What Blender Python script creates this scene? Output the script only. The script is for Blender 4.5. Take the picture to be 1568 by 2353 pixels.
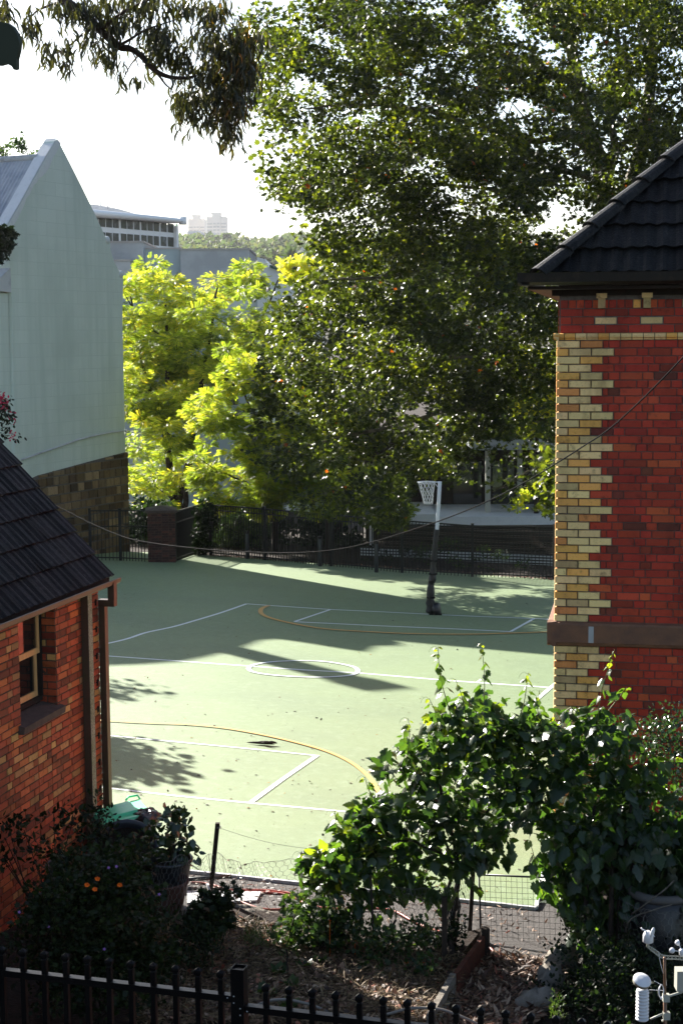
import bpy, math, random
import numpy as np
from mathutils import Vector, Matrix
rnd = random.Random(7)
rng = np.random.default_rng(11)
for o in list(bpy.data.objects): bpy.data.objects.remove(o)
scene = bpy.context.scene
COL = scene.collection
V = lambda *a: np.array(a, float)
def nrm(a):
    a = np.asarray(a, float); return a/np.linalg.norm(a)

# ------------------------------------------------------------------ camera
F = 3563.45; CX = 784.0; CY = 1176.0        # focal length in units where the picture is 1568 x 2352
M3 = np.array([[0.9999755, -0.0069998, 0.0], [-0.00079096, -0.11299394, 0.99359536], [-0.006955, -0.99357102, -0.1129967]])
cam = bpy.data.cameras.new('camera'); camo = bpy.data.objects.new('camera', cam); COL.objects.link(camo)
cam.sensor_fit = 'VERTICAL'; cam.sensor_height = 36.0; cam.lens = F/2352*36
cam.clip_start = 0.05; cam.clip_end = 12000
R = np.array([M3@V(1,0,0), M3@V(0,-1,0), M3@V(0,0,-1)]).T
camo.matrix_world = Matrix([list(R[0])+[0], list(R[1])+[0], list(R[2])+[0], [0,0,0,1]])
scene.camera = camo
# ------------------------------------------------------------------ light
SUN_EL = math.radians(26.8)
SUN_H = nrm(V(-0.575, 0.818, 0))
SUN = V(SUN_H[0]*math.cos(SUN_EL), SUN_H[1]*math.cos(SUN_EL), math.sin(SUN_EL))
w = bpy.data.worlds.new('World'); scene.world = w; w.use_nodes = True
nt = w.node_tree; nt.nodes.clear()
out = nt.nodes.new('ShaderNodeOutputWorld'); bg = nt.nodes.new('ShaderNodeBackground'); sky = nt.nodes.new('ShaderNodeTexSky')
sky.sky_type = 'NISHITA'; sky.sun_disc = False; sky.sun_elevation = SUN_EL
sky.sun_rotation = math.atan2(SUN[0], SUN[1])
sky.dust_density = 1.0; sky.ozone_density = 1.0; sky.air_density = 1.0; sky.altitude = 50
bg.inputs['Strength'].default_value = 0.05
nt.links.new(sky.outputs[0], bg.inputs[0]); nt.links.new(bg.outputs[0], out.inputs[0])
sl = bpy.data.lights.new('sun', 'SUN'); sl.energy = 5.0; sl.angle = math.radians(0.5); sl.color = (1.0, 0.945, 0.86)
so = bpy.data.objects.new('sun', sl); COL.objects.link(so)
so.rotation_euler = Vector(SUN).to_track_quat('Z', 'Y').to_euler(); so.location = (0, 0, 60)
scene.view_settings.view_transform = 'Standard'; scene.view_settings.look = 'None'
scene.view_settings.gamma = 1.0; scene.view_settings.exposure = 1.98
scene.render.engine = 'CYCLES'
scene.cycles.max_bounces = 6; scene.cycles.diffuse_bounces = 3; scene.cycles.glossy_bounces = 2
scene.cycles.transmission_bounces = 4; scene.cycles.volume_bounces = 0; scene.cycles.transparent_max_bounces = 6
scene.cycles.sample_clamp_indirect = 6

# ------------------------------------------------------------------ placing helpers
def ray(px, py): return M3@V((px-CX)/F, (py-CY)/F, 1.0)
def at(px, py, Y):
    d = ray(px, py); return d*(Y/d[1])
CN = V(0.03085682, 0.05921137, 0.99776845); CD = -4.394892
def gz(x, y): return (CD-CN[0]*x-CN[1]*y)/CN[2]
def gnd(px, py, dz=0.0):
    d = ray(px, py); k = (CD+dz*CN[2])/(CN@d); return d*k
def hit(px, py, P, N):
    d = ray(px, py); return d*((N@P)/(N@d))
def onroof(P): return P

# ------------------------------------------------------------------ materials
MATS = {}
def mat(name, col, rough=0.7, spec=0.4, noise=None, bump=None, attr=None, metal=0.0, ramp=None, coat=0.0, extra=None):
    """noise=(scale, colour2, contrast, detail) mixes a second colour; bump=(scale, strength); attr: multiply by face colour"""
    m = bpy.data.materials.new(name); m.use_nodes = True; t = m.node_tree; N = t.nodes; L = t.links
    b = N['Principled BSDF']; b.inputs['Roughness'].default_value = rough; b.inputs['Metallic'].default_value = metal
    b.inputs['Specular IOR Level'].default_value = spec
    b.inputs['Coat Weight'].default_value = coat
    tc = N.new('ShaderNodeTexCoord')
    cur = None
    if attr:
        a = N.new('ShaderNodeAttribute'); a.attribute_name = 'col'; cur = a.outputs['Color']
    else:
        r = N.new('ShaderNodeRGB'); r.outputs[0].default_value = (*col, 1); cur = r.outputs[0]
    layers = noise if isinstance(noise, list) else ([noise] if noise else [])
    for ns in layers:
        sc, c2, lo, hi = ns[:4]; stretch = ns[4] if len(ns) > 4 else None
        n = N.new('ShaderNodeTexNoise'); n.inputs['Scale'].default_value = sc; n.inputs['Detail'].default_value = 6
        n.inputs['Roughness'].default_value = 0.65
        if stretch:
            mp = N.new('ShaderNodeMapping'); mp.inputs['Scale'].default_value = stretch
            L.new(tc.outputs['Object'], mp.inputs[0]); L.new(mp.outputs[0], n.inputs['Vector'])
        else: L.new(tc.outputs['Object'], n.inputs['Vector'])
        mr = N.new('ShaderNodeMapRange'); mr.inputs['From Min'].default_value = lo; mr.inputs['From Max'].default_value = hi
        mr.clamp = True
        L.new(n.outputs['Fac'], mr.inputs['Value'])
        mx = N.new('ShaderNodeMix'); mx.data_type = 'RGBA'
        if attr and len(ns) > 5 and ns[5] == 'mul': mx.blend_type = 'MULTIPLY'
        L.new(mr.outputs[0], mx.inputs['Factor']); L.new(cur, mx.inputs[6]); mx.inputs[7].default_value = (*c2, 1)
        cur = mx.outputs[2]
    L.new(cur, b.inputs['Base Color'])
    if bump:
        n = N.new('ShaderNodeTexNoise'); n.inputs['Scale'].default_value = bump[0]; n.inputs['Detail'].default_value = 5
        L.new(tc.outputs['Object'], n.inputs['Vector'])
        bp = N.new('ShaderNodeBump'); bp.inputs['Strength'].default_value = bump[1]; bp.inputs['Distance'].default_value = bump[2] if len(bump) > 2 else 0.01
        L.new(n.outputs['Fac'], bp.inputs['Height']); L.new(bp.outputs[0], b.inputs['Normal'])
    MATS[name] = m
    return m
def leafmat(name, stops, trans, tcol, rough=0.45, spec=0.5, tmul=1.0):
    """stops: list of (pos, rgb) chosen by the per-leaf 'var' attribute; trans: share of light let through, tcol tints it"""
    m = bpy.data.materials.new(name); m.use_nodes = True; t = m.node_tree; N = t.nodes; L = t.links
    b = N['Principled BSDF']; b.inputs['Roughness'].default_value = rough; b.inputs['Specular IOR Level'].default_value = spec
    a = N.new('ShaderNodeAttribute'); a.attribute_name = 'var'
    r = N.new('ShaderNodeValToRGB'); e = r.color_ramp.elements
    while len(e) > 1: e.remove(e[-1])
    e[0].position = stops[0][0]; e[0].color = (*stops[0][1], 1)
    for p, c in stops[1:]:
        k = e.new(p); k.color = (*c, 1)
    L.new(a.outputs['Fac'], r.inputs[0]); L.new(r.outputs[0], b.inputs['Base Color'])
    tr = N.new('ShaderNodeBsdfTranslucent')
    mx = N.new('ShaderNodeMix'); mx.data_type = 'RGBA'; mx.blend_type = 'MULTIPLY'; mx.inputs['Factor'].default_value = 1
    L.new(r.outputs[0], mx.inputs[6]); mx.inputs[7].default_value = (*tcol, 1)
    L.new(mx.outputs[2], tr.inputs[0])
    ms = N.new('ShaderNodeMixShader'); ms.inputs[0].default_value = trans
    L.new(b.outputs[0], ms.inputs[1]); L.new(tr.outputs[0], ms.inputs[2])
    L.new(ms.outputs[0], N['Material Output'].inputs['Surface'])
    MATS[name] = m
    return m

# ------------------------------------------------------------------ mesh builder
class MB:
    def __init__(s): s.v = []; s.f = []; s.c = []; s.smooth = []; s.n = 0
    def add(s, vs, fs, c=None, sm=False):
        s.v.append(np.asarray(vs, float).reshape(-1, 3))
        for f in fs: s.f.append(tuple(i+s.n for i in f)); s.c.append(c or (1, 1, 1)); s.smooth.append(sm)
        s.n += len(s.v[-1]); return s
    def quad(s, a, b, c, d, col=None): return s.add([a, b, c, d], [(0, 1, 2, 3)], col)
    def poly(s, pts, col=None): return s.add(pts, [tuple(range(len(pts)))], col)
    def obox(s, o, X, Y, Z, col=None):
        """box from corner o with edge vectors X, Y, Z (right handed)"""
        o, X, Y, Z = map(lambda q: np.asarray(q, float), (o, X, Y, Z))
        if np.dot(np.cross(X, Y), Z) < 0: o = o+X; X = -X
        vs = [o, o+X, o+X+Y, o+Y, o+Z, o+X+Z, o+X+Y+Z, o+Y+Z]
        return s.add(vs, [(3, 2, 1, 0), (4, 5, 6, 7), (0, 1, 5, 4), (1, 2, 6, 5), (2, 3, 7, 6), (3, 0, 4, 7)], col)
    def box(s, c, size, rz=0.0, col=None):
        a, b, h = size; X = V(math.cos(rz), math.sin(rz), 0); Y = V(-X[1], X[0], 0); Z = V(0, 0, 1)
        return s.obox(np.asarray(c)-X*a/2-Y*b/2-Z*h/2, X*a, Y*b, Z*h, col)
    def prism(s, pts, d, col=None):
        """extrude planar polygon by vector d, both caps"""
        pts = [np.asarray(p, float) for p in pts]; n = len(pts); d = np.asarray(d, float)
        nn = sum(np.cross(pts[i]-pts[0], pts[(i+1) % n]-pts[0]) for i in range(n))
        if np.dot(nn, d) > 0: pts = pts[::-1]
        vs = pts+[p+d for p in pts]
        fs = [tuple(range(n)), tuple(range(2*n-1, n-1, -1))]+[((i+1) % n, i, i+n, (i+1) % n+n) for i in range(n)]
        return s.add(vs, fs, col)
    def tube(s, pts, r, sides=6, col=None, cap=True):
        pts = [np.asarray(p, float) for p in pts]; n = len(pts)
        rs = r if hasattr(r, '__len__') else [r]*n
        vs = []; up = None
        for i, p in enumerate(pts):
            t = pts[min(i+1, n-1)]-pts[max(i-1, 0)]; t = t/(np.linalg.norm(t)+1e-12)
            if up is None:
                up = np.cross(t, V(0, 0, 1));
                if np.linalg.norm(up) < 1e-3: up = V(1, 0, 0)
            up = up-t*(up@t); up = up/(np.linalg.norm(up)+1e-12); b = np.cross(t, up)
            for k in range(sides):
                a = 2*math.pi*k/sides; vs.append(p+rs[i]*(up*math.cos(a)+b*math.sin(a)))
        fs = [(i*sides+k, i*sides+(k+1) % sides, (i+1)*sides+(k+1) % sides, (i+1)*sides+k) for i in range(n-1) for k in range(sides)]
        if cap: fs += [tuple(range(sides-1, -1, -1)), tuple((n-1)*sides+k for k in range(sides))]
        return s.add(vs, fs, col, sides > 4)
    def lathe(s, c, prof, axis=(0, 0, 1), seg=20, col=None, cap=True):
        c = np.asarray(c, float); ax = nrm(axis); u = np.cross(ax, V(0, 1, 0.1)); u = nrm(u); v = np.cross(ax, u)
        vs = []; n = len(prof)
        for r_, h in prof:
            for k in range(seg):
                a = 2*math.pi*k/seg; vs.append(c+ax*h+(u*math.cos(a)+v*math.sin(a))*r_)
        fs = [(i*seg+k, i*seg+(k+1) % seg, (i+1)*seg+(k+1) % seg, (i+1)*seg+k) for i in range(n-1) for k in range(seg)]
        if cap: fs += [tuple(range(seg-1, -1, -1)), tuple((n-1)*seg+k for k in range(seg))]
        return s.add(vs, fs, col, True)
    def build(s, name, m, parent=None, flat=False):
        me = bpy.data.meshes.new(name)
        vs = np.concatenate(s.v) if s.v else np.zeros((0, 3))
        org = V(0, 0, 0)
        if parent is not None: org = ORG[parent.name]
        me.from_pydata((vs-org).tolist(), [], s.f)
        me.materials.append(MATS[m] if isinstance(m, str) else m)
        ca = me.attributes.new('col', 'FLOAT_COLOR', 'FACE')
        ca.data.foreach_set('color', np.array([(*c, 1.0) for c in s.c], dtype=np.float32).ravel())
        if not flat: me.polygons.foreach_set('use_smooth', s.smooth)
        me.update()
        o = bpy.data.objects.new(name, me); COL.objects.link(o)
        if parent is not None: o.parent = parent
        ORG[o.name] = org
        return o
ORG = {}
def thing(name, label, cat, loc=(0, 0, 0), group=None):
    o = bpy.data.objects.new(name, None); COL.objects.link(o); o.location = tuple(float(q) for q in loc)
    o.empty_display_size = 0.2
    ORG[o.name] = np.asarray(loc, float)
    return tag(o, label, cat, group)
def tag(o, label, cat, group=None, kind=None):
    o['label'] = label; o['category'] = cat
    if group: o['group'] = group
    if kind: o['kind'] = kind
    return o
def struct(o): o['kind'] = 'structure'; return o
def copy_thing(src, loc, label=None, rz=0.0):
    c = src.copy(); COL.objects.link(c); c.location = tuple(float(q) for q in loc); c.rotation_euler = (0, 0, rz)
    if label: c['label'] = label
    for ch in list(src.children):
        k = ch.copy(); COL.objects.link(k); k.parent = c
        for g in list(ch.children):
            j = g.copy(); COL.objects.link(j); j.parent = k
    return c

# ------------------------------------------------------------------ leaf templates and scattering
def T(verts, faces): return (np.array(verts, float), faces)
def lobed():      # five lobed flat leaf, stalk at origin, tip +y, unit long
    a = [(0, 0), (.28, -.08), (.22, .12), (.52, .22), (.33, .38), (.42, .66), (.16, .6), (0, 1), (-.16, .6), (-.42, .66), (-.33, .38), (-.52, .22), (-.22, .12), (-.28, -.08)]
    vs = [(x, y, -0.35*abs(x)**1.2+0.10*math.sin(y*3)) for x, y in a]+[(0, .35, .06)]
    n = len(a)
    return T(vs, [(i, (i+1) % n, n) for i in range(n)])
def lobed2():     # cheaper version
    a = [(0, 0), (.50, .04), (.30, .30), (.52, .62), (.18, .60), (0, 1), (-.18, .60), (-.52, .62), (-.30, .30), (-.50, .04)]
    vs = [(x, y, -0.3*abs(x)) for x, y in a]
    return T(vs, [(0, 1, 2, 3, 4, 5), (0, 5, 6, 7, 8, 9)])
def grapeleaf():
    pts = []
    lob = [(-72, .62), (-30, .80), (18, .86), (90, 1.0)]
    angs = np.radians([-78, -66, -54, -42, -33, -25, -12, -4, 6, 16, 24, 32, 42, 52, 58, 66, 76, 84, 90])
    rad = [.50, .58, .52, .62, .58, .50, .66, .60, .70, .66, .60, .54, .62, .68, .64, .76, .80, .92, 1.0]
    R_ = [(math.cos(a)*r*.62, math.sin(a)*r*.72+.30) for a, r in zip(angs, rad)]
    Lf = [(-x, y) for x, y in R_[::-1][1:]]
    a = [(0, .0+.18)]+R_+Lf
    vs = [(x, y, -.22*abs(x)-.10*(y-.3)**2+.03*math.sin(9*x+5*y)) for x, y in a]+[(0, .36, .03)]
    n = len(a)
    return T(vs, [(i, (i+1) % n, n) for i in range(n)])
def oval(wd=.25, fold=.3):
    vs = [(0, 0, 0), (wd, .3, -fold*wd), (wd*.85, .65, -fold*wd), (0, 1, -.06), (-wd*.85, .65, -fold*wd), (-wd, .3, -fold*wd), (0, .45, .05)]
    return T(vs, [(0, 1, 6), (1, 2, 6), (2, 3, 6), (3, 4, 6), (4, 5, 6), (5, 0, 6)])
def euc():
    vs = []
    for i, y in enumerate([0, .25, .5, .75, 1]):
        wd = [.01, .075, .08, .05, .0][i]; c = .18*math.sin(y*math.pi)*1.0
        vs += [(c-wd, y, 0), (c+wd, y, .015)]
    return T(vs, [(0, 1, 3, 2), (2, 3, 5, 4), (4, 5, 7, 6), (6, 7, 9, 8)])
def frond(n=5, wd=.15):     # pinnate spray of small oval leaflets
    vs = []; fs = []
    for i in range(n):
        y = .12+.8*i/n
        for sd in (-1, 1):
            L_ = .34*(1-.3*abs(i/n-.4)); k = len(vs)
            dx, dy = sd*math.cos(.5), math.sin(.5)
            vs += [(0, y, 0), (dx*L_*.5+wd*.4*dy*sd*0, y+dy*L_*.5-wd*.5, -.03), (dx*L_, y+dy*L_, -.09), (dx*L_*.45, y+dy*L_*.5+wd*.5, -.03)]
            fs.append((k, k+1, k+2, k+3) if sd > 0 else (k+3, k+2, k+1, k))
    return T(vs, fs)
LEAF = dict(lobed=lobed(), lobed2=lobed2(), grape=grapeleaf(), oval=oval(), euc=euc(), frond=frond(), wide=oval(.36, .2), thin=oval(.12, .2), blade=oval(.05, .2))
def basis(d, roll):
    """rows of frames whose y axis is d (N,3) and roll about it (N,)"""
    d = d/np.linalg.norm(d, axis=1)[:, None]
    up = np.tile(V(0, 0, 1), (len(d), 1)); x = np.cross(d, up); ln = np.linalg.norm(x, axis=1); x[ln < 1e-4] = V(1, 0, 0)
    x /= np.linalg.norm(x, axis=1)[:, None]; z = np.cross(x, d)
    c, s = np.cos(roll)[:, None], np.sin(roll)[:, None]
    x2 = x*c+z*s; z2 = np.cross(x2, d)
    return x2, d, z2
def scatter(name, tmpl, pos, d, roll, size, var, m, parent=None):
    tv, tf = LEAF[tmpl]; N_ = len(pos); k = len(tv)
    x, y, z = basis(d, roll); size = np.broadcast_to(size, (N_,))
    P = pos[:, None, :]+size[:, None, None]*(tv[None, :, 0:1]*x[:, None]+tv[None, :, 1:2]*y[:, None]+tv[None, :, 2:3]*z[:, None])
    org = ORG[parent.name] if parent is not None else V(0, 0, 0)
    P = (P-org).reshape(-1, 3)
    me = bpy.data.meshes.new(name)
    ls = [len(f) for f in tf]; flat = np.concatenate([np.array(f) for f in tf]); nl = len(flat)
    me.vertices.add(N_*k); me.vertices.foreach_set('co', P.astype(np.float32).ravel())
    me.loops.add(N_*nl); me.loops.foreach_set('vertex_index', (flat[None]+np.arange(N_)[:, None]*k).astype(np.int32).ravel())
    me.polygons.add(N_*len(tf))
    st = np.concatenate([[0], np.cumsum(ls)[:-1]])
    me.polygons.foreach_set('loop_start', (st[None]+np.arange(N_)[:, None]*nl).astype(np.int32).ravel())
    me.update(calc_edges=True)
    a = me.attributes.new('var', 'FLOAT', 'POINT'); a.data.foreach_set('value', np.repeat(var, k).astype(np.float32))
    me.materials.append(MATS[m] if isinstance(m, str) else m)
    me.polygons.foreach_set('use_smooth', np.ones(len(me.polygons), dtype=bool))
    o = bpy.data.objects.new(name, me); COL.objects.link(o)
    if parent is not None: o.parent = parent
    ORG[o.name] = org
    return o
def rdir(n, bias=(0, 0, 0), k=1.0):
    d = rng.normal(size=(n, 3)); d /= np.linalg.norm(d, axis=1)[:, None]
    return d*k+np.asarray(bias, float)
def inpoly(px, py, poly):
    c = np.zeros(len(px), bool); n = len(poly)
    for i in range(n):
        x1, y1 = poly[i]; x2, y2 = poly[(i+1) % n]
        cnd = ((y1 > py) != (y2 > py))
        with np.errstate(divide='ignore', invalid='ignore'):
            c ^= cnd & (px < (x2-x1)*(py-y1)/(y2-y1+1e-12)+x1)
    return c
def sample_poly(poly, n):
    a = np.array(poly, float); lo, hi = a.min(0), a.max(0); out_ = []
    while len(out_) < n:
        q = rng.uniform(lo, hi, (n*3, 2)); q = q[inpoly(q[:, 0], q[:, 1], poly)]; out_ += q.tolist()
    return np.array(out_[:n])
def pt_arr(px, py, Y):
    d = (M3@np.stack([(px-CX)/F, (py-CY)/F, np.ones_like(px)])).T
    return d*(Y/d[:, 1])[:, None]
def crown(poly, Y0, thick, nclump, rclump, nleaf, holes=None):
    """leaf positions: clumps inside a crown whose outline at distance Y0 is poly, thick metres deep; returns (pos, clump index, outward dir)"""
    c2 = sample_poly(poly, nclump)
    Yc = Y0+thick*np.clip(rng.normal(size=nclump)*.45, -1, 1)
    # keep real size: position on the Y0 slice, then moved in depth only
    C = pt_arr(c2[:, 0], c2[:, 1], np.full(nclump, float(Y0))); C[:, 1] = Yc
    rs = rclump*rng.uniform(.55, 1.35, nclump)
    wts = rs**2; idx = rng.choice(nclump, nleaf, p=wts/wts.sum())
    d = rng.normal(size=(nleaf, 3)); d /= np.linalg.norm(d, axis=1)[:, None]
    rr = rng.uniform(.25, 1, nleaf)**.5
    P = C[idx]+d*V(1, 1, .62)*(rs[idx]*rr)[:, None]
    return P, idx, d, C
def limb(mb, pts, r0, r1, sides=7, wob=0.0):
    P = [np.asarray(p, float) for p in pts]; out_ = []; n = 5
    for i in range(len(P)-1):
        p0 = P[max(i-1, 0)]; p1 = P[i]; p2 = P[i+1]; p3 = P[min(i+2, len(P)-1)]
        for k in range(n):
            t = k/n
            out_.append(.5*((2*p1)+(-p0+p2)*t+(2*p0-5*p1+4*p2-p3)*t*t+(-p0+3*p1-3*p2+p3)*t**3)+rng.normal(size=3)*wob)
    out_.append(P[-1]); m = len(out_)
    mb.tube(out_, [r0+(r1-r0)*i/(m-1) for i in range(m)], sides)
    return out_
def spline(P, n=8):
    P = [np.asarray(p, float) for p in P]; out_ = []
    for i in range(len(P)-1):
        p0 = P[max(i-1, 0)]; p1 = P[i]; p2 = P[i+1]; p3 = P[min(i+2, len(P)-1)]
        for k in range(n):
            t = k/n; out_.append(.5*((2*p1)+(-p0+p2)*t+(2*p0-5*p1+4*p2-p3)*t*t+(-p0+3*p1-3*p2+p3)*t**3))
    out_.append(P[-1]); return out_
# ================================================================== materials used by the setting
tm_ = mat('turf', (.130, .192, .070), .62, .5, noise=[(.35, (.102, .156, .060), .42, .64), (2.5, (.120, .174, .066), .45, .75, (1, 3, 1)), (90, (.085, .14, .055), .52, .75), (7, (.17, .24, .125), .5, .8)], bump=(160, .5, .012))
tb_ = tm_.node_tree.nodes['Principled BSDF']; tb_.inputs['Sheen Weight'].default_value = .15; tb_.inputs['Sheen Roughness'].default_value = .35; tb_.inputs['Sheen Tint'].default_value = (.9, 1.0, .8, 1)
mat('soil', (.028, .018, .013), .95, .2, noise=[(9, (.012, .008, .006), .4, .65), (60, (.05, .032, .022), .55, .75)], bump=(40, .8, .03))
mat('ground_far', (.05, .06, .035), .95, .2, noise=[(.05, (.07, .06, .04), .4, .6)])
mat('asphalt', (.055, .048, .045), .85, .4, noise=[(3, (.05, .044, .041), .4, .6), (75, (.20, .175, .16), .58, .68), (60, (.02, .018, .017), .6, .7)], bump=(90, .8, .012))
mat('line_white', (.72, .76, .76), .6, .4, noise=[(40, (.5, .56, .52), .5, .8)])
mat('line_orange', (.66, .36, .10), .6, .4, noise=[(40, (.55, .32, .1), .5, .8)])
mat('kerb', (.52, .54, .55), .7, .4, noise=[(14, (.3, .31, .31), .55, .75)], bump=(30, .3))
mat('brick', (1, 1, 1), .6, .3, attr=True, noise=[(3.2, (.55, .5, .48), .5, .72, (1, 1, .35), 'mul'), (11, (.42, .38, .38), .57, .72, None, 'mul'), (48, (.55, .5, .5), .56, .75, None, 'mul')], bump=(60, .35, .006))
mat('mortar', (.17, .15, .135), .95, .2, noise=[(20, (.09, .08, .075), .4, .7)], bump=(90, .4))
mat('mortar_dark', (.11, .065, .045), .95, .2, noise=[(20, (.04, .03, .025), .4, .7)], bump=(90, .4))
mat('sandstone', (.20, .098, .056), .8, .3, noise=[(5, (.11, .06, .045), .4, .7), (50, (.2, .12, .09), .6, .8)], bump=(50, .3))
mat('tile', (1, 1, 1), .5, .12, attr=True, noise=[(5, (.3, .3, .3), .45, .7, None, 'mul'), (30, (3.2, 3.0, 3.1), .52, .72, (1, 1, .25), 'mul')], bump=(55, .6, .012))
mat('gutter', (.006, .005, .005), .35, .3, noise=[(12, (.03, .022, .014), .5, .8)])
mat('gutter_brown', (.075, .045, .03), .4, .5, noise=[(9, (.05, .045, .02), .45, .7)])
mat('dark_wood', (.022, .015, .012), .8, .3, noise=[(12, (.01, .008, .007), .4, .7)])
mat('frame_wood', (.72, .38, .15), .55, .4, noise=[(25, (.5, .25, .09), .5, .8, (1, 1, .1))])
mat('stone_trim', (.10, .072, .06), .85, .3, noise=[(10, (.06, .045, .04), .4, .7)], bump=(40, .4))
mat('glass', (.012, .012, .012), .06, .9)
mat('glass_far', (.035, .04, .035), .4, .25, noise=[(.7, (.16, .17, .18), .56, .62), (1.3, (.02, .035, .012), .5, .6)])  # grey and green patches stand in for reflections in the panes
mat('steel_black', (.0025, .0025, .003), .3, .14)
mat('fence_black', (.006, .006, .006), .5, .4)
mat('zinc', (.52, .53, .56), .38, .5, metal=.0, noise=[(2, (.36, .38, .44), .4, .65)])
mat('zinc_edge', (.6, .6, .62), .6, .4, noise=[(3, (.4, .4, .42), .5, .7)])
mat('white_paint', (.72, .73, .74), .5, .4, noise=[(6, (.6, .61, .62), .5, .8)])
mat('hall_white', (.86, .87, .88), .5, .3, noise=[(3, (.8, .81, .83), .5, .8)])
mat('grey_wall', (.40, .41, .42), .8, .3, noise=[(.6, (.33, .34, .35), .4, .6)])
mat('pale_wall', (.36, .43, .45), .8, .3, noise=[(.5, (.31, .37, .39), .4, .6)])
mat('tower', (.62, .56, .50), .8, .3)
mat('tower_band', (.36, .33, .31), .8, .3)
mat('tower_blue', (.30, .36, .44), .6, .3)
mat('green_trim', (.06, .12, .09), .6, .3)
mat('bark_dark', (.035, .024, .018), .9, .2, noise=[(14, (.015, .011, .009), .4, .65, (1, 1, .2))], bump=(30, .7, .02))
mat('bark_plane', (.15, .125, .085), .85, .2, noise=[(4, (.065, .055, .035), .45, .55), (9, (.22, .19, .13), .6, .66)], bump=(12, .4, .02))
mat('bark_red', (.05, .028, .018), .8, .3, noise=[(10, (.022, .014, .010), .4, .65)])
mat('stake_wood', (.040, .028, .02), .85, .2, noise=[(14, (.02, .014, .01), .4, .6, (1, 1, .15))], bump=(50, .4))
mat('grey_timber', (.19, .165, .135), .85, .2, noise=[(18, (.06, .05, .04), .45, .65, (.15, 1, 1))], bump=(60, .6, .01))
mat('red_timber', (.10, .028, .018), .8, .2, noise=[(14, (.045, .015, .01), .4, .65)], bump=(50, .4))
mat('rubber_red', (.42, .10, .07), .42, .5, noise=[(14, (.5, .20, .15), .55, .8)])
mat('pipe_grey', (.17, .15, .13), .5, .4)
mat('black_plastic', (.010, .010, .011), .4, .5)
mat('wire_galv', (.17, .165, .155), .45, .5, metal=.6)
mat('cable_black', (.012, .012, .012), .9, .1)
mat('tub_grey', (.035, .037, .045), .45, .5)
mat('tub_black', (.008, .008, .010), .35, .5)
mat('terracotta', (.055, .019, .013), .8, .3, noise=[(9, (.05, .02, .013), .45, .7)])
mat('bin_green', (.12, .70, .34), .4, .5, noise=[(12, (.08, .55, .34), .5, .8)])
mat('bin_dark', (.012, .05, .03), .5, .4)
mat('bag', (.008, .007, .008), .22, .6, bump=(22, 1.0, .03))
mat('rock', (.22, .195, .165), .9, .2, noise=[(5, (.12, .105, .085), .42, .65), (30, (.3, .28, .25), .6, .75)], bump=(18, .7, .03))
mat('instrument_white', (.62, .63, .66), .45, .5)
mat('instrument_beige', (.36, .36, .31), .5, .4)
mat('pole_copper', (.17, .095, .06), .35, .5, metal=.5)
mat('paver', (.30, .075, .04), .85, .2, noise=[(12, (.18, .045, .03), .4, .7)], bump=(60, .3))
mat('orange_petal', (.85, .16, .01), .6, .3); mat('yellow_petal', (.75, .45, .02), .6, .3); mat('pink_petal', (.6, .03, .09), .6, .3)
mat('purple_petal', (.30, .14, .45), .6, .3)
mat('bench_blue', (.03, .16, .42), .5, .4); mat('bench_green', (.14, .26, .05), .5, .4); mat('bench_grey', (.10, .10, .12), .6, .4)
mat('fence_pad', (.010, .010, .011), .38, .5, bump=(14, .8, .03))
mat('net_white', (.78, .78, .76), .6, .3)
mat('sign_green', (.0, .25, .09), .5, .4)

# ================================================================== ground
def ground_h(x, y):
    z = gz(min(max(x, -14), 14), min(max(y, 0), 54))
    return z if y < 56 else z+(-9.0-z)*min(1, (y-56)/20)
def make_ground():
    xs = sorted(set([-3000, -1500, -700, -300, -120, -60, -30]+list(range(-14, 15, 2))+[30, 60, 120, 300, 700, 1500, 3000]))
    ys = sorted(set([-400, -100, -30]+list(range(0, 57, 3))+[56, 60, 66, 72, 78, 100, 160, 300, 600, 1000, 1600, 2600, 4000]))
    mb = MB(); vs = [(x, y, ground_h(x, y)-.02) for y in ys for x in xs]; nx = len(xs)
    mb.add(vs, [(j*nx+i, j*nx+i+1, (j+1)*nx+i+1, (j+1)*nx+i) for j in range(len(ys)-1) for i in range(nx-1)])
    o = mb.build('ground', 'soil'); struct(o)
make_ground()
def sheet(name, pts, dz, m):
    mb = MB(); mb.poly([V(p[0], p[1], gz(p[0], p[1])+dz) for p in pts]); return struct(mb.build(name, m))
K1 = gnd(435, 2005); K2 = gnd(1230, 2090); kd = nrm(K1-K2); SIDE = nrm(V(.191, .982, 0)); K3 = K2+SIDE*1.05
FL = gnd(430, 1272); FR = gnd(1275, 1331); fdir = nrm(FR-FL); FR2 = FR+fdir*8
court_pts = [K2, K1, K1+kd*8, V(-14, 26, 0), V(-13.5, 51, 0), FL+V(-2.2, .2, 0), FL, FR, FR2, V(13, 23.6, 0), V(4.05, 23.6, 0), K2+SIDE*9.6]
sheet('court', court_pts, .006, 'turf')
# path between the kerb and the garden
path_px = [(531, 2097), (646, 2121), (760, 2150), (900, 2172), (1000, 2186), (1100, 2203), (1213, 2222), (1400, 2262), (1700, 2330)]
near_edge = [gnd(*p) for p in path_px]
path_pts = [K1+kd*7, K2, K2+SIDE*11, K2+SIDE*11+V(.3, 0, 0), K2+V(.3, .1, 0), K2-kd*5]+near_edge[::-1]+[gnd(430, 2112), gnd(200, 2095), gnd(-200, 2050)]
sheet('path', path_pts, .0, 'asphalt')
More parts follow.
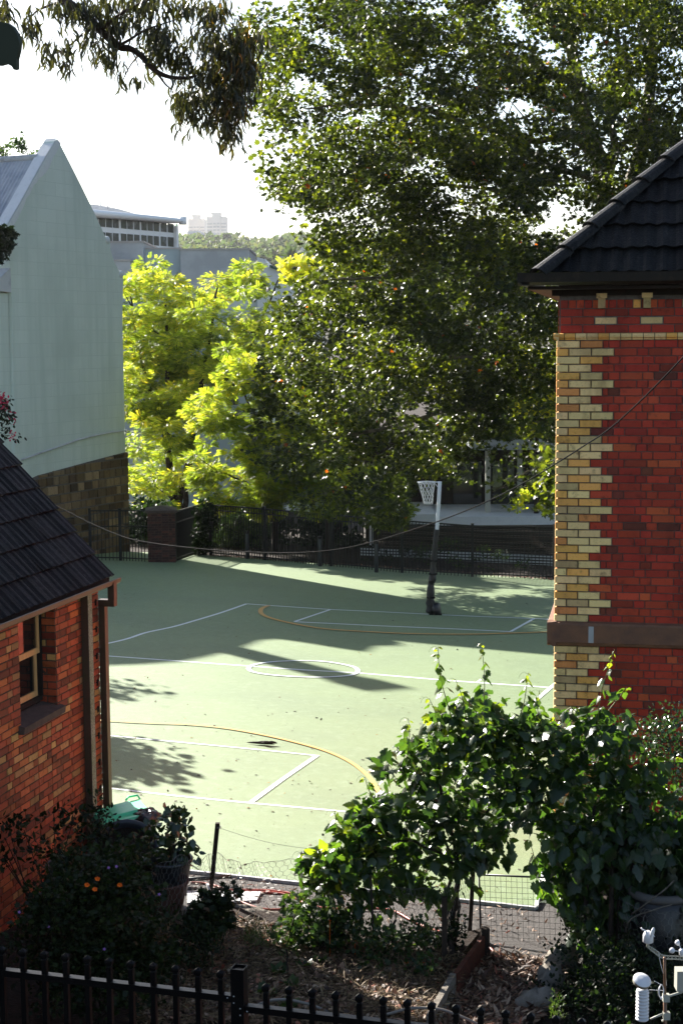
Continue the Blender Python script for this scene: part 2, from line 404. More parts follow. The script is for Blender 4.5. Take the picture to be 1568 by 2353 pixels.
# white kerb strip round the court
mb = MB()
def strip_on_court(mb, pts, wd, dz, closed=False):
    P = [np.asarray(p, float) for p in pts]; n = len(P); Lf = []; Rt = []
    for i, p in enumerate(P):
        t = P[min(i+1, n-1)]-P[max(i-1, 0)]
        if closed: t = P[(i+1) % n]-P[i-1]
        t = t/np.linalg.norm(t); s_ = np.cross(CN, t); s_ /= np.linalg.norm(s_)
        a = p+s_*wd/2; b = p-s_*wd/2
        Lf.append(V(a[0], a[1], gz(a[0], a[1])+dz)); Rt.append(V(b[0], b[1], gz(b[0], b[1])+dz))
    k = n if closed else n-1
    vs = Lf+Rt
    mb.add(vs, [(i, (i+1) % n, (i+1) % n+n, i+n) for i in range(k)])
def kerbrun(mb, A, B, wd=.035, hgt=.03):
    t = nrm(B-A); s_ = nrm(np.cross(CN, t)); mb.obox(A-s_*wd/2-CN*.01, B-A, s_*wd, CN*(hgt+.01))
kerbrun(mb, K1+kd*3, K1); kerbrun(mb, K1-kd*.0, K2); kerbrun(mb, K2+SIDE*.02, K2+SIDE*7.9)
struct(mb.build('court_kerb', 'kerb'))

# ------------------------------------------------------------------ court markings (traced as the tape really lies: a little wavy)
def wline(px, n=6):
    return [gnd(*p) for p in px]
def dense(P, step=.35):
    out_ = []
    for a, b in zip(P[:-1], P[1:]):
        k = max(1, int(np.linalg.norm(b-a)/step))
        out_ += [a+(b-a)*i/k for i in range(k)]
    return out_+[P[-1]]
mb = MB()
def L(px, wd=.06, dz=.012, sm=False):
    P = wline(px); P = spline(P, 5) if sm else dense(P); strip_on_court(mb, P, wd, dz)
L([(100, 1508), (232, 1482.3), (292, 1468.5), (336, 1454), (398, 1440.6), (456, 1424), (510, 1407.5), (567, 1387.6)], .085, sm=True)
L([(566, 1387.8), (617.7, 1391.6), (759.5, 1400.9), (880, 1406.5), (1000, 1412.6), (1100, 1417), (1226, 1421.6), (1330, 1428)], .10)
L([(759.5, 1400.9), (676.3, 1429)], .075, .014)
L([(676.3, 1429), (882, 1439), (1030, 1445), (1172.2, 1451.8)], .10)
L([(1172.2, 1451.8), (1226, 1421.6)], .075, .014)
L([(100, 1497.5), (232, 1506.6), (515, 1526.8), (700, 1540), (820, 1546.5), (1040, 1565), (1264, 1580.4)], .085, .010)
L([(1215, 1622), (1264, 1580.4), (1300, 1551)], .075, .014)
L([(100, 1677), (235, 1689.7), (420, 1707), (600, 1724), (729, 1737.4)], .055)
L([(729, 1736.6), (650, 1791), (575, 1846)], .07, .014)
L([(60, 1790), (236.6, 1810), (400, 1829), (575, 1846), (764.9, 1863.2), (1000, 1886)], .055, .010)
# centre circle from its measured rim
rim = [(570.5, 1536.9), (578, 1530.5), (600, 1525), (640, 1520.8), (700, 1519.2), (748, 1521.5), (790, 1528), (815, 1535), (821.5, 1543), (815, 1549), (795, 1554), (742, 1557.2), (690, 1556.5), (640, 1553.5), (600, 1549), (577, 1543.5)]
P = [gnd(*q) for q in rim]; P = spline(P+[P[0]], 5)[:-1]; strip_on_court(mb, P, .085, .018, True)
o = mb.build('court_line', 'line_white'); struct(o)
mb = MB()
def LO(px, wd=.06, dz=.022): strip_on_court(mb, spline([gnd(*q) for q in px], 6), wd, dz)
LO([(617.7, 1392.5), (604, 1397.5), (598.5, 1404.5), (603, 1413), (625, 1422.5), (676, 1434.5), (750, 1446.5), (882, 1454.8), (960, 1457.5), (1066, 1458.6), (1160, 1456.5), (1258, 1453), (1330, 1448)], .11)
LO([(120, 1650), (262.7, 1659.4), (350, 1664), (431.5, 1667), (515, 1675), (600.3, 1689.8), (680, 1708), (748, 1727.7), (800, 1751), (838, 1779), (864, 1811.3), (876, 1845)])
struct(mb.build('goal_arc_line', 'line_orange'))

# ================================================================== brick helper
class Wall:
    def __init__(s, P0, U, N): s.P0 = V(P0[0], P0[1], 0); s.U = nrm(U); s.N = nrm(N)
    def p(s, a, z, n=0.0): return s.P0+s.U*a+V(0, 0, z)+s.N*n
    def sz(s, px, py, n=0.0):
        h = hit(px, py, s.P0+s.N*n, s.N); return float((h-s.P0)@s.U), float(h[2])
ROUGH = 1.0
def brick(mb, W, a0, a1, z0, z1, n, col, ch=.004):
    j = [rnd.uniform(-.0012, .0012)*ROUGH for _ in range(4)]
    b = [W.p(a0, z0, -.005), W.p(a1, z0, -.005), W.p(a1, z1, -.005), W.p(a0, z1, -.005)]
    f = [W.p(a0+ch, z0+ch+j[0], n+j[2]), W.p(a1-ch, z0+ch+j[1], n+j[3]), W.p(a1-ch, z1-ch+j[1], n+j[2]), W.p(a0+ch, z1-ch+j[0], n+j[3])]
    mb.add(b+f, [(4, 5, 6, 7), (0, 1, 5, 4), (1, 2, 6, 5), (2, 3, 7, 6), (3, 0, 4, 7)], col)
def red():
    r = rnd.random()
    if r < .72: c = (.43, .042, .018)
    elif r < .85: c = (.54, .080, .028)
    elif r < .96: c = (.31, .034, .016)
    else: c = (.18, .038, .02)
    k = rnd.uniform(.78, 1.18); return (c[0]*k, c[1]*k*rnd.uniform(.8, 1.25), c[2]*k)
def yellow():
    r = rnd.random()
    if r < .66: c = (.87, .62, .27)
    elif r < .84: c = (.88, .45, .11)
    elif r < .93: c = (.70, .27, .08)
    else: c = (.56, .40, .18)
    k = rnd.uniform(.8, 1.12); return (c[0]*k, c[1]*k*rnd.uniform(.94, 1.06), c[2]*k)
def orange_red():
    r = rnd.random()
    if r < .48: c = (.36, .058, .022)
    elif r < .70: c = (.46, .10, .032)
    elif r < .88: c = (.19, .032, .016)
    else: c = (.48, .23, .08)
    k = rnd.uniform(.6, 1.25); return (c[0]*k, c[1]*k*rnd.uniform(.85, 1.2), c[2]*k)
def course_run(mb, W, a0, a1, z0, h, n, colf, lengths, skip=None, gap=.008, phase=0):
    a = a0; i = phase
    while a < a1-.02:
        Lb = lengths[i % len(lengths)]; b = min(a+Lb, a1)
        if not (skip and skip(a, b, z0, z0+h)): brick(mb, W, a, b-gap, z0, z0+h-gap, n+rnd.uniform(-.0015, .0015), colf())
        a += Lb; i += 1

# ================================================================== right brick house
def right_house():
    Pc = at(1277, 1200, 15.0); U = V(.982, -.191, 0); N = V(-.191, -.982, 0)
    base = V(Pc[0], Pc[1], gz(Pc[0], Pc[1]))
    W = Wall(Pc, U, N); US = nrm(V(.191, .982, 0)); NS = nrm(V(-.982, .191, 0)); WS = Wall(Pc, US, NS)
    LW, LS = 4.2, 8.0
    t = thing('brick_house', 'red brick house corner with yellow toothed brick corner and black tiled hip roof', 'house', base)
    zy = lambda y: W.sz(1277, y)[1]
    z_sc1, z_sc0 = zy(1427), zy(1478); z_b1, z_b0 = zy(766), zy(781); z_top = zy(690); z_bot = base[2]-.4
    h = .0762; BL = .2145; BH = .107
    wl = MB(); qn = MB()
    # mortar core
    core = MB(); core.obox(W.p(.01, z_bot, -.01), U*LW, US*LS, V(0, 0, z_top+.25-z_bot)); co = core.build('wall', 'mortar', t)
    def rows(z0, z1, up=False):
        pass
        n = int(round((z1-z0)/h)); hh = (z1-z0)/n
        for r in range(n):
            z = z1-(r+1)*hh
            q = [(BL, BL), (BH, BL, BL), (BL, BL), (BH, BL)][r % 4]
            for WW, end in ((W, LW), (WS, LS)):
                a = 0
                qq = q if WW is W else [(BH, BL), (BL, BL), (BH, BL, BL), (BL, BL)][r % 4]
                for Lb in qq:
                    brick(qn, WW, a-(.0 if a else .014), a+Lb-.008, z, z+hh-.008, .014 if WW is W else .009, yellow()); a += Lb
                if WW is W and r % 2 == 0:
                    brick(wl, WW, a, a+.05, z, z+hh-.008, .002, red()); a += .055
                course_run(wl, WW, a, end, z, hh, .002, red, (BL, BH) if r % 2 else (BH, BL), gap=.007, phase=0)
    rows(z_bot, z_sc0-.012); qn.build('quoin', 'brick', t); qn = MB(); rows(z_sc1, z_b0)
    # band to eave: plain red rows, recess row with yellow bricks, soldier course
    lv = [zy(690), zy(708.5), zy(727), zy(745.5), zy(765)]
    for WW, end in ((W, LW), (WS, LS)):
        # soldiers
        a = -.0; i = 0
        while a < end:
            wd = .076; brick(wl, WW, a+.022, a+.022+wd-.008, lv[1], lv[0]-.0, .0, (yellow() if (i % 6 == 3 and i > 5) else red())); a += wd; i += 1
        course_run(wl, WW, .022, end, lv[2], lv[1]-lv[2], .0, red, (BL,))
        a = .022; i = 0; z0 = lv[3]; hh = lv[2]-lv[3]
        for Lb, ty in [(.11, 0), (BL, 0)]+[(BL, 1), (BL, 0)]*20:
            if a > end: break
            if ty == 0: brick(wl, WW, a, a+Lb-.008, z0, z0+hh-.008, .0, red())
            else: brick(qn, WW, a+.004, a+Lb-.012, z0+.004, z0+hh-.014, -.018+.012, yellow())
            a += Lb
        course_run(wl, WW, .022, end, lv[4], lv[3]-lv[4], .0, red, (BL,))
        # roll-moulded yellow band
        a = -.045
        while a < end:
            c = yellow(); k = .106; seg = []
            prof = [(-.01, 0), (.012, 0), (.014, .012), (.040, .022), (.045, .04), (.038, .058), (.014, .064), (-.01, .064)]
            for (nn, zz) in prof: seg.append((nn, zz))
            vs = [WW.p(a+.003, z_b0+zz, nn) for nn, zz in seg]+[WW.p(a+k-.004, z_b0+zz, nn) for nn, zz in seg]; m_ = len(seg)
            qn.add(vs, [(i_, i_+1, i_+1+m_, i_+m_) for i_ in range(m_-1)]+[tuple(range(m_)), tuple(range(2*m_-1, m_-1, -1))], c)
            a += k
    wl.build('brickwork', 'brick', co)
    qo = qn.build('quoin', 'brick', t)
    # string course of stone
    sc = MB()
    for WW, end in ((W, LW), (WS, LS)):
        prof = [(-.01, z_sc0-.014), (.02, z_sc0-.014), (.045, z_sc0+.0), (.052, z_sc0+.022), (.078, z_sc0+.03), (.080, z_sc1-.02), (.07, z_sc1), (-.01, z_sc1+.012)]
        off = -.078 if WW is W else -.070
        m_ = len(prof)
        vs = [WW.p(off if n_ > .0 else off, z_, n_) for n_, z_ in prof]+[WW.p(end, z_, n_) for n_, z_ in prof]
        sc.add(vs, [(i_, i_+1, i_+1+m_, i_+m_) for i_ in range(m_-1)]+[tuple(range(m_)), tuple(range(2*m_-1, m_-1, -1))])
    s_ = sc.build('string_course', 'sandstone', t)
    pm = MB(); a_ = W.sz(1351, 1450)[0]; pm.obox(W.p(a_, z_sc0+.032, .079), U*.05, N*.003, V(0, 0, z_sc1-z_sc0-.06)); pm.build('mortar_patch', 'grey_wall', s_)
    # stone footing at the corner
    ft = MB(); ft.obox(W.p(-.02, z_bot, .005), U*.3, N*.02, V(0, 0, base[2]+.42-z_bot)); ft.obox(WS.p(-.02, z_bot, .006), US*.5, NS*.02, V(0, 0, base[2]+.42-z_bot)); ft.build('footing_stone', 'rock', t)
    # dentil brackets
    for xx in (1381, 1485, 1589, 1693):
        b = MB(); a_ = W.sz(xx, 695)[0]; z0, z1 = zy(709), zy(686)
        b.obox(W.p(a_-.034, z0, .0), U*.068, N*.05, V(0, 0, z1-z0+.002), yellow()); b.obox(W.p(a_-.05, z1, .0), U*.10, N*.07, V(0, 0, .045), yellow())
        b.build('bracket', 'brick', t)
    # soffit / fascia
    zg = zy(632); ze = zy(658)
    sf = MB(); sf.obox(W.p(-.27, ze-.035, .30), U*(LW+.4), -N*(LS+.3), V(0, 0, .03)); sf.obox(W.p(-.06, ze-.09, .05), U*(LW+.1), -N*.3, V(0, 0, .06)); sf.build('soffit', 'dark_wood', t)
    # gutter (quad profile) front and side
    g = MB()
    prof = [(.0, .0), (.07, .0), (.105, .03), (.112, .112), (.118, .118), (.108, .118), (.100, .108), (.095, .035), (.065, .01), (.0, .01)]
    def gut(WW, a0, a1, nn):
        m_ = len(prof); vs = [WW.p(a0, ze+z_, nn+n_) for n_, z_ in prof]+[WW.p(a1, ze+z_, nn+n_) for n_, z_ in prof]
        g.add(vs, [(i_, i_+1, i_+1+m_, i_+m_) for i_ in range(m_-1)]+[tuple(range(m_)), tuple(range(2*m_-1, m_-1, -1))])
    gut(W, -.36, LW, .31); gut(WS, -.42, LS, .25)
    g.build('gutter', 'gutter', t)
    # roof : front slope and side slope meeting on the hip
    C = W.p(-.14, ze+.09, 0)+N*.33      # eave corner
    pitch = math.atan(.97)
    tile_slope('roof', C, U, -N, pitch, 2.6, LW+.3, lambda v, L_=LW: (v*math.cos(pitch)*1.0, LW+.3), t, col0=(.0052, .0050, .0052), amp=.027)
    tile_slope('roof', C, US, -NS, pitch, 2.6, LS, lambda v: (v*math.cos(pitch), LS), t, col0=(.0045, .0044, .0048))
    hp = MB(); dh = nrm(U-N+V(0, 0, math.tan(pitch))); q = C-dh*.05+V(0, 0, .03); k = 0
    sidev = nrm(np.cross(dh, V(0, 0, 1)))
    upv = nrm(np.cross(sidev, dh))
    while k < 9:
        a0 = q+dh*(.40*k); a1 = q+dh*(.40*k+.42); r0, r1 = .115, .098; vs = []
        for A_, r_, lf in ((a0, r0, .022), (a1, r1, .0)):
            for j in range(9):
                an = math.pi*(j/8); vs.append(A_+sidev*math.cos(an)*r_+upv*(math.sin(an)*r_*.72-.02+lf))
            for j in range(8, -1, -1):
                an = math.pi*(j/8); vs.append(A_+sidev*math.cos(an)*(r_-.018)+upv*(math.sin(an)*(r_-.018)*.72-.02+lf))
        hp.add(vs, [(j, (j+1) % 18, (j+1) % 18+18, j+18) for j in range(18)]+[tuple(range(17, -1, -1)), tuple(range(18, 36))], (.016*rnd.uniform(.8, 1.2),)*3, False); k += 1
    hp.build('hip_cap', 'tile', t)
    return t, W
def tile_slope(name, C, U, IN, pitch, vlen, ulen, clip, parent, col0=(.012, .012, .012), cl=.33, step=.3, amp=.02, seed=1, lo_u=0):
    """courses of double-roll tiles going up from eave corner C; clip(v) gives the (u0, u1) limits at slope distance v"""
    r_ = random.Random(seed); mb = MB(); SL = nrm(IN*math.cos(pitch)+V(0, 0, math.sin(pitch))); NN = nrm(np.cross(U, SL)); NN = NN if NN[2] > 0 else -NN
    du = step/10
    nc = int(vlen/cl)
    for i in range(nc):
        v0 = i*cl; v1 = v0+cl+.03
        ua = max(lo_u, clip(v0)[0]); ub = clip(v0)[1]
        k = int(math.floor(ua/step)); off = 0 if i % 2 else .5*step*0
        while k*step < ub:
            t0 = k*step; c = r_.uniform(.4, 2.0); cc = tuple(q*c*(1+.06*r_.uniform(-1, 1)) for q in col0); lift = r_.uniform(-.005, .010)
            for j in range(10):
                x0 = t0+j*du; x1 = x0+du
                def hh(x):
                    f = ((x-t0)/step) % 1.0 if x < t0+step-1e-6 else 0.0
                    g = (f*2) % 1.0
                    return amp*max(0, math.sin(g*math.pi*1.0))**2*1.0+(.008 if f < .06 else 0)
                l0 = clip(v0)[0]; l1 = clip(v1)[0]
                if x1 <= l0 or x0 > ub: continue
                a = max(x0, l0); b = x1; a1 = max(x0, l1); b1 = max(x1, l1)
                p = [C+U*a+SL*v0+NN*(.034+hh(x0)+lift), C+U*b+SL*v0+NN*(.034+hh(x1)+lift), C+U*b1+SL*v1+NN*(.004+hh(x1)), C+U*a1+SL*v1+NN*(.004+hh(x0))]
                mb.add(p, [(0, 1, 2, 3)], cc)
                e = [C+U*a+SL*v0+NN*(.012+hh(x0)+lift), C+U*b+SL*v0+NN*(.012+hh(x1)+lift)]
                mb.add([p[0], e[0], e[1], p[1]], [(0, 1, 2, 3)], cc)
            k += 1
    # underlay closes the roof from below
    top = clip(vlen); bt = clip(0)
    mb.add([C+U*bt[0]-NN*.02, C+U*bt[1]-NN*.02, C+U*top[1]+SL*vlen-NN*.02, C+U*top[0]+SL*vlen-NN*.02], [(0, 1, 2, 3)], (.01, .01, .01))
    return mb.build(name, 'tile', parent)
RH, RW = right_house()

# ================================================================== left brick house
mat('lit_speckle', (.36, .34, .25), .8, .2, noise=[(60, (.16, .14, .10), .42, .6), (2.5, (.16, .18, .09), .45, .7)])  # pale tone stands in for light on the pipe's outer side
def left_house():
    global ROUGH
    ROUGH = 3.2
    W0 = V(-2.742, 17.2, 0); U = nrm(V(-.249, -.968, 0)); N = nrm(V(.968, -.249, 0)); W = Wall(W0, U, N)
    gzb = gz(-2.742, 17.2)
    t = thing('brick_cottage', 'orange-red brick cottage with sash window, brown downpipes and dark corrugated tile roof', 'house', (W0[0], W0[1], gzb))
    LEN = 9.0; z_bot = gzb-1.4; z_top = -2.78
    # window opening
    sA = W.sz(130, 1560)[0]; sB = sA+.86
    z_s = W.sz(128, 1621)[1]; z_h = z_top-.02
    core = MB(); T_ = .34
    def cb(a0, a1, z0, z1): core.obox(W.p(a0, z0, 0), U*(a1-a0), -N*T_, V(0, 0, z1-z0))
    cb(0, sA, z_bot, z_top+.12); cb(sB, LEN, z_bot, z_top+.12); cb(sA, sB, z_bot, z_s); cb(sA, sB, z_h+.02, z_top+.12)
    core.obox(W.p(0, z_bot, -.34), U*.34, -N*4.6, V(0, 0, z_top-z_bot)); core.obox(W.p(LEN-.34, z_bot, -.34), U*.34, -N*4.6, V(0, 0, z_top-z_bot))
    cw = core.build('wall', 'mortar_dark', t)
    bk = MB(); h = .0762; r = 0; z = z_top
    skip = lambda a, b, z0, z1: (b > sA+.03 and a < sB-.03 and z1 > z_s-.01 and z0 < z_h)
    while z > z_bot:
        z -= h
        if r % 2: a0 = 0; Ls = (.165, .11, .215, .11, .215, .215)
        else: a0 = 0; Ls = (.22, .215, .11, .215, .11)
        # break at the window jambs so bricks end cleanly
        inwin = z+h > z_s-.01 and z < z_h
        if inwin:
            course_run(bk, W, 0, sA, z, h, .006, orange_red, Ls, gap=.009)
            course_run(bk, W, sB, LEN, z, h, .006, orange_red, Ls, gap=.009)
        else: course_run(bk, W, 0, LEN, z, h, .006, orange_red, Ls, gap=.009)
        # reveal bricks of the far jamb (faces the camera)
        if inwin:
            WJ = Wall(W.p(sA, 0, 0), -N, U); course_run(bk, WJ, .0, .2, z, h, .003, orange_red, (.11, .09) if r % 2 else (.2,), gap=.009)
        # corner end wall bricks
        WE = Wall(W.p(0, 0, 0), -N, -U); course_run(bk, WE, 0, 2.0, z, h, .006, orange_red, (.11, .215) if r % 2 else (.215, .11), gap=.009)
        r += 1
    bo = bk.build('brickwork', 'brick', cw)
    # putlog holes beside the corner, every fourth course
    z = z_top-.2
    while z > z_bot:
        hl = MB(); hl.obox(W.p(.055, z, .0), U*.045, N*.0105, V(0, 0, .07)); z -= .305; hl.build('drain_hole', 'cable_black', bo)
    # window
    n0 = -.22
    fr = MB(); gl = MB(); zt = z_h; zb = W.sz(75, 1621)[1]-.02; zb = z_s+.10
    fw = .055; X0, X1 = sA+.0, sB
    zm = (zt+zb)/2-.0
    wn = MB(); wn.obox(W.p(X0, zb-.05, n0-.05), U*(X1-X0), N*.11, V(0, 0, .05)); wn.obox(W.p(X0, zb, n0-.05), U*.03, N*.12, V(0, 0, zt-zb)); wn.obox(W.p(X1-.03, zb, n0-.05), U*.03, N*.12, V(0, 0, zt-zb))
    wo = wn.build('window', 'dark_wood', t)
    for (za, zc, nn, nm) in ((zm-.02, zt-.02, n0+.02, 'sash'), (zb, zm+.02, n0-.015, 'sash')):
        s_ = MB(); a0, a1 = X0+.032, X1-.032; rb = .062
        s_.obox(W.p(a0, za, nn), U*(a1-a0), N*.032, V(0, 0, rb)); s_.obox(W.p(a0, zc-rb*.7, nn), U*(a1-a0), N*.032, V(0, 0, rb*.7))
        s_.obox(W.p(a0, za+rb, nn), U*.05, N*.032, V(0, 0, zc-za-rb*1.7)); s_.obox(W.p(a1-.05, za+rb, nn), U*.05, N*.032, V(0, 0, zc-za-rb*1.7))
        s_.build(nm, 'frame_wood', wo)
        g_ = MB(); g_.obox(W.p(a0+.045, za+rb-.005, nn+.012), U*(a1-a0-.09), N*.004, V(0, 0, zc-za-rb*1.6)); g_.build('pane', 'glass', wo)
    bl = MB(); bl.obox(W.p(X0+.12, zm-.10, n0-.30), U*.8, N*.02, V(0, 0, .05)); bl.build('blind_rail', 'white_paint', wo)
    rm = MB(); rm.obox(W.p(X0-.4, zb-.6, n0-1.4), U*1.8, N*.02, V(0, 0, 2)); rm.obox(W.p(X0+.2, zb-.3, n0-.8), U*.5, N*.4, V(0, 0, .45)); rm.build('room_shelf', 'red_timber', wo)
    sl_ = MB(); pts = [W.p(sA-.06, z_s-.09, .065), W.p(sA-.06, z_s-.015, .075), W.p(sA-.06, z_s+.035, -.17), W.p(sA-.06, z_s-.09, -.17)]
    sl_.prism(pts, U*(sB-sA+.12)); sl_.build('sill', 'stone_trim', wo)
    # downpipes
    s1 = W.sz(197, 1600)[0]
    d1 = MB(); d1.obox(W.p(s1-.03, z_bot+.3, .008), U*.115, N*.082, V(0, 0, z_top-z_bot-.3)); d1o = d1.build('downpipe', 'gutter_brown', t); d1f = MB(); d1f.obox(W.p(s1-.028, z_bot+.3, .0905), U*.111, N*.003, V(0, 0, z_top-z_bot-.3)); d1f.build('lit_face', 'lit_speckle', d1o); d1o['label'] = 'flat brown board pipe with speckled outer face coloured pale as if lit'
    d2 = MB(); d2.obox(W.p(-.075, z_bot+.3, .012), U*.09, N*.075, V(0, 0, z_top-.20-z_bot-.3))
    zt2 = z_top-.20
    d2.obox(W.p(-.075, zt2-.02, .012), U*.09, N*.19, V(0, 0, .075)); d2.obox(W.p(-.075, zt2+.055, .13), U*.09, N*.075, V(0, 0, .20))
    d2.build('downpipe', 'gutter_brown', t)['label'] = 'dark square downpipe with elbow at the house corner'
    # gutter
    g = MB(); e, o_ = .21, .20; ze = z_top-.0
    prof = [(.0, .02), (.085, .02), (.105, .035), (.112, .082), (.12, .086), (.110, .092), (.100, .086), (.095, .04), (.08, .03), (.0, .03)]
    m_ = len(prof); z0g = -2.70-.085
    vs = [W.p(-e, z0g+z_, o_-.11+n_) for n_, z_ in prof]+[W.p(LEN, z0g+z_, o_-.11+n_) for n_, z_ in prof]
    g.add(vs, [(i_, i_+1, i_+1+m_, i_+m_) for i_ in range(m_-1)]+[tuple(range(m_)), tuple(range(2*m_-1, m_-1, -1))]); g.build('gutter', 'gutter_brown', t)
    fa = MB(); fa.obox(W.p(-.15, z_top+.0, .0), U*LEN, N*.085, V(0, 0, .09)); fa.build('fascia', 'dark_wood', t)
    # roof
    pitch = math.radians(48.8); C = W.p(LEN, -2.70+.0, o_-.10)
    ul = LEN+.16
    tile_slope('roof', C, -U, -N, pitch, 2.64, ul, lambda v: (0, ul), t, col0=(.0095, .0085, .0092), amp=.024, seed=4)
    SL = nrm(-N*math.cos(pitch)+V(0, 0, math.sin(pitch)))
    v = MB(); vo = C-U*ul; NN = nrm(np.cross(U, SL)); NN = NN if NN[2] > 0 else -NN
    v.obox(vo-NN*.10+U*.03, SL*2.64, U*.03, NN*.10); v.build('verge_board', 'dark_wood', t)
    bk2 = MB(); top = C+SL*2.64; bk2.poly([top, top-U*ul, top-U*ul-N*2.6-V(0, 0, 2.0), top-N*2.6-V(0, 0, 2.0)], (.015, .014, .015)); 
    bk2.build('roof', 'tile', t)['label'] = 'far slope of the dark tiled roof'
    gb = MB(); A_ = W.p(.02, z_top, -.02); gb.poly([A_, W.p(.02, z_top, -4.0), W.p(.02, -2.70+2.64*math.sin(pitch)-.12, -1.62)], (.15, .03, .015)); gb.build('gable', 'mortar_dark', t)
    return t, W
LH, LW_ = left_house(); ROUGH = 1.0
LH.location = Vector(LH.location)*.85; LH.scale = (.85, .85, .85)     # small cottage, nearer than first measured
# ================================================================== pale green gabled house on the left
def plaster_mat(name, U, col, col2, mort, bw=1.0, bh=.42):
    m = bpy.data.materials.new(name); m.use_nodes = True; t = m.node_tree; N = t.nodes; Lk = t.links; b = N['Principled BSDF']
    b.inputs['Roughness'].default_value = .85; b.inputs['Specular IOR Level'].default_value = .25
    tc = N.new('ShaderNodeTexCoord'); d = N.new('ShaderNodeVectorMath'); d.operation = 'DOT_PRODUCT'; d.inputs[1].default_value = tuple(U)
    sx = N.new('ShaderNodeSeparateXYZ'); cx_ = N.new('ShaderNodeCombineXYZ')
    Lk.new(tc.outputs['Object'], d.inputs[0]); Lk.new(tc.outputs['Object'], sx.inputs[0]); Lk.new(d.outputs['Value'], cx_.inputs[0]); Lk.new(sx.outputs[2], cx_.inputs[1])
    br = N.new('ShaderNodeTexBrick'); br.inputs['Scale'].default_value = 1; br.inputs['Brick Width'].default_value = bw; br.inputs['Row Height'].default_value = bh
    br.inputs['Mortar Size'].default_value = .007; br.inputs['Mortar Smooth'].default_value = .5
    for k, c in (('Color1', col), ('Color2', tuple(q*.955 for q in col)), ('Mortar', mort)): br.inputs[k].default_value = (*c, 1)
    Lk.new(cx_.outputs[0], br.inputs[0])
    n1 = N.new('ShaderNodeTexNoise'); n1.inputs['Scale'].default_value = 1.3; n1.inputs['Detail'].default_value = 7; mp = N.new('ShaderNodeMapping'); mp.inputs['Scale'].default_value = (2.2, .16, 1)
    Lk.new(cx_.outputs[0], mp.inputs[0]); Lk.new(mp.outputs[0], n1.inputs['Vector'])
    mr = N.new('ShaderNodeMapRange'); mr.inputs['From Min'].default_value = .42; mr.inputs['From Max'].default_value = .72
    Lk.new(n1.outputs['Fac'], mr.inputs[0])
    mx = N.new('ShaderNodeMix'); mx.data_type = 'RGBA'; Lk.new(mr.outputs[0], mx.inputs['Factor']); Lk.new(br.outputs['Color'], mx.inputs[6]); mx.inputs[7].default_value = (*col2, 1)
    n2 = N.new('ShaderNodeTexNoise'); n2.inputs['Scale'].default_value = .45; n2.inputs['Detail'].default_value = 4; Lk.new(cx_.outputs[0], n2.inputs['Vector'])
    mr2 = N.new('ShaderNodeMapRange'); mr2.inputs['From Min'].default_value = .5; mr2.inputs['From Max'].default_value = .7; mr2.inputs['To Max'].default_value = .6; Lk.new(n2.outputs['Fac'], mr2.inputs[0])
    mx2 = N.new('ShaderNodeMix'); mx2.data_type = 'RGBA'; Lk.new(mr2.outputs[0], mx2.inputs['Factor']); Lk.new(mx.outputs[2], mx2.inputs[6]); mx2.inputs[7].default_value = (*[q*.9 for q in col2], 1)
    Lk.new(mx2.outputs[2], b.inputs['Base Color'])
    n3 = N.new('ShaderNodeTexNoise'); n3.inputs['Scale'].default_value = 14; Lk.new(tc.outputs['Object'], n3.inputs['Vector'])
    bp = N.new('ShaderNodeBump'); bp.inputs['Strength'].default_value = .10; bp.inputs['Distance'].default_value = .02; Lk.new(n3.outputs['Fac'], bp.inputs['Height']); Lk.new(bp.outputs[0], b.inputs['Normal'])
    MATS[name] = m
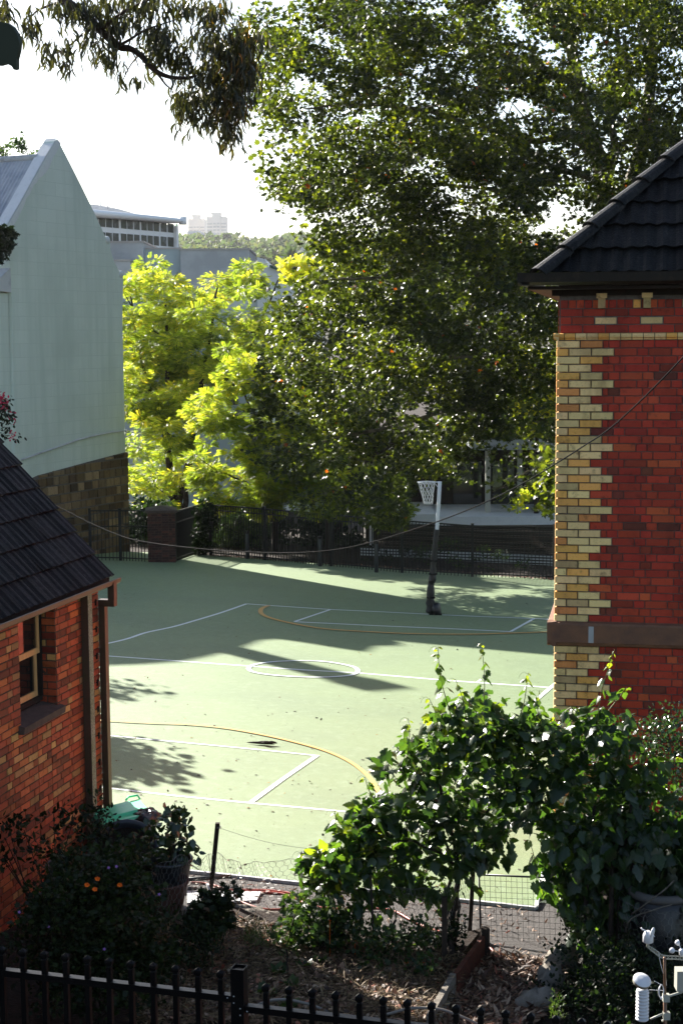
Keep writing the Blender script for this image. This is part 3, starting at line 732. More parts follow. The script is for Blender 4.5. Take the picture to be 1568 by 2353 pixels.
def mint_house():
    E = V(*at(288, 1000, 53.0)[:2], 0); U = nrm(V(-.454, -.891, 0)); N = nrm(V(.891, -.454, 0)); W = Wall(E, U, N)
    plaster_mat('mint_plaster', U, (.74, .80, .73), (.62, .69, .62), (.56, .63, .56))
    zb = -7.6
    t = thing('gabled_house', 'tall pale green rendered house with steep gable, stone base and corrugated roof', 'house', (E[0], E[1], gz(E[0], E[1])))
    outline = [(288, 1150), (288, 1000), (285, 900), (282, 760), (282, 698), (283.6, 643), (282.5, 630), (278, 625), (273.7, 621.6), (268, 611), (262, 598), (254, 572), (253, 553), (247, 548), (242, 543), (218.6, 491.6), (187, 426.7), (160, 373), (137.8, 330), (134, 324), (130, 320.7), (126, 323),
               (105, 361), (75, 415), (45, 470), (17, 517), (22, 530), (23.6, 545), (24, 600), (26, 655), (28, 704), (31, 840), (33.7, 963), (34, 1150)]
    pts = []
    for q in outline:
        s_, z_ = W.sz(*q); pts.append([s_, z_])
    pts[0][1] = zb; pts[-1][1] = zb
    sl = pts[-2][0]
    w_ = MB(); w_.prism([W.p(a, z, 0) for a, z in pts], -N*.38)
    # long camera-side wall and far walls of the block
    N2 = nrm(V(-.454, -.891, 0)); UL = nrm(V(-.891, .454, 0)); LL = 11.0
    sA, zA = W.sz(130, 322); sR = W.sz(284, 660)[0]; zE = W.sz(24, 560)[1]
    zE2 = W.sz(283, 650)[1]
    w_.obox(W.p(sl-.02, zb, -.36), -N*LL, -U*.3, V(0, 0, zE-zb)); w_.obox(W.p(sR+.32, zb, -.36), -N*LL, -U*.3, V(0, 0, zE2-zb-.3)); w_.obox(W.p(sl-.3, zb, -LL-.0), -N*.3, -U*(sl-sR-.6), V(0, 0, zE-zb))
    wo = w_.build('wall', 'mint_plaster', t)
    # parapet coping along the left rake; sunlit white put into its colour, ragged edge
    cp = MB(); ra = [(130, 319.5), (105, 360), (75, 414), (45, 469), (15, 519)]
    inner = [(139, 330), (131, 345), (128, 352), (122, 360), (117, 372), (113, 384), (107, 392), (104, 398), (96, 405), (88, 410), (84, 419), (77, 425), (70, 440), (67, 447), (60, 455), (55, 470), (49, 483), (43, 495), (36, 508), (29, 519), (22, 527)]
    tip = [W.p(*W.sz(*q), .012) for q in ra]; inn = [W.p(*W.sz(*q), .012) for q in inner]
    cp.prism(tip[::-1]+inn, N*.02)
    back = [p-N*.42 for p in [W.p(*W.sz(*q), 0)+V(0, 0, .03) for q in ra]]; fr = [W.p(*W.sz(*q), .012)+V(0, 0, .03) for q in ra]
    cp.add(fr+back, [(i, i+1, i+1+5, i+5) for i in range(4)])
    cp.build('coping', 'white_paint', wo)
    for q in ((247, 547), (278, 626)):
        ks = MB(); a, z = W.sz(*q); ks.lathe(W.p(a-.02, z-.06, -.40), [(.12, 0), (.13, .03), (.13, .40), (.10, .43)], axis=N, seg=12); ks.build('kneeler', 'white_paint', wo)
    # stone base
    st = MB(); sp = [W.sz(*q) for q in ((86, 1090), (150, 1073), (220, 1054), (288.7, 1036))]
    a0 = W.sz(294, 1150)[0]
    core = MB(); core.prism([W.p(sl+.05, zb, .0), W.p(a0, zb, .0), W.p(a0, sp[3][1]-.03, .0)]+[W.p(a, z-.03, .0) for a, z in sp[::-1][1:]]+[W.p(sl+.05, sp[0][1]-.25, 0)], N*.03)
    bo = core.build('stone_base', 'mortar', t)
    z = zb; r = 0
    line = lambda a: sp[3][1]+(sp[0][1]-sp[3][1])*(a-sp[3][0])/(sp[0][0]-sp[3][0])
    while z < sp[3][1]+.1:
        hh = rnd.choice((.2, .26, .3)); a = a0
        while a < sl:
            Lb = rnd.uniform(.25, .62); top = min(z+hh-.02, line(a+Lb/2)-.04)
            if top > z+.06:
                k = rnd.uniform(.5, 1.35); c = rnd.choice([(.17, .105, .05), (.20, .13, .07), (.11, .065, .035), (.27, .18, .10)])
                brick(st, W, a, a+Lb-.025, z, top, .055+rnd.uniform(0, .02), tuple(q*k for q in c), ch=.02)
            a += Lb
        z += hh
    st.build('stonework', 'brick', bo)
    # conduit
    cd = MB(); P = [W.p(*W.sz(*q), .05) for q in ((48, 1056), (98, 1038), (142, 1023), (175, 1011), (210, 1002), (250, 993.5), (289, 989))]; cd.tube(spline(P, 4), .03, 6)
    cd.tube([W.p(*W.sz(288, 989), .05), W.p(*W.sz(286, 1004), .05)], .022, 5); cd.build('conduit', 'zinc_edge', t)
    # corrugated roof, near slope
    ridge = W.p(*W.sz(108, 361), -.40); eave = W.p(*W.sz(22, 521), -.40)
    rz = ridge[2]; ez = eave[2]
    SLv = eave-ridge; Ls = np.linalg.norm(SLv); sd = SLv/Ls; nn = nrm(np.cross(sd, N)); nn = nn if nn[2] > 0 else -nn
    rf = MB(); x = 0.0; vs = []; k = 0
    while x < 5.0:
        o = nn*(.022*math.cos(2*math.pi*x/.14)); b_ = ridge-N*x+o; vs += [b_, b_+SLv*1.02]; x += .0175; k += 1
    rf.add(vs, [(2*i, 2*i+1, 2*i+3, 2*i+2) for i in range(k-1)])
    rf.obox(ridge-N*5.0-nn*.02, -N*(LL-5.2), SLv*1.02, nn*.04)
    rf.build('roof', 'zinc', t)['label'] = 'silver corrugated roof slope facing the camera'
    rf2 = MB(); e2 = W.p(sR+.3, zE2-.2, -.40); rr = ridge+V(0, 0, .0); rf2.obox(rr-nn*.03, -N*(LL-.2), (e2-rr), V(0, 0, .05)); rf2.build('roof', 'zinc', t)['label'] = 'far slope of the corrugated roof'
    rc = MB(); rc.tube([ridge+V(0, 0, .02)+N*.05, ridge+V(0, 0, .02)-N*(LL-.2)], .10, 8); rc.build('ridge_cap', 'zinc_edge', t)
    sk = MB(); s0 = ridge+SLv*.80-N*.18; sk.obox(s0+nn*.03, -N*.22, SLv*.22, nn*.05); sk.build('flashing', 'zinc_edge', t)
    sk = MB(); s0 = ridge+SLv*.70-N*.5; sk.obox(s0+nn*.04, -N*1.3, SLv*.30, nn*.05); sk.build('skylight', 'white_paint', t)
    # lean-to roof on the camera side
    Q = W.p(*W.sz(28, 660), -.0); zz = W.sz(30, 672)[1]
    W2 = Wall(W.p(sl, 0, 0), UL, N2)
    lr = MB(); z0 = zz; a_ = -.10
    lr.obox(W2.p(a_+.25, z0, 1.0), UL*7, -N2*1.15, V(0, 0, .06)); lr.prism([W2.p(a_+.1, z0+.07, 1.05), W2.p(a_+.1, z0+.75, -.05), W2.p(a_+.1, z0+.0, -.05)], UL*7)
    lr.build('lean_to_roof', 'zinc_edge', t)
    gt = MB(); gt.obox(W2.p(a_-.08, z0-.10, 1.0), UL*7, N2*.12, V(0, 0, .12)); gt.build('gutter', 'gutter_brown', t)
    ln = MB(); ln.obox(W2.p(.10, zb, .0), UL*6.8, N2*.85, V(0, 0, z0-zb-.02)); ln.build('lean_to_wall', 'mint_plaster', t)
    return W, W2, sl
MW, MW2, msl = mint_house()
# ivy hanging on the upper left of the house
def ivy(name, label, cat, px, Y, th, n, size, m, tmpl='lobed2', base=None, loc=None, ncl=30, rc=.25, group=None):
    P, idx, d, C = crown(px, Y, th, ncl, rc, n)
    t = thing(name, label, cat, loc if loc is not None else (C[:, 0].mean(), C[:, 1].mean(), P[:, 2].min()), group)
    dirs = rdir(n, (0, 0, -.5)); scatter('foliage', tmpl, P, dirs, rng.uniform(0, 6.28, n), size*rng.uniform(.6, 1.2, n), rng.uniform(0, 1, n), m, t)
    return t, C
leafmat('leaf_plane', [(0, (.006, .010, .0035)), (.5, (.014, .022, .006)), (.8, (.036, .050, .010)), (.985, (.052, .062, .009)), (.998, (.10, .03, .01)), (1, (.13, .028, .008))], .42, (6.8, 6.2, 1.4), .36, .36)
leafmat('leaf_robinia', [(0, (.036, .056, .005)), (.35, (.095, .128, .009)), (.75, (.200, .220, .017)), (1, (.36, .29, .02))], .58, (3.9, 4.0, 2.8), .5, .45)
leafmat('leaf_euc', [(0, (.012, .015, .007)), (.6, (.022, .024, .009)), (.85, (.04, .040, .010)), (.95, (.09, .055, .010)), (1, (.20, .08, .015))], .34, (3.0, 2.8, 1.0), .4, .5)
leafmat('leaf_grape', [(0, (.010, .024, .010)), (.5, (.018, .040, .014)), (.8, (.034, .062, .014)), (1, (.12, .15, .02))], .34, (5.5, 5.5, 1.3), .33, .5)
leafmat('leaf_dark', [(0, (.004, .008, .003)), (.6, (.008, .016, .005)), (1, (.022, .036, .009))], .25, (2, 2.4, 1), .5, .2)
leafmat('leaf_glossy', [(0, (.014, .030, .014)), (.6, (.026, .05, .02)), (1, (.06, .085, .03))], .25, (2, 2.5, 1), .25, .7)
leafmat('leaf_bed', [(0, (.014, .028, .009)), (.6, (.028, .055, .013)), (1, (.08, .11, .025))], .35, (2, 2.2, .9), .45, .4)
leafmat('leaf_far', [(0, (.05, .075, .035)), (.6, (.075, .10, .045)), (1, (.12, .115, .05))], .3, (1.8, 2, 1), .7, .2)
leafmat('straw', [(0, (.035, .020, .010)), (.4, (.08, .048, .022)), (.8, (.17, .115, .055)), (1, (.30, .22, .12))], .15, (1.2, 1.1, 1), .7, .3)
leafmat('litter', [(0, (.03, .014, .008)), (.4, (.08, .034, .018)), (.7, (.17, .09, .05)), (.92, (.36, .26, .18)), (1, (.28, .05, .02))], .15, (1.2, 1.1, 1), .6, .4)
leafmat('court_litter', [(0, (.02, .018, .012)), (.5, (.055, .04, .02)), (.8, (.15, .09, .03)), (1, (.35, .2, .04))], .1, (1.2, 1.1, 1), .7, .3)
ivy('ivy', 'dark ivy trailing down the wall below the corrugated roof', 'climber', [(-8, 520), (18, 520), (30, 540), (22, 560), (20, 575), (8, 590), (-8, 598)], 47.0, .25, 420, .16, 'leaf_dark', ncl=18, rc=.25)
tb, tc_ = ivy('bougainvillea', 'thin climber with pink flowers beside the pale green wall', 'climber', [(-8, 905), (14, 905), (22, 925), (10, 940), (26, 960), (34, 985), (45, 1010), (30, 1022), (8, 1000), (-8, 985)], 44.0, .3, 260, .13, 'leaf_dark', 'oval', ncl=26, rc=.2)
n = 90; P, idx, d, C = crown([(-8, 908), (8, 908), (20, 920), (10, 934), (-8, 940)], 43.8, .2, 9, .16, n)
scatter('blossoms', 'wide', P, rdir(n), rng.uniform(0, 6, n), .10, np.ones(n), 'pink_petal', tb)['kind'] = 'stuff'
P = pt_arr(rng.uniform(20, 38, 30), rng.uniform(940, 1015, 30), np.full(30, 43.9)); scatter('blossoms', 'wide', P, rdir(30), rng.uniform(0, 6, 30), .07, np.ones(30), 'pink_petal', tb)['kind'] = 'stuff'

# ================================================================== neighbour stand-in left of the frame: chimney and added wall that shade the court
def neighbour():
    t = thing('chimney_shade_wall', 'unseen tall chimney left of the court with a wall shaped to cast roof shade', 'house', (-16, 44, -7))
    def up_from(px, py, k): g = gnd(px, py); return g+SUN*k
    a = up_from(880, 1581, 28.0)
    c = MB(); hx = nrm(V(SUN_H[1], -SUN_H[0], 0)); c.obox(V(a[0], a[1], -7.6)-hx*.38-SUN_H*.3, hx*.76, SUN_H*.6, V(0, 0, a[2]+7.6-.1)); c.obox(V(a[0], a[1], a[2]-.35)-hx*.46-SUN_H*.38, hx*.92, SUN_H*.76, V(0, 0, .3)); c.build('chimney', 'mint_plaster', t)
    # added wall shaped so that its shadow leaves the lit notch on the court
    pts = [up_from(a_, b_, 27.5) for a_, b_ in ((930, 1484), (866, 1485), (843, 1499), (790, 1492), (700, 1477), (640, 1469), (600, 1472), (568, 1485), (545, 1494), (509, 1502), (480, 1509), (420, 1521), (330, 1527), (225, 1531), (60, 1536))]
    d_ = SUN_H*2.6; w_ = MB()
    prof = [V(q[0], q[1], q[2]) for q in pts]
    base = [V(q[0], q[1], -7.6) for q in prof]
    vs = prof+base; m_ = len(prof)
    w_.add(vs+[v+d_ for v in vs], [(i, i+1, i+1+m_, i+m_) for i in range(m_-1)]+[(i+2*m_, i+2*m_+1, i+3*m_+1, i+3*m_) for i in range(m_-1)]+[(i, i+1, i+1+2*m_, i+2*m_) for i in range(m_-1)]+[(0, m_, 3*m_, 2*m_), (m_-1, 2*m_-1, 4*m_-1, 3*m_-1)])
    w_.build('wall', 'mint_plaster', t)
neighbour()

# ================================================================== background buildings
def pale_building():
    Y = 82.0; zb = -9.5
    def P(px, py, y=Y): return at(px, py, y)
    t = thing('pale_building', 'large pale blue-grey building behind the yellow-green tree', 'building', (P(500, 800)[0], Y, zb))
    m = MB(); o = P(262, 668); e = P(660, 668)
    m.obox(V(o[0], Y, zb), V(e[0]-o[0], 0, 0), V(0, 14, 0), V(0, 0, P(500, 660)[2]-zb)); m.build('wall', 'pale_wall', t)
    # gabled wing with green trim
    g = MB(); pts = [P(596, 612), P(596, 596), P(616, 601), P(620, 617), P(690, 640), P(740, 662)]; pts = [V(q[0], Y-2.5, q[2]) for q in pts]
    lo = [V(pts[-1][0], Y-2.5, zb), V(pts[0][0], Y-2.5, zb)]; g.prism(pts+lo, V(0, 10, 0)); g.build('wing_wall', 'white_paint', t)
    tr = MB(); a, b = P(619, 614, Y-2.7), P(742, 660, Y-2.7); tr.obox(a, b-a, V(0, .25, 0), V(0, 0, .14)); tr.build('roof_trim', 'green_trim', t)
    for x0, x1, y0, y1 in ((330, 352, 850, 930), (420, 440, 850, 930), (520, 545, 850, 930)):
        w_ = MB(); a, b = P(x0, y1, Y-.06), P(x1, y0, Y-.06); w_.obox(a, V(b[0]-a[0], 0, 0), V(0, .05, 0), V(0, 0, b[2]-a[2])); w_.build('window', 'glass_far', t)
pale_building()
def white_hall():
    Y = 150.0
    t = thing('white_building', 'long white building with curved roof edge and two rows of square windows', 'building', (at(320, 600, Y)[0], Y, -9))
    # facade runs toward the right and away a little; position measured on one plane
    A = at(205, 520, 138.0); B = at(401, 520, 152.0); U = nrm(V(B[0]-A[0], B[1]-A[1], 0)); N = nrm(V(U[1], -U[0], 0)); W = Wall(A, U, N)
    zb = -9
    # wall behind the windows
    m = MB(); pts = [W.sz(x, y) for x, y in ((205, 503), (260, 505), (330, 511), (403, 517), (403, 640), (205, 640))]
    pts[-1] = (pts[-1][0], zb); pts[-2] = (pts[-2][0], zb)
    m.prism([W.p(a, z, 0) for a, z in pts], -N*9); wo = m.build('wall', 'hall_white', t)
    top = lambda x: 499+(x-227)*.098; 
    xs = [(204, 219), (219.5, 224), (227, 241), (243.5, 256.5), (259, 272), (277.5, 290), (292.5, 305), (308, 320), (324.5, 336.5), (339, 350.5), (353, 364.5), (369, 382), (385, 398.5)]
    for x0, x1 in xs:
        yc = lambda x: 499+(x-227)*.088
        for r in (0, 1):
            off = (0, 33.5)[r]; hgt = (21, 20)[r]
            a0, z1 = W.sz(x0, yc(x0)+off-(x0-227)*.015*r); a1, _ = W.sz(x1, yc(x0)+off); _, z0 = W.sz(x0, yc(x0)+off+hgt-(x0-227)*.004)
            w_ = MB(); w_.obox(W.p(a0, z0, .02), U*(a1-a0), N*.03, V(0, 0, z1-z0)); w_.build('window', 'glass_far', t)
    # rounded roof edge
    rf = MB(); line = [(195, 478), (230, 482), (270, 486), (310, 490), (350, 494), (400, 499.5), (424, 502)]
    hp_ = []
    for i, (x, y) in enumerate(line):
        a, z = W.sz(x, y, 1.2); tk = W.sz(x, y+17-(x-195)*.03, 1.2)[1]; hp_.append((a, z, tk))
    vs = []; prof_n = 9
    for a, z, tk in hp_:
        r_ = (z-tk)/2
        for j in range(prof_n):
            an = -math.pi/2+math.pi*j/(prof_n-1); vs.append(W.p(a, (z+tk)/2+r_*math.sin(an), 1.0+r_*math.cos(an)*1.2))
        vs.append(W.p(a, z+.3, -9)); vs.append(W.p(a, tk, -9))
    q = prof_n+2
    rf.add(vs, [(i*q+j, i*q+(j+1) % q, (i+1)*q+(j+1) % q, (i+1)*q+j) for i in range(len(hp_)-1) for j in range(q)]+[tuple(range(q)), tuple((len(hp_)-1)*q+j for j in range(q))][0:2], None, False)
    rf.lathe(W.p(hp_[-1][0], (hp_[-1][1]+hp_[-1][2])/2, 1.0-.0)-V(0, 0, .0), [(.36, -.36), (.36, .36)], axis=(0, 0, 1), seg=14)
    rf.build('roof', 'hall_white', t)
    r2 = MB(); l2 = [(195, 470), (215, 469), (245, 474), (275, 480), (310, 490)]; p2 = [at(x, y, 156) for x, y in l2]; r2.prism(p2+[at(310, 500, 156), at(195, 500, 156)], V(0, 5, 0)); r2.build('roof', 'zinc_edge', t)
    for x in (232, 248.5):
        v_ = MB(); v_.tube([at(x, 480, 155), at(x, 460, 155)], .06, 5); v_.build('flue', 'zinc_edge', t)
    cs = MB(); a, z = W.sz(401, 520); cs.obox(W.p(a-.3, zb, .0), U*.35, N*.4, V(0, 0, z-zb)); cs.build('column', 'hall_white', t)
    sg = MB(); a, z = W.sz(414, 515); sg.obox(W.p(a, z-.2, -.5), U*.35, N*.06, V(0, 0, .22)); 
    sg.obox(W.p(a+.15, z+.02, -.5), U*.04, N*.04, V(0, 0, .25)); so_ = sg.build('exit_sign', 'sign_green', t)
    fg = MB(); fg.obox(W.p(a+.03, z-.14, -.435), U*.10, N*.004, V(0, 0, .1)); fg.obox(W.p(a+.18, z-.12, -.435), U*.12, N*.004, V(0, 0, .04)); fg.build('sign_mark', 'hall_white', so_)
white_hall()
def grey_block():
    Y = 112.0; t = thing('parapet_building', 'low pale grey building with dark coping in front of the white hall', 'building', (at(350, 600, Y)[0], Y, -9))
    def P(px, py, y=Y): return at(px, py, y)
    def blk(nm, x0, x1, ytop, yy, dep, m_, cop=True):
        m = MB(); a, b = P(x0, ytop, yy), P(x1, ytop, yy); m.obox(V(a[0], yy, -9), V(b[0]-a[0], 0, 0), V(0, dep, 0), V(0, 0, a[2]+9)); w_ = m.build(nm, m_, t)
        if cop: c = MB(); c.obox(V(a[0]-.08, yy-.08, a[2]), V(b[0]-a[0]+.16, 0, 0), V(0, dep+.1, 0), V(0, 0, .12)); c.build('coping', 'tower_band', w_)
    blk('wall', 200, 329, 558, Y, 9, 'grey_wall'); blk('wall', 329.2, 414, 573, Y+1.2, 8, 'pale_wall'); blk('wall', 414.2, 572, 575, Y+.4, 9, 'grey_wall')
    blk('annexe', 262, 300, 600, Y-3, 2.6, 'grey_wall')
grey_block()
def towers():
    for (x0, x1, yt, Y, lab) in ((433, 471, 497, 3200, 'pale apartment tower, the shorter and left of the two far towers'), (475, 521, 491.5, 3100, 'pale apartment tower, the taller and right of the two far towers')):
        a, b = at(x0, 570, Y), at(x1, 570, Y); wd = b[0]-a[0]; zt = at(x0, yt, Y)[2]; z0 = 0
        t = thing('apartment_tower', lab, 'tower block', (a[0]+wd/2, Y, z0), 'far apartment towers')
        m = MB(); fh = 6.4; nf = int((zt-z0)/fh)
        for (u0, u1, dy, cut) in ((0, .30, 4, 2), (.30, .70, 0, 0), (.70, 1.0, 4, 2)):
            m.obox(V(a[0]+wd*u0, Y+dy, z0), V(wd*(u1-u0), 0, 0), V(0, 40, 0), V(0, 0, zt-z0-cut*2.4))
        m.obox(V(a[0]+wd*.22, Y+4, zt), V(wd*.5, 0, 0), V(0, 20, 0), V(0, 0, 3.4)); m.build('wall', 'tower', t)
        bd = MB()
        for k in range(nf-2):
            for (u0, u1, dy) in ((.02, .28, 3.9), (.34, .48, -.1), (.52, .66, -.1), (.72, .98, 3.9)):
                bd.obox(V(a[0]+wd*u0, Y+dy-.8, z0+k*fh+1.8), V(wd*(u1-u0), 0, 0), V(0, .8, 0), V(0, 0, 3.0))
        o = bd.build('balcony', 'tower_band', t); o['kind'] = 'stuff'
    Y = 2300; a, b = at(431, 575, Y), at(494, 575, Y); t = thing('office_block', 'low bluish office block in front of the far towers', 'building', (a[0], Y, 20)); zt = at(431, 531, Y)[2]
    m = MB(); m.obox(V(a[0], Y, 0), V((b[0]-a[0])*.5, 0, 0), V(0, 30, 0), V(0, 0, zt)); m.obox(V(a[0]+(b[0]-a[0])*.5, Y+5, 0), V((b[0]-a[0])*.5, 0, 0), V(0, 30, 0), V(0, 0, zt*.985)); m.build('wall', 'tower_blue', t)
    m = MB()
    for k in range(9): m.obox(V(a[0]+1, Y-.4, zt-8-k*11), V((b[0]-a[0])*.48, 0, 0), V(0, .3, 0), V(0, 0, 4.4))
    o = m.build('window_band', 'tower_band', t)
towers()
# hill and its houses
def hill():
    xs = np.linspace(380, 1700, 60); mb = MB(); vs = []
    rid = lambda x: 556+6*math.sin(x/70)+4*math.sin(x/31+1)
    rows = [(760, 40, .0), (850, 30, .25), (1000, 20, .6), (1250, 6, .9), (1500, 0, 1.0), (1800, 8, 1.0)]
    for (Y, dpx, k) in rows:
        for x in xs:
            p = at(x, rid(x)+dpx, Y); z = -9+(p[2]+9)*k; vs.append(V(p[0], Y, z))
    n = len(xs); mb.add(vs, [(j*n+i, j*n+i+1, (j+1)*n+i+1, (j+1)*n+i) for j in range(len(rows)-1) for i in range(n-1)], None, True)
    struct(mb.build('hill', 'ground_far'))
    # woods on the hill: a mass nobody could count
    Ps = []; 
    for k in range(260):
        px = rng.uniform(405, 1150); f = rng.uniform(0, 1)**.7; Y = 700+f*700
        py = rid(px)+3+36*(1-f)+rng.uniform(-4, 6); c = at(px, py, Y); r = rng.uniform(4, 9)*Y/1000
        q = rng.normal(size=(130, 3)); q /= np.linalg.norm(q, axis=1)[:, None]; Ps.append(c+q*V(1.2, 1, .75)*r*rng.uniform(.7, 1, (130, 1)))
    P = np.concatenate(Ps); n = len(P)
    o = scatter('hill_woods', 'wide', P, rdir(n), rng.uniform(0, 6, n), 3.6*P[:, 1]/1000*rng.uniform(.6, 1.3, n), np.clip(rng.uniform(0, 1, n), 0, 1), 'leaf_far')
    tag(o, 'hazy wooded hillside below the skyline', 'woods', kind='stuff')
    hs = [(660, 690, 573, 585, 620), (686, 702, 567, 600, 700), (716, 735, 574, 592, 640), (738, 765, 563, 590, 690), (640, 655, 588, 600, 520), (700, 716, 590, 603, 560)]
    labs = ['small white house on the hill right of the yellow treetop', 'small white house half hidden among hillside trees', 'small grey-roofed house right of the palms', 'small red-roofed house nearest the big dark tree', 'low white house just above the yellow treetop', 'low white house below the palms']
    for i, (x0, x1, y0, y1, Y) in enumerate(hs):
        a, b = at(x0, y1, Y), at(x1, y0, Y); wd = b[0]-a[0]; t = thing('hill_house', labs[i], 'house', (a[0], Y, a[2]-4), 'houses on the hillside')
        m = MB(); m.obox(V(a[0], Y, a[2]-6), V(wd, 0, 0), V(0, 8, 0), V(0, 0, (b[2]-a[2])*.65+6)); m.build('wall', 'white_paint', t)
        r = MB(); zt = a[2]+(b[2]-a[2])*.65+.05; r.prism([V(a[0]-.4, Y-.4, zt), V(a[0]+wd+.4, Y-.4, zt), V(a[0]+wd/2, Y-.4, b[2])], V(0, 8.5, 0)); r.build('roof', 'terracotta' if i in (3, 2) else 'zinc', t)
        for q in (.2, .6):
            w_ = MB(); w_.obox(V(a[0]+wd*q, Y-.1, a[2]+(b[2]-a[2])*.1), V(wd*.18, 0, 0), V(0, .06, 0), V(0, 0, (b[2]-a[2])*.35)); w_.build('window', 'tower_band', t)
    # palms and the tall pine near the towers
    for i, (px, py, Y, s_) in enumerate([(672, 590, 500, 5.5), (723, 582, 520, 6.0), (741, 585, 520, 5.0)]):
        c = at(px, py, Y); t = thing('palm_tree', ['palm tree on the hill, left of three', 'middle palm of three on the hill', 'palm tree on the hill, right of three'][i], 'palm', (c[0], Y, c[2]-8), 'palms on the hill')
        m = MB(); m.tube([c-V(0, 0, 9), c], [.35, .25], 6); m.build('trunk', 'bark_dark', t)
        n = 60; P = np.tile(c, (n, 1)); scatter('crown', 'thin', P, rdir(n, (0, 0, .15), 1.0), rng.uniform(0, 6, n), s_*rng.uniform(.6, 1, n), rng.uniform(0, .6, n), 'leaf_far', t)
    c = at(521, 567, 1250); t = thing('norfolk_pine', 'tall dark tiered pine standing right of the far towers', 'pine tree', (c[0], 1250, c[2]-10))
    H = at(521, 536, 1250)[2]-c[2]+8; m = MB(); m.tube([c-V(0, 0, 8), c+V(0, 0, H-8)], [.8, .2], 5); m.build('trunk', 'bark_dark', t)
    Ps = []
    for k in range(9):
        zz = H*(.18+.09*k)-8; rr = (1-k/9.5)*H*.22
        for a in range(26): an = rng.uniform(0, 6.28); Ps.append(c+V(math.cos(an)*rr*rng.uniform(.3, 1), math.sin(an)*rr, zz+rng.uniform(-.6, .6)))
    P = np.array(Ps); scatter('crown', 'wide', P, rdir(len(P), (0, 0, .3)), rng.uniform(0, 6, len(P)), 4.0, rng.uniform(0, .5, len(P)), 'leaf_far', t)
hill()

# ================================================================== school building beyond the fence on the right
def school():
    Y = 57.0
    t = thing('school_building', 'shaded low building with white slab edges and columns beyond the fence', 'building', (at(1100, 1200, Y)[0], Y, -8))
    def P(px, py, y=Y): return at(px, py, y)
    def bx(nm, x0, x1, y0, y1, yy, dep, m_):
        m = MB(); a, b = P(x0, y1, yy), P(x1, y0, yy); m.obox(V(a[0], yy, a[2]), V(b[0]-a[0], 0, 0), V(0, dep, 0), V(0, 0, b[2]-a[2])); return m.build(nm, m_, t)
    bx('wall', 840, 1900, 1000, 1400, Y+3.2, 6, 'dark_wood'); bx('slab', 1085, 1900, 1016, 1034, Y-.6, 4, 'grey_wall'); bx('slab', 1000, 1900, 1181, 1207, Y-1.0, 4.2, 'white_paint')
    m = MB(); a, b = P(849, 1205, Y-1), P(1000, 1181, Y-1)
    m.prism([V(a[0], Y-1, a[2]), V(b[0]+.0, Y-1, a[2]), V(b[0], Y-1, b[2]), V(a[0]+.4, Y-1, b[2]), V(a[0]+.1, Y-1, b[2]-.12)], V(0, 4.2, 0)); m.build('canopy_end', 'white_paint', t)
    for x in (1115, 1188, 1290, 1400): bx('column', x, x+11, 1034, 1181, Y+.3, .35, 'instrument_beige')
    for x0, x1 in ((1040, 1105), (1130, 1180), (1202, 1260)): bx('window', x0, x1, 1060, 1165, Y+3.1, .06, 'glass')
    bx('column', 849, 856, 1205, 1300, Y-.8, .2, 'white_paint')
    # slatted screen
    ts = thing('slatted_screen', 'low wall of pale horizontal slats seen through the court fence', 'screen', (P(1100, 1325, 53)[0], 53, -7.6))
    n = 9
    for i in range(n):
        y = 1270+i*6.6; m = MB(); a, b = P(826, y, 53-.5*0), P(1500, y+11, 50.0)
        z = P(900, y+2, 52.5)[2]; A_ = V(P(826, 1300, 53.6)[0], 53.6, z); B_ = V(P(1500, 1300, 50.2)[0], 50.2, z)
        m.obox(A_, B_-A_, V(0, .03, 0), V(0, 0, .058)); m.build('slat', 'kerb', ts)
    m = MB(); A_ = V(P(826, 1300, 53.6)[0], 53.7, -8.2); B_ = V(P(1500, 1300, 50.2)[0], 50.3, -8.2); m.obox(A_, B_-A_, V(0, .05, 0), V(0, 0, P(900, 1268, 52.5)[2]+8.2)); m.build('back_panel', 'dark_wood', ts)
    tu = thing('louvre_screen', 'dark louvred screen above the pale slats behind the fence', 'screen', (P(1100, 1300, 54)[0], 54, -7.6))
    for i in range(14):
        z = P(900, 1213+i*4.1, 54)[2]; m = MB(); A_ = V(P(880, 1300, 54)[0], 55.2, z); B_ = V(P(1500, 1300, 54)[0], 51.6, z); m.obox(A_, B_-A_, V(0, .05, 0), V(0, 0, .028)); m.build('slat', 'gutter_brown' if i % 3 else 'dark_wood', tu)
school()

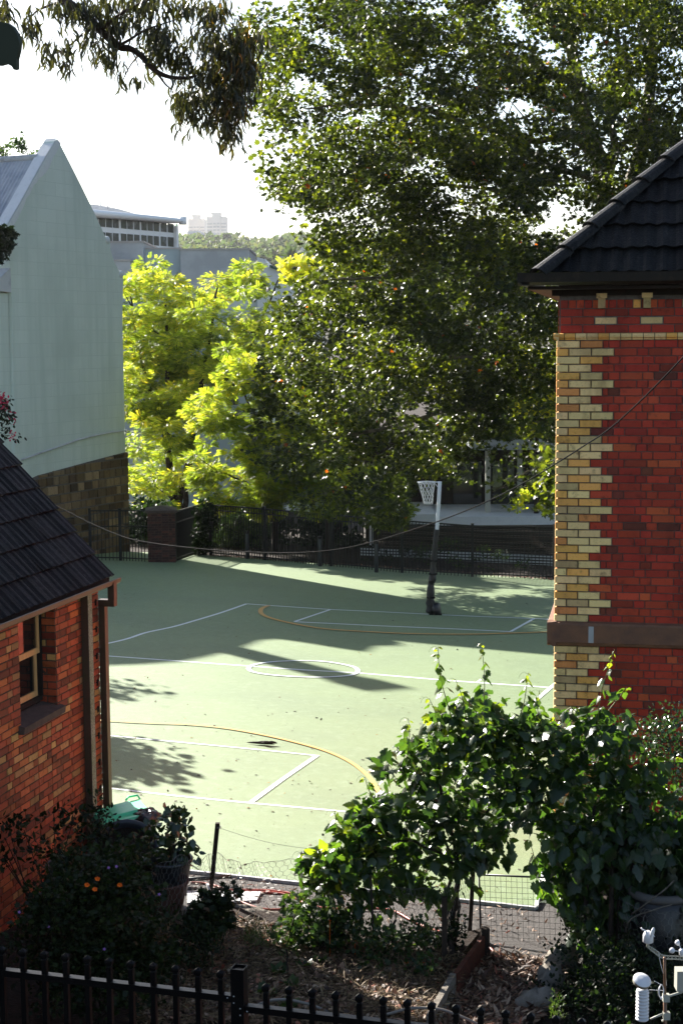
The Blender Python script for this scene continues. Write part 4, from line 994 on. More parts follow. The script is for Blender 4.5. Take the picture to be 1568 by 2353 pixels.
# ================================================================== court fence
def fence_run(name, label, A, B, hA, hB, posts, bar=.11, r=.011, grp='fence panels along the court edge', railgap=.17, mid=None, base=.08, post_h=.06, lab_posts=True, mesh=False):
    """A, B base points; panels of vertical bars with two top rails and a bottom rail"""
    t = thing(name, label, 'fence', (A[0], A[1], A[2]), grp); D = B-A; Ln = np.linalg.norm(D[:2]); d = D/Ln; n_ = nrm(V(D[1], -D[0], 0)); m = MB()
    hh = lambda f: hA+(hB-hA)*f
    for (o0, rr) in ((0, .022), (-railgap, .018)):
        a = A+V(0, 0, hA+o0); b = B+V(0, 0, hB+o0); m = MB(); m.obox(a-n_*rr-V(0, 0, rr), b-a, n_*rr*2, V(0, 0, rr*2)); m.build('rail', 'fence_black', t)
    m = MB(); a = A+V(0, 0, base); b = B+V(0, 0, base); m.obox(a-n_*.018, b-a, n_*.036, V(0, 0, .036)); m.build('rail', 'fence_black', t)
    m = MB(); k = int(Ln/bar)
    for i in range(1, k):
        p = A+D*(i/k); m.obox(p-n_*r-nrm(D)*r, nrm(V(D[0], D[1], 0))*2*r, n_*2*r, V(0, 0, hh(i/k)))
    m.build('bars', 'fence_black', t)
    if mesh:
        m = MB(); q = 0.18
        while q < hA-.05:
            a = A+V(0, 0, q)-n_*.02; b = B+V(0, 0, q+(hB-hA)*q/hA)-n_*.02; m.obox(a, b-a, n_*.006, V(0, 0, .012)); q += .085
        m.build('mesh_panel', 'fence_black', t)
    for f in posts:
        m = MB(); p = A+D*f; h_ = hh(f)+post_h; rr = .042; dd = nrm(V(D[0], D[1], 0)); m.obox(p-n_*rr-dd*rr-V(0, 0, .1), dd*2*rr, n_*2*rr, V(0, 0, h_+.1)); m.obox(p-n_*rr*1.15-dd*rr*1.15+V(0, 0, h_), dd*2.3*rr, n_*2.3*rr, V(0, 0, .02)); m.build('post', 'fence_black', t)
    return t
def fpt(px, py): g = gnd(px, py); return g
def topz(px, py, P): return at(px, py, P[1])[2]-P[2]
fx = [(485, 1276, 1160), (609, 1287, 1169), (761, 1301, 1183), (923, 1316, 1196), (1084, 1325, 1208), (1271, 1331, 1210)]
FP = [gnd(a, b) for a, b, c in fx]; FH = [topz(a, c, P) for (a, b, c), P in zip(fx, FP)]
labs = ['black steel bar fence panel right of the ivy-covered post', 'black steel bar fence panel left of the middle bollard', 'black steel bar fence panel between the middle and right bollards', 'black fence panel with mesh directly behind the netball post', 'black meshed fence panel beside the brick house corner']
for i in range(5):
    fence_run('fence_panel', labs[i], FP[i], FP[i+1], FH[i], FH[i+1], (0, 1) if i == 4 else (0,), mesh=i >= 3)
GA, GB, GC = gnd(209, 1287), gnd(278, 1288), gnd(340, 1291)
fence_run('fence_panel', 'black bar fence panel against the stone base, far left', GA, GB, topz(209, 1173, GA), topz(278, 1173, GB), (0,), railgap=.5)
fence_run('gate', 'black bar gate left of the brick pillar', GB, GC, topz(278, 1173, GB), topz(340, 1173, GC), (0,), grp=None, railgap=.5, bar=.10)['category'] = 'gate'
GD, GE = gnd(403, 1290), gnd(482, 1262)
fence_run('fence_panel', 'short angled fence panel between the brick pillar and the ivy', GD, GE, topz(403, 1176, GD), topz(482, 1153, GE), (0, 1), railgap=.35)
# pillar
def pillar():
    c = gnd(369, 1292); t = thing('brick_pillar', 'square dark brick gate pillar with pale stone cap', 'pillar', c)
    zt = at(369, 1178, c[1])[2]; wd = .86; m = MB(); bk = MB(); rz = .12
    m.box(V(c[0], c[1]+wd/2, (c[2]-.3+zt)/2), (wd, wd, zt-c[2]+.3), rz); co = m.build('core', 'mortar_dark', t)
    X = V(math.cos(rz), math.sin(rz), 0); Yv = V(-X[1], X[0], 0); cc = V(c[0], c[1]+wd/2, 0)
    for (o, u, nn) in ((cc-X*wd/2-Yv*wd/2, X, -Yv), (cc+X*wd/2-Yv*wd/2, Yv, X), (cc-X*wd/2+Yv*wd/2, -Yv, -X)):
        W = Wall(o, u, nn); z = c[2]-.05; r = 0
        while z < zt-.05:
            def cf():
                k = rnd.uniform(.5, 1.3); q = rnd.choice([(.06, .025, .018), (.045, .022, .018), (.09, .03, .02)]); return tuple(a*k for a in q)
            course_run(bk, W, 0, wd+.01, z, .0762, .008, cf, (.22, .22) if r % 2 else (.11, .22), gap=.012); z += .0762; r += 1
    bk.build('brickwork', 'brick', co)
    m = MB(); m.box(cc+V(0, 0, zt+.04), (wd+.14, wd+.14, .08), rz); v = [cc+X*a*(wd/2+.05)+Yv*b*(wd/2+.05)+V(0, 0, zt+.08) for a, b in ((-1, -1), (1, -1), (1, 1), (-1, 1))]+[cc+V(0, 0, zt+.2)]
    m.add(v, [(0, 1, 4), (1, 2, 4), (2, 3, 4), (3, 0, 4)]); m.build('cap', 'stone_trim', t)
pillar()
for i, (px, y1, y0) in enumerate([(568, 1284, 1221), (735, 1301, 1233), (864, 1315, 1245)]):
    p = gnd(px, y1); h = at(px, y0, p[1])[2]-p[2]
    t = thing('bollard', ['slim dark grey bollard, left of three along the fence', 'slim dark grey bollard, middle of three along the fence', 'slim dark grey bollard, right of three along the fence'][i], 'bollard', p, 'bollards along the far court edge')
    m = MB(); m.lathe(p-V(0, 0, .1), [(.062, 0), (.062, h+.06), (.05, h+.09)], seg=14); m.build('tube', 'tub_grey', t); m = MB(); m.lathe(p, [(.066, h-.06), (.066, h+.0), (.055, h+.02)], seg=14); m.build('cap', 'gutter', t)
# ivy on the fence corner
P, idx, d, C = crown([(452, 1160), (470, 1145), (485, 1150), (492, 1168), (490, 1200), (488, 1255), (470, 1270), (452, 1262), (448, 1210)], 52.0, .35, 34, .30, 1500)
t = thing('ivy', 'dark leafy climber smothering the fence corner post', 'climber', gnd(470, 1272)); scatter('foliage', 'lobed2', P, rdir(1500, (0, 0, -.4)), rng.uniform(0, 6, 1500), .13*rng.uniform(.6, 1.3, 1500), rng.uniform(0, 1, 1500), 'leaf_dark', t)
m = MB(); m.tube([gnd(470, 1270), gnd(470, 1270)+V(.05, 0, 1.5)], [.05, .02], 6); m.build('stem', 'bark_dark', t)
# leaf litter along fence foot
n = 1500; f = rng.uniform(0, 1, n); A_ = np.array([FP[0]+(FP[5]-FP[0])*q for q in f]); A_[:, 1] += rng.normal(size=n)*.16+.05+.3*(rng.uniform(0, 1, n)**3)*-1; A_[:, 2] = [gz(p[0], p[1])+.02 for p in A_]
o = scatter('fallen_leaves', 'wide', A_, rdir(n, (0, 0, 0))*V(1, 1, .3), rng.uniform(-.5, .5, n), .07*rng.uniform(.5, 1.4, n), rng.uniform(0, 1, n), 'litter'); tag(o, 'brown leaf litter along the foot of the court fence', 'leaf litter', kind='stuff')

# ================================================================== netball post
def netball():
    B = gnd(998, 1412); Y = B[1]
    t = thing('netball_post', 'white netball post with ring and net, lower half wrapped in black padding', 'netball post', B)
    q = [at(990, 1408, Y), at(991, 1370, Y), at(995, 1310, Y), at(999, 1255, Y), at(1003, 1216, Y), at(1006.5, 1160, Y), at(1009.5, 1106, Y)]
    m = MB(); m.tube([q[3], q[4], q[5], q[6]], .045, 12); m.build('pole', 'white_paint', t)
    pd = MB(); pts = [at(989, 1406, Y), at(988, 1385, Y), at(989, 1345, Y), at(993, 1325, Y), at(995, 1290, Y), at(998, 1255, Y), at(1001, 1232, Y), at(1003, 1216, Y)]
    pd.tube(spline(pts, 4), [ .11+.015*math.sin(i*1.7) for i in range(5)]+[.085+.012*math.sin(i*1.3) for i in range(8)]+[.065+.01*math.sin(i*2.1) for i in range(16)], 12); pd.build('padding', 'fence_pad', t)
    for y in (1318, 1372, 1288): 
        s_ = MB(); p = at(994 if y < 1340 else 989, y, Y); s_.lathe(p-V(0, 0, .02), [(.10, 0), (.104, .02), (.10, .04)], seg=12); s_.build('strap', 'cable_black', t)
    bs = MB(); c = at(1002, 1399, Y-.05); ax = nrm(V(.9, -.4, .1)); bs.lathe(c-ax*.06, [(.05, -.02), (.15, 0), (.165, .05), (.15, .12), (.05, .14)], axis=ax, seg=18)
    bs.obox(B+V(-.14, -.12, -.01), V(.3, 0, 0), V(0, .3, 0), V(0, 0, .06)); bs.build('weighted_base', 'fence_pad', t)
    # ring
    rc = at(978.5, 1107.5, Y); R_ = .205; rg = MB(); tp = at(1008, 1105, Y)
    ring = [rc+V(R_*math.cos(a), R_*math.sin(a), 0) for a in np.linspace(0, 2*math.pi, 29)]
    rg.tube(ring, .013, 6, cap=False); rg.tube([rc+V(R_, 0, 0), V(tp[0], tp[1], rc[2])], .014, 6); e = at(1004, 1118, Y); rg.tube([rc+V(R_*.9, 0, -.005), e], .008, 5); ro = rg.build('ring', 'white_paint', t)
    nt_ = MB(); hN = rc[2]-at(978, 1158, Y)[2]; K = 12; rows = 6
    def np_(i, j): 
        f = j/rows; rr = R_*(1-.52*f**.8)*(1+.05*math.sin(i*3+j)); a = 2*math.pi*(i+.5*(j % 2))/K+.05*math.sin(j*2+i); return rc+V(rr*math.cos(a)+.05*f, rr*math.sin(a), -hN*f)
    for j in range(rows):
        for i in range(K):
            a = np_(i, j); b = np_(i, j+1); c_ = np_(i-1 if j % 2 == 0 else i+1, j+1); nt_.tube([a, b], .0058, 4, cap=False); nt_.tube([a, c_], .0058, 4, cap=False)
    nt_.build('net', 'net_white', ro)
netball()
# cable between the two brick houses
def cable():
    A = at(120, 1157, 19.6); Bp = at(1640, 760, 12.6)
    t_px = [(120, 1157), (162, 1178), (205, 1200), (255, 1222), (300, 1238), (350, 1247.5), (400, 1254), (450, 1259.5), (500, 1264), (560, 1267.5), (620, 1269.5), (680, 1269.5), (740, 1266), (800, 1257.5), (870, 1241), (940, 1219), (1010, 1196), (1100, 1160), (1190, 1116), (1280, 1062.5), (1340, 1024), (1400, 984), (1480, 911), (1568, 820), (1640, 740)]
    pts = []
    for px, py in t_px:
        d = ray(px, py); # intersect with the vertical plane through A and Bp
        nn = V(-(Bp-A)[1], (Bp-A)[0], 0); k = (nn@A)/(nn@d); pts.append(d*k)
    mb = MB(); mb.tube(spline(pts, 3), .0062, 6); o = mb.build('cable', 'cable_black'); tag(o, 'black cable sagging across the court between the two brick houses', 'cable')
cable()
# ================================================================== trees
def plane_tree():
    Y0 = 46.0; base = V(8.6, 48.0, -7.6)
    t = thing('plane_tree', 'huge plane tree with lobed green leaves filling the upper right', 'tree', base)
    outline = [(640, 30), (720, 20), (720, -40), (1640, -60), (1700, 600), (1700, 1000), (1500, 1000), (1300, 960), (1290, 1120), (1255, 1130), (1180, 1050), (1090, 1040), (1060, 1090), (1000, 1105), (960, 1100), (930, 1150), (860, 1150), (800, 1125), (740, 1125), (700, 1095), (670, 1080), (630, 1050), (605, 1010), (620, 950), (605, 900), (640, 850), (660, 780), (650, 720), (690, 660), (740, 630), (770, 570), (740, 530), (700, 470), (660, 440), (640, 380), (630, 330), (650, 290), (625, 240), (610, 200), (600, 150), (610, 90)]
    m = MB()
    tr = [base, at(1405, 1000, 48), at(1400, 620, 48), at(1392, 450, 48), at(1375, 370, 48), at(1345, 280, 48), at(1322, 170, 48), at(1300, 40, 48), at(1285, -80, 48)]
    limb(m, tr, .36, .14, 10)
    limb(m, [at(1400, 600, 48), at(1450, 420, 48.5), at(1475, 330, 48.5), at(1490, 220, 48), at(1500, 60, 48), at(1510, -60, 48)], .26, .12, 8)
    limb(m, [at(1392, 420, 48), at(1410, 340, 47.6), at(1400, 250, 47.5), at(1420, 120, 47.4), at(1400, -20, 47.5)], .15, .05, 7)
    limb(m, [at(1380, 380, 48), at(1430, 330, 47), at(1480, 280, 46), at(1560, 200, 45)], .11, .04, 6)
    mo = m.build('trunk', 'bark_plane', t)
    def br(pts, r0=.10, r1=.025):
        b = MB(); P = limb(b, pts, r0, r1, 6, .015)
        for k in range(4, len(P)-2, 3):
            e = P[k]+rng.normal(size=3)*V(1.1, 1, .8); b.tube([P[k], (P[k]+e)/2+rng.normal(size=3)*.1, e], [r1*1.2, r1*.8, r1*.3], 4)
        b.build('branch', 'bark_plane', t)
    br([at(1378, 385, 48.0), at(1340, 335, 47.0), at(1290, 312, 46.0), at(1230, 325, 45.8), at(1130, 300, 45.4), at(1000, 260, 45.2), at(850, 240, 45.2), at(700, 250, 45.2)], .14)
    br([at(1375, 420, 48.0), at(1330, 400, 46.5), at(1280, 395, 46.0), at(1200, 440, 45.8), at(1080, 430, 45.5), at(900, 420, 45.2), at(760, 440, 45.1)], .12)
    br([at(1330, 200, 48.0), at(1230, 150, 46.0), at(1100, 110, 45.5), at(950, 60, 45.5), at(780, 90, 45.2)], .12)
    br([at(1398, 560, 48.0), at(1300, 600, 45.8), at(1180, 640, 45.2), at(1000, 620, 45.0), at(850, 640, 45.0), at(760, 640, 45.0)], .12)
    br([at(1402, 760, 48.0), at(1320, 900, 45.8), at(1260, 880, 45.2), at(1200, 850, 45.0), at(1080, 820, 44.8), at(900, 830, 44.8), at(720, 860, 44.8)], .14)
    br([at(1403, 850, 48.0), at(1300, 960, 45.5), at(1200, 960, 45.0), at(1050, 940, 44.8), at(900, 980, 44.6), at(720, 1020, 44.6), at(640, 1040, 44.8)], .12)
    br([at(1390, 300, 48.0), at(1440, 150, 49.0), at(1350, 20, 49.0), at(1250, -40, 48.0)], .1)
    br([at(1405, 800, 48.0), at(1330, 1000, 46.0), at(1250, 1060, 45.9), at(1190, 1095, 45.9), at(1130, 1130, 45.8)], .05, .012)
    # main crown
    N_ = 160000
    P, idx, d, C = crown(outline, Y0-1.5, 6.5, 620, .78, N_)
    # thin out the upper right where the sky shows through
    px = P[:, 0]/P[:, 1]*F+CX; py = 770-P[:, 2]/P[:, 1]*F
    keep = np.ones(N_, bool)
    thin = (px > 1240) & (py > 60) & (py < 520); keep &= ~(thin & (rng.uniform(0, 1, N_) < .16))
    fr = C[:, 1][idx]
    # open the area in front of the school building
    op = (px > 1040) & (px < 1275) & (py > 1010); keep &= ~(op & (rng.uniform(0, 1, N_) < .80))
    keep &= ~((px > 940) & (px < 1040) & (py > 1095))
    P, idx, d = P[keep], idx[keep], d[keep]; n = len(P)
    dirs = rdir(n, (0, 0, -.25), .8)+d*.7+V(-.25, .1, 0); nv = np.clip(rng.uniform(0, .93, n)+(rng.uniform(0, 1, n) > .994)*.6, 0, 1)
    cj = rng.uniform(-.35, .25, len(C)); nv = np.where(nv > .98, nv, np.clip(nv+cj[idx], 0, .97))
    nv = np.where((nv > .955) & (rng.uniform(0, 1, n) < .4), .5, nv)
    scatter('crown', 'lobed2', P, dirs, rng.uniform(-1.2, 1.2, n), .142*rng.uniform(.5, 1.2, n), nv, 'leaf_plane', t)
    # loose sprays that break the outline
    edge = [(600, 90), (620, 60), (700, 30), (622, 250), (612, 240), (640, 330), (625, 385), (650, 420), (665, 445), (690, 470), (740, 540), (770, 560), (760, 600), (700, 640), (660, 690), (650, 760), (640, 800), (605, 880), (600, 930), (595, 1000), (620, 1050), (640, 250), (660, 290), (730, 10), (600, 150), (880, 1165), (1020, 1075), (1180, 1130)]
    Ps = []; D = []
    for ex, ey in edge:
        c = at(ex+rng.uniform(-6, 6), ey+rng.uniform(-6, 6), Y0-3+rng.uniform(-1, 1)); k = 70; dd = rng.normal(size=(k, 3)); Ps.append(c+dd*V(.34, .4, .22)); D.append(dd)
    P = np.concatenate(Ps); n = len(P); scatter('crown', 'lobed', P, rdir(n, (-.3, 0, -.3)), rng.uniform(-1, 1, n), .19*rng.uniform(.6, 1.2, n), rng.uniform(0, .95, n), 'leaf_plane', t)['label'] = 'loose outer sprays of lobed leaves'
    # near spray with large pale leaves beside the brick corner
    c2 = [(1215, 1050), (1275, 1000), (1278, 1180), (1250, 1170), (1240, 1120)]
    P, idx, d, C = crown(c2, 34, .8, 16, .3, 300); tt = thing('plane_tree_spray', 'leafy plane branch with large sunlit leaves just left of the brick corner', 'branch', C.mean(0)); scatter('foliage', 'lobed', P, rdir(300, (-.2, 0, -.5)), rng.uniform(-1, 1, 300), .20*rng.uniform(.6, 1.2, 300), rng.uniform(.4, .95, 300), 'leaf_plane', tt)
    m = MB(); limb(m, [at(1320, 1010, 35), at(1285, 1040, 34.4), at(1262, 1080, 34), at(1250, 1130, 34)], .03, .01, 5); m.build('stem', 'bark_plane', tt)
plane_tree()
def back_tree(label, outline, Y0, thick, ncl, N_, base, m_):
    t = thing('background_tree', label, 'tree', base); P, idx, d, C = crown(outline, Y0, thick, ncl, 1.0, N_)
    scatter('crown', 'lobed2', P, rdir(N_, (0, 0, -.3), .8)+d*.6, rng.uniform(-1.2, 1.2, N_), .24*rng.uniform(.5, 1.2, N_), rng.uniform(0, .9, N_), m_, t)
    m = MB(); limb(m, [base, base+V(.2, 0, 3.5), base+V(-.3, 0, 7)], .3, .15, 8)
    for k in range(6): c = C[int(rng.integers(0, len(C)))]; limb(m, [base+V(0, 0, 3+k*.5), (base+V(0, 0, 5)+c)/2, c], .1, .03, 5)
    m.build('trunk', 'bark_dark', t)
back_tree('dark tree behind the plane tree, filling in beyond the fence', [(700, 620), (800, 540), (1000, 560), (1200, 520), (1290, 620), (1290, 1010), (1100, 1010), (1040, 1080), (940, 1130), (800, 1120), (740, 1020), (720, 900), (700, 760)], 62.0, 4.0, 170, 26000, V(5.5, 62, -9), 'leaf_plane')
P, idx, d, C = crown([(1170, 830), (1215, 815), (1280, 820), (1290, 1000), (1200, 1000), (1175, 920)], 57.0, 1.2, 30, .5, 3600)
tt = thing('autumn_tree', 'small yellow-leaved tree glimpsed between the plane branches and the brick corner', 'tree', V(C[:, 0].mean(), 57, -8)); scatter('crown', 'wide', P, rdir(3600), rng.uniform(0, 6, 3600), .17*rng.uniform(.6, 1.2, 3600), rng.uniform(.75, 1, 3600), 'leaf_robinia', tt)
m = MB(); m.tube([V(C[:, 0].mean(), 57, -9), C.mean(0)], [.12, .05], 6); m.build('trunk', 'bark_dark', tt)
P, idx, d, C = crown([(1165, 1160), (1185, 1130), (1210, 1110), (1226, 1120), (1215, 1145), (1180, 1182)], 43.0, .3, 12, .16, 220)
tt = thing('yellow_sprig', 'hanging sprig of yellow leaves left of the brick corner above the fence', 'branch', C.mean(0)); scatter('foliage', 'wide', P, rdir(220), rng.uniform(0, 6, 220), .11*rng.uniform(.6, 1.2, 220), rng.uniform(.55, .9, 220), 'leaf_robinia', tt)
def robinia(label, outline, Y0, thick, ncl, N_, base, stems, seedv, rcl=.72, lsz=.30):
    t = thing('robinia_tree', label, 'tree', base, None)
    m = MB()
    for pts, r0, r1 in stems: 
        P = limb(m, pts, r0, r1, 6, .02)
        for k in range(5, len(P)-1, 4):
            e = P[k]+rng.normal(size=3)*V(.8, .8, .5)+V(0, 0, .5); m.tube([P[k], (P[k]+e)/2, e], [r1*1.1, r1*.7, r1*.3], 4)
    m.build('trunk', 'bark_dark', t)
    P, idx, d, C = crown(outline, Y0, thick, ncl, rcl, N_); 
    # flatten sprays into tiers
    P[:, 2] = C[idx][:, 2]+(P[:, 2]-C[idx][:, 2])*.62
    n = len(P); dirs = d*V(1, 1, .3)+rdir(n, (0, 0, -.12), .35)
    v = np.clip(rng.normal(.45, .22, n)+(rng.uniform(0, 1, ncl)[idx]-.5)*.5, 0, 1)
    scatter('crown', 'frond', P, dirs, rng.normal(size=n)*.5, lsz*rng.uniform(.6, 1.2, n), v, 'leaf_robinia', t)
r1 = [(255, 635), (300, 630), (335, 594), (362, 622), (400, 634), (440, 618), (480, 622), (520, 614), (560, 600), (588, 615), (594, 650), (610, 690), (640, 730), (650, 780), (640, 830), (600, 850), (560, 880), (520, 890), (480, 900), (440, 940), (430, 1000), (420, 1040), (430, 1100), (400, 1150), (360, 1150), (320, 1160), (292, 1150), (280, 1000), (270, 700)]
robinia('tall yellow-green robinia rising behind the fence beside the pale green house', r1, 65.0, 4.0, 210, 36000, (at(400, 1230, 65)[0], 65, -9), [
    ([V(at(405, 1250, 65)[0], 65, -9.2), at(400, 1150, 65), at(380, 1000, 65), at(385, 850, 65), at(380, 700, 65)], .22, .05),
    ([at(405, 1180, 65), at(440, 1020, 64.5), at(460, 900, 64.5), at(480, 780, 64.5), at(500, 660, 64.5)], .16, .04),
    ([at(385, 1000, 65), at(340, 880, 65), at(310, 760, 65), at(300, 680, 65)], .09, .03),
    ([at(455, 930, 64.5), at(540, 860, 64), at(600, 740, 64), at(640, 640, 64)], .09, .03),
    ([V(at(430, 1250, 65)[0], 65, -9.2), at(425, 1170, 64.5), at(432, 1100, 64.5), at(440, 1030, 64.5)], .14, .10)], 3)
r2 = [(520, 800), (560, 810), (600, 830), (640, 850), (660, 900), (700, 960), (760, 1040), (860, 1080), (900, 1100), (940, 1150), (900, 1200), (820, 1190), (760, 1180), (640, 1180), (560, 1170), (520, 1175), (480, 1150), (430, 1100), (470, 1080), (440, 1045), (470, 1000), (440, 940), (470, 900), (520, 880)]
robinia('lower bright robinia with layered sprays hanging above the court fence', r2, 53.5, 1.3, 150, 24000, (at(640, 1300, 53.5)[0], 53.5, -8), [
    ([V(at(628, 1300, 53.5)[0], 53.5, -8.2), at(632, 1180, 53.5), at(650, 1100, 53.5), at(600, 1000, 53.5), at(560, 900, 53.5)], .12, .03),
    ([at(635, 1200, 53.5), at(600, 1140, 53.3), at(550, 1100, 53.3), at(480, 1080, 53)], .06, .02),
    ([V(at(748, 1305, 53.5)[0], 53.5, -8.2), at(752, 1200, 53.5), at(735, 1130, 53.5), at(700, 1050, 53.5)], .10, .03),
    ([at(750, 1240, 53.5), at(800, 1190, 53.5), at(870, 1160, 53.5)], .05, .02)], 4, .50, .27)
P, idx, d, C = crown([(650, 605), (700, 592), (760, 606), (775, 640), (740, 650), (690, 628), (665, 640)], 66.0, 1.0, 26, .4, 2600)
tt = thing('robinia_tree', 'yellow treetop touching the big plane tree below the hillside houses', 'tree', V(C[:, 0].mean(), 66, -9)); n = len(P)
scatter('crown', 'frond', P, rdir(n, (0, 0, -.1), .8), rng.normal(size=n)*.5, .28*rng.uniform(.6, 1.2, n), rng.uniform(.5, 1, n), 'leaf_robinia', tt)
m = MB(); limb(m, [V(C[:, 0].mean(), 66, -9), V(C[:, 0].mean()-.3, 66, -4), C.mean(0)], .15, .04, 6); m.build('trunk', 'bark_dark', tt)
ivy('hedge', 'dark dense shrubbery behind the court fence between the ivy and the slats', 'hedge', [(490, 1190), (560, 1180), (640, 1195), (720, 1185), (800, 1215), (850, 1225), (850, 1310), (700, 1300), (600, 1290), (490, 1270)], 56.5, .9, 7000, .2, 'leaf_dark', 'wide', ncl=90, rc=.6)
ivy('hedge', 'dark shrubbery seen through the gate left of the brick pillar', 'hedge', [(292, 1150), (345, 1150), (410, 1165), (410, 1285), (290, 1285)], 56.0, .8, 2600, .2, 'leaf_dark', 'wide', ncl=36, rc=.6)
# yellow shrub low behind the fence and more greenery
ivy('shrub', 'olive-yellow shrub pressed against the back of the court fence', 'shrub', [(500, 1180), (560, 1170), (600, 1200), (610, 1240), (560, 1275), (500, 1270), (490, 1220)], 55.5, .8, 2600, .2, 'leaf_bed', 'frond', ncl=24, rc=.5)
ivy('shrub', 'small pale shrub growing through the fence right of the netball post', 'shrub', [(1040, 1290), (1090, 1270), (1130, 1250), (1200, 1290), (1230, 1320), (1100, 1322), (1045, 1318)], 49.5, .3, 420, .10, 'leaf_bed', 'wide', ncl=16, rc=.28)
ivy('shrub', 'dark weedy shrub behind the fence left of the netball post', 'shrub', [(840, 1275), (880, 1260), (960, 1255), (975, 1310), (900, 1318), (830, 1312)], 51.5, .3, 500, .10, 'leaf_dark', 'wide', ncl=16, rc=.28)
ivy('shrub', 'climber of small pale leaves on the slatted screen behind the post', 'shrub', [(955, 1262), (990, 1235), (1050, 1240), (1060, 1265), (1010, 1275), (970, 1300)], 50.5, .2, 260, .10, 'leaf_bed', 'wide', ncl=14, rc=.25)
ivy('small_tree', 'thin sprigs of a tree rising behind the corrugated roof', 'tree', [(-10, 340), (20, 320), (45, 300), (68, 298), (62, 320), (80, 340), (98, 340), (88, 356), (40, 362), (-10, 362)], 62, .6, 420, .16, 'leaf_bed', 'oval', ncl=26, rc=.22)
# unseen garden tree to the left whose shade falls on the court
def side_tree(label, c, R_, n, base):
    t = thing('garden_tree', label, 'tree', base); d = rng.normal(size=(40, 3)); d /= np.linalg.norm(d, axis=1)[:, None]; C = np.asarray(c)+d*R_*rng.uniform(.3, 1, (40, 1))
    idx = rng.integers(0, 40, n); P = C[idx]+rng.normal(size=(n, 3))*V(.4, .4, .22)
    scatter('crown', 'wide', P, rdir(n, (0, 0, -.2)), rng.uniform(0, 6, n), .22*rng.uniform(.6, 1.2, n), rng.uniform(0, .9, n), 'leaf_plane', t)
    m = MB(); m.tube([base, V(*c)], [.16, .06], 8); m.build('trunk', 'bark_dark', t)
g = gnd(270, 1728); c = g+SUN*7.5; side_tree('leafy garden tree left of the court, outside the frame', (c[0]-.8, c[1], c[2]+.1), V(.75, .6, .6), 2800, (c[0]-.7, c[1], gz(c[0], c[1])))
g = gnd(262, 1560); c = g+SUN*11; side_tree('second leafy garden tree further left of the court', (c[0]-.9, c[1], c[2]+.6), V(.8, .7, .45), 260, (c[0]-.3, c[1], gz(c[0], c[1])))

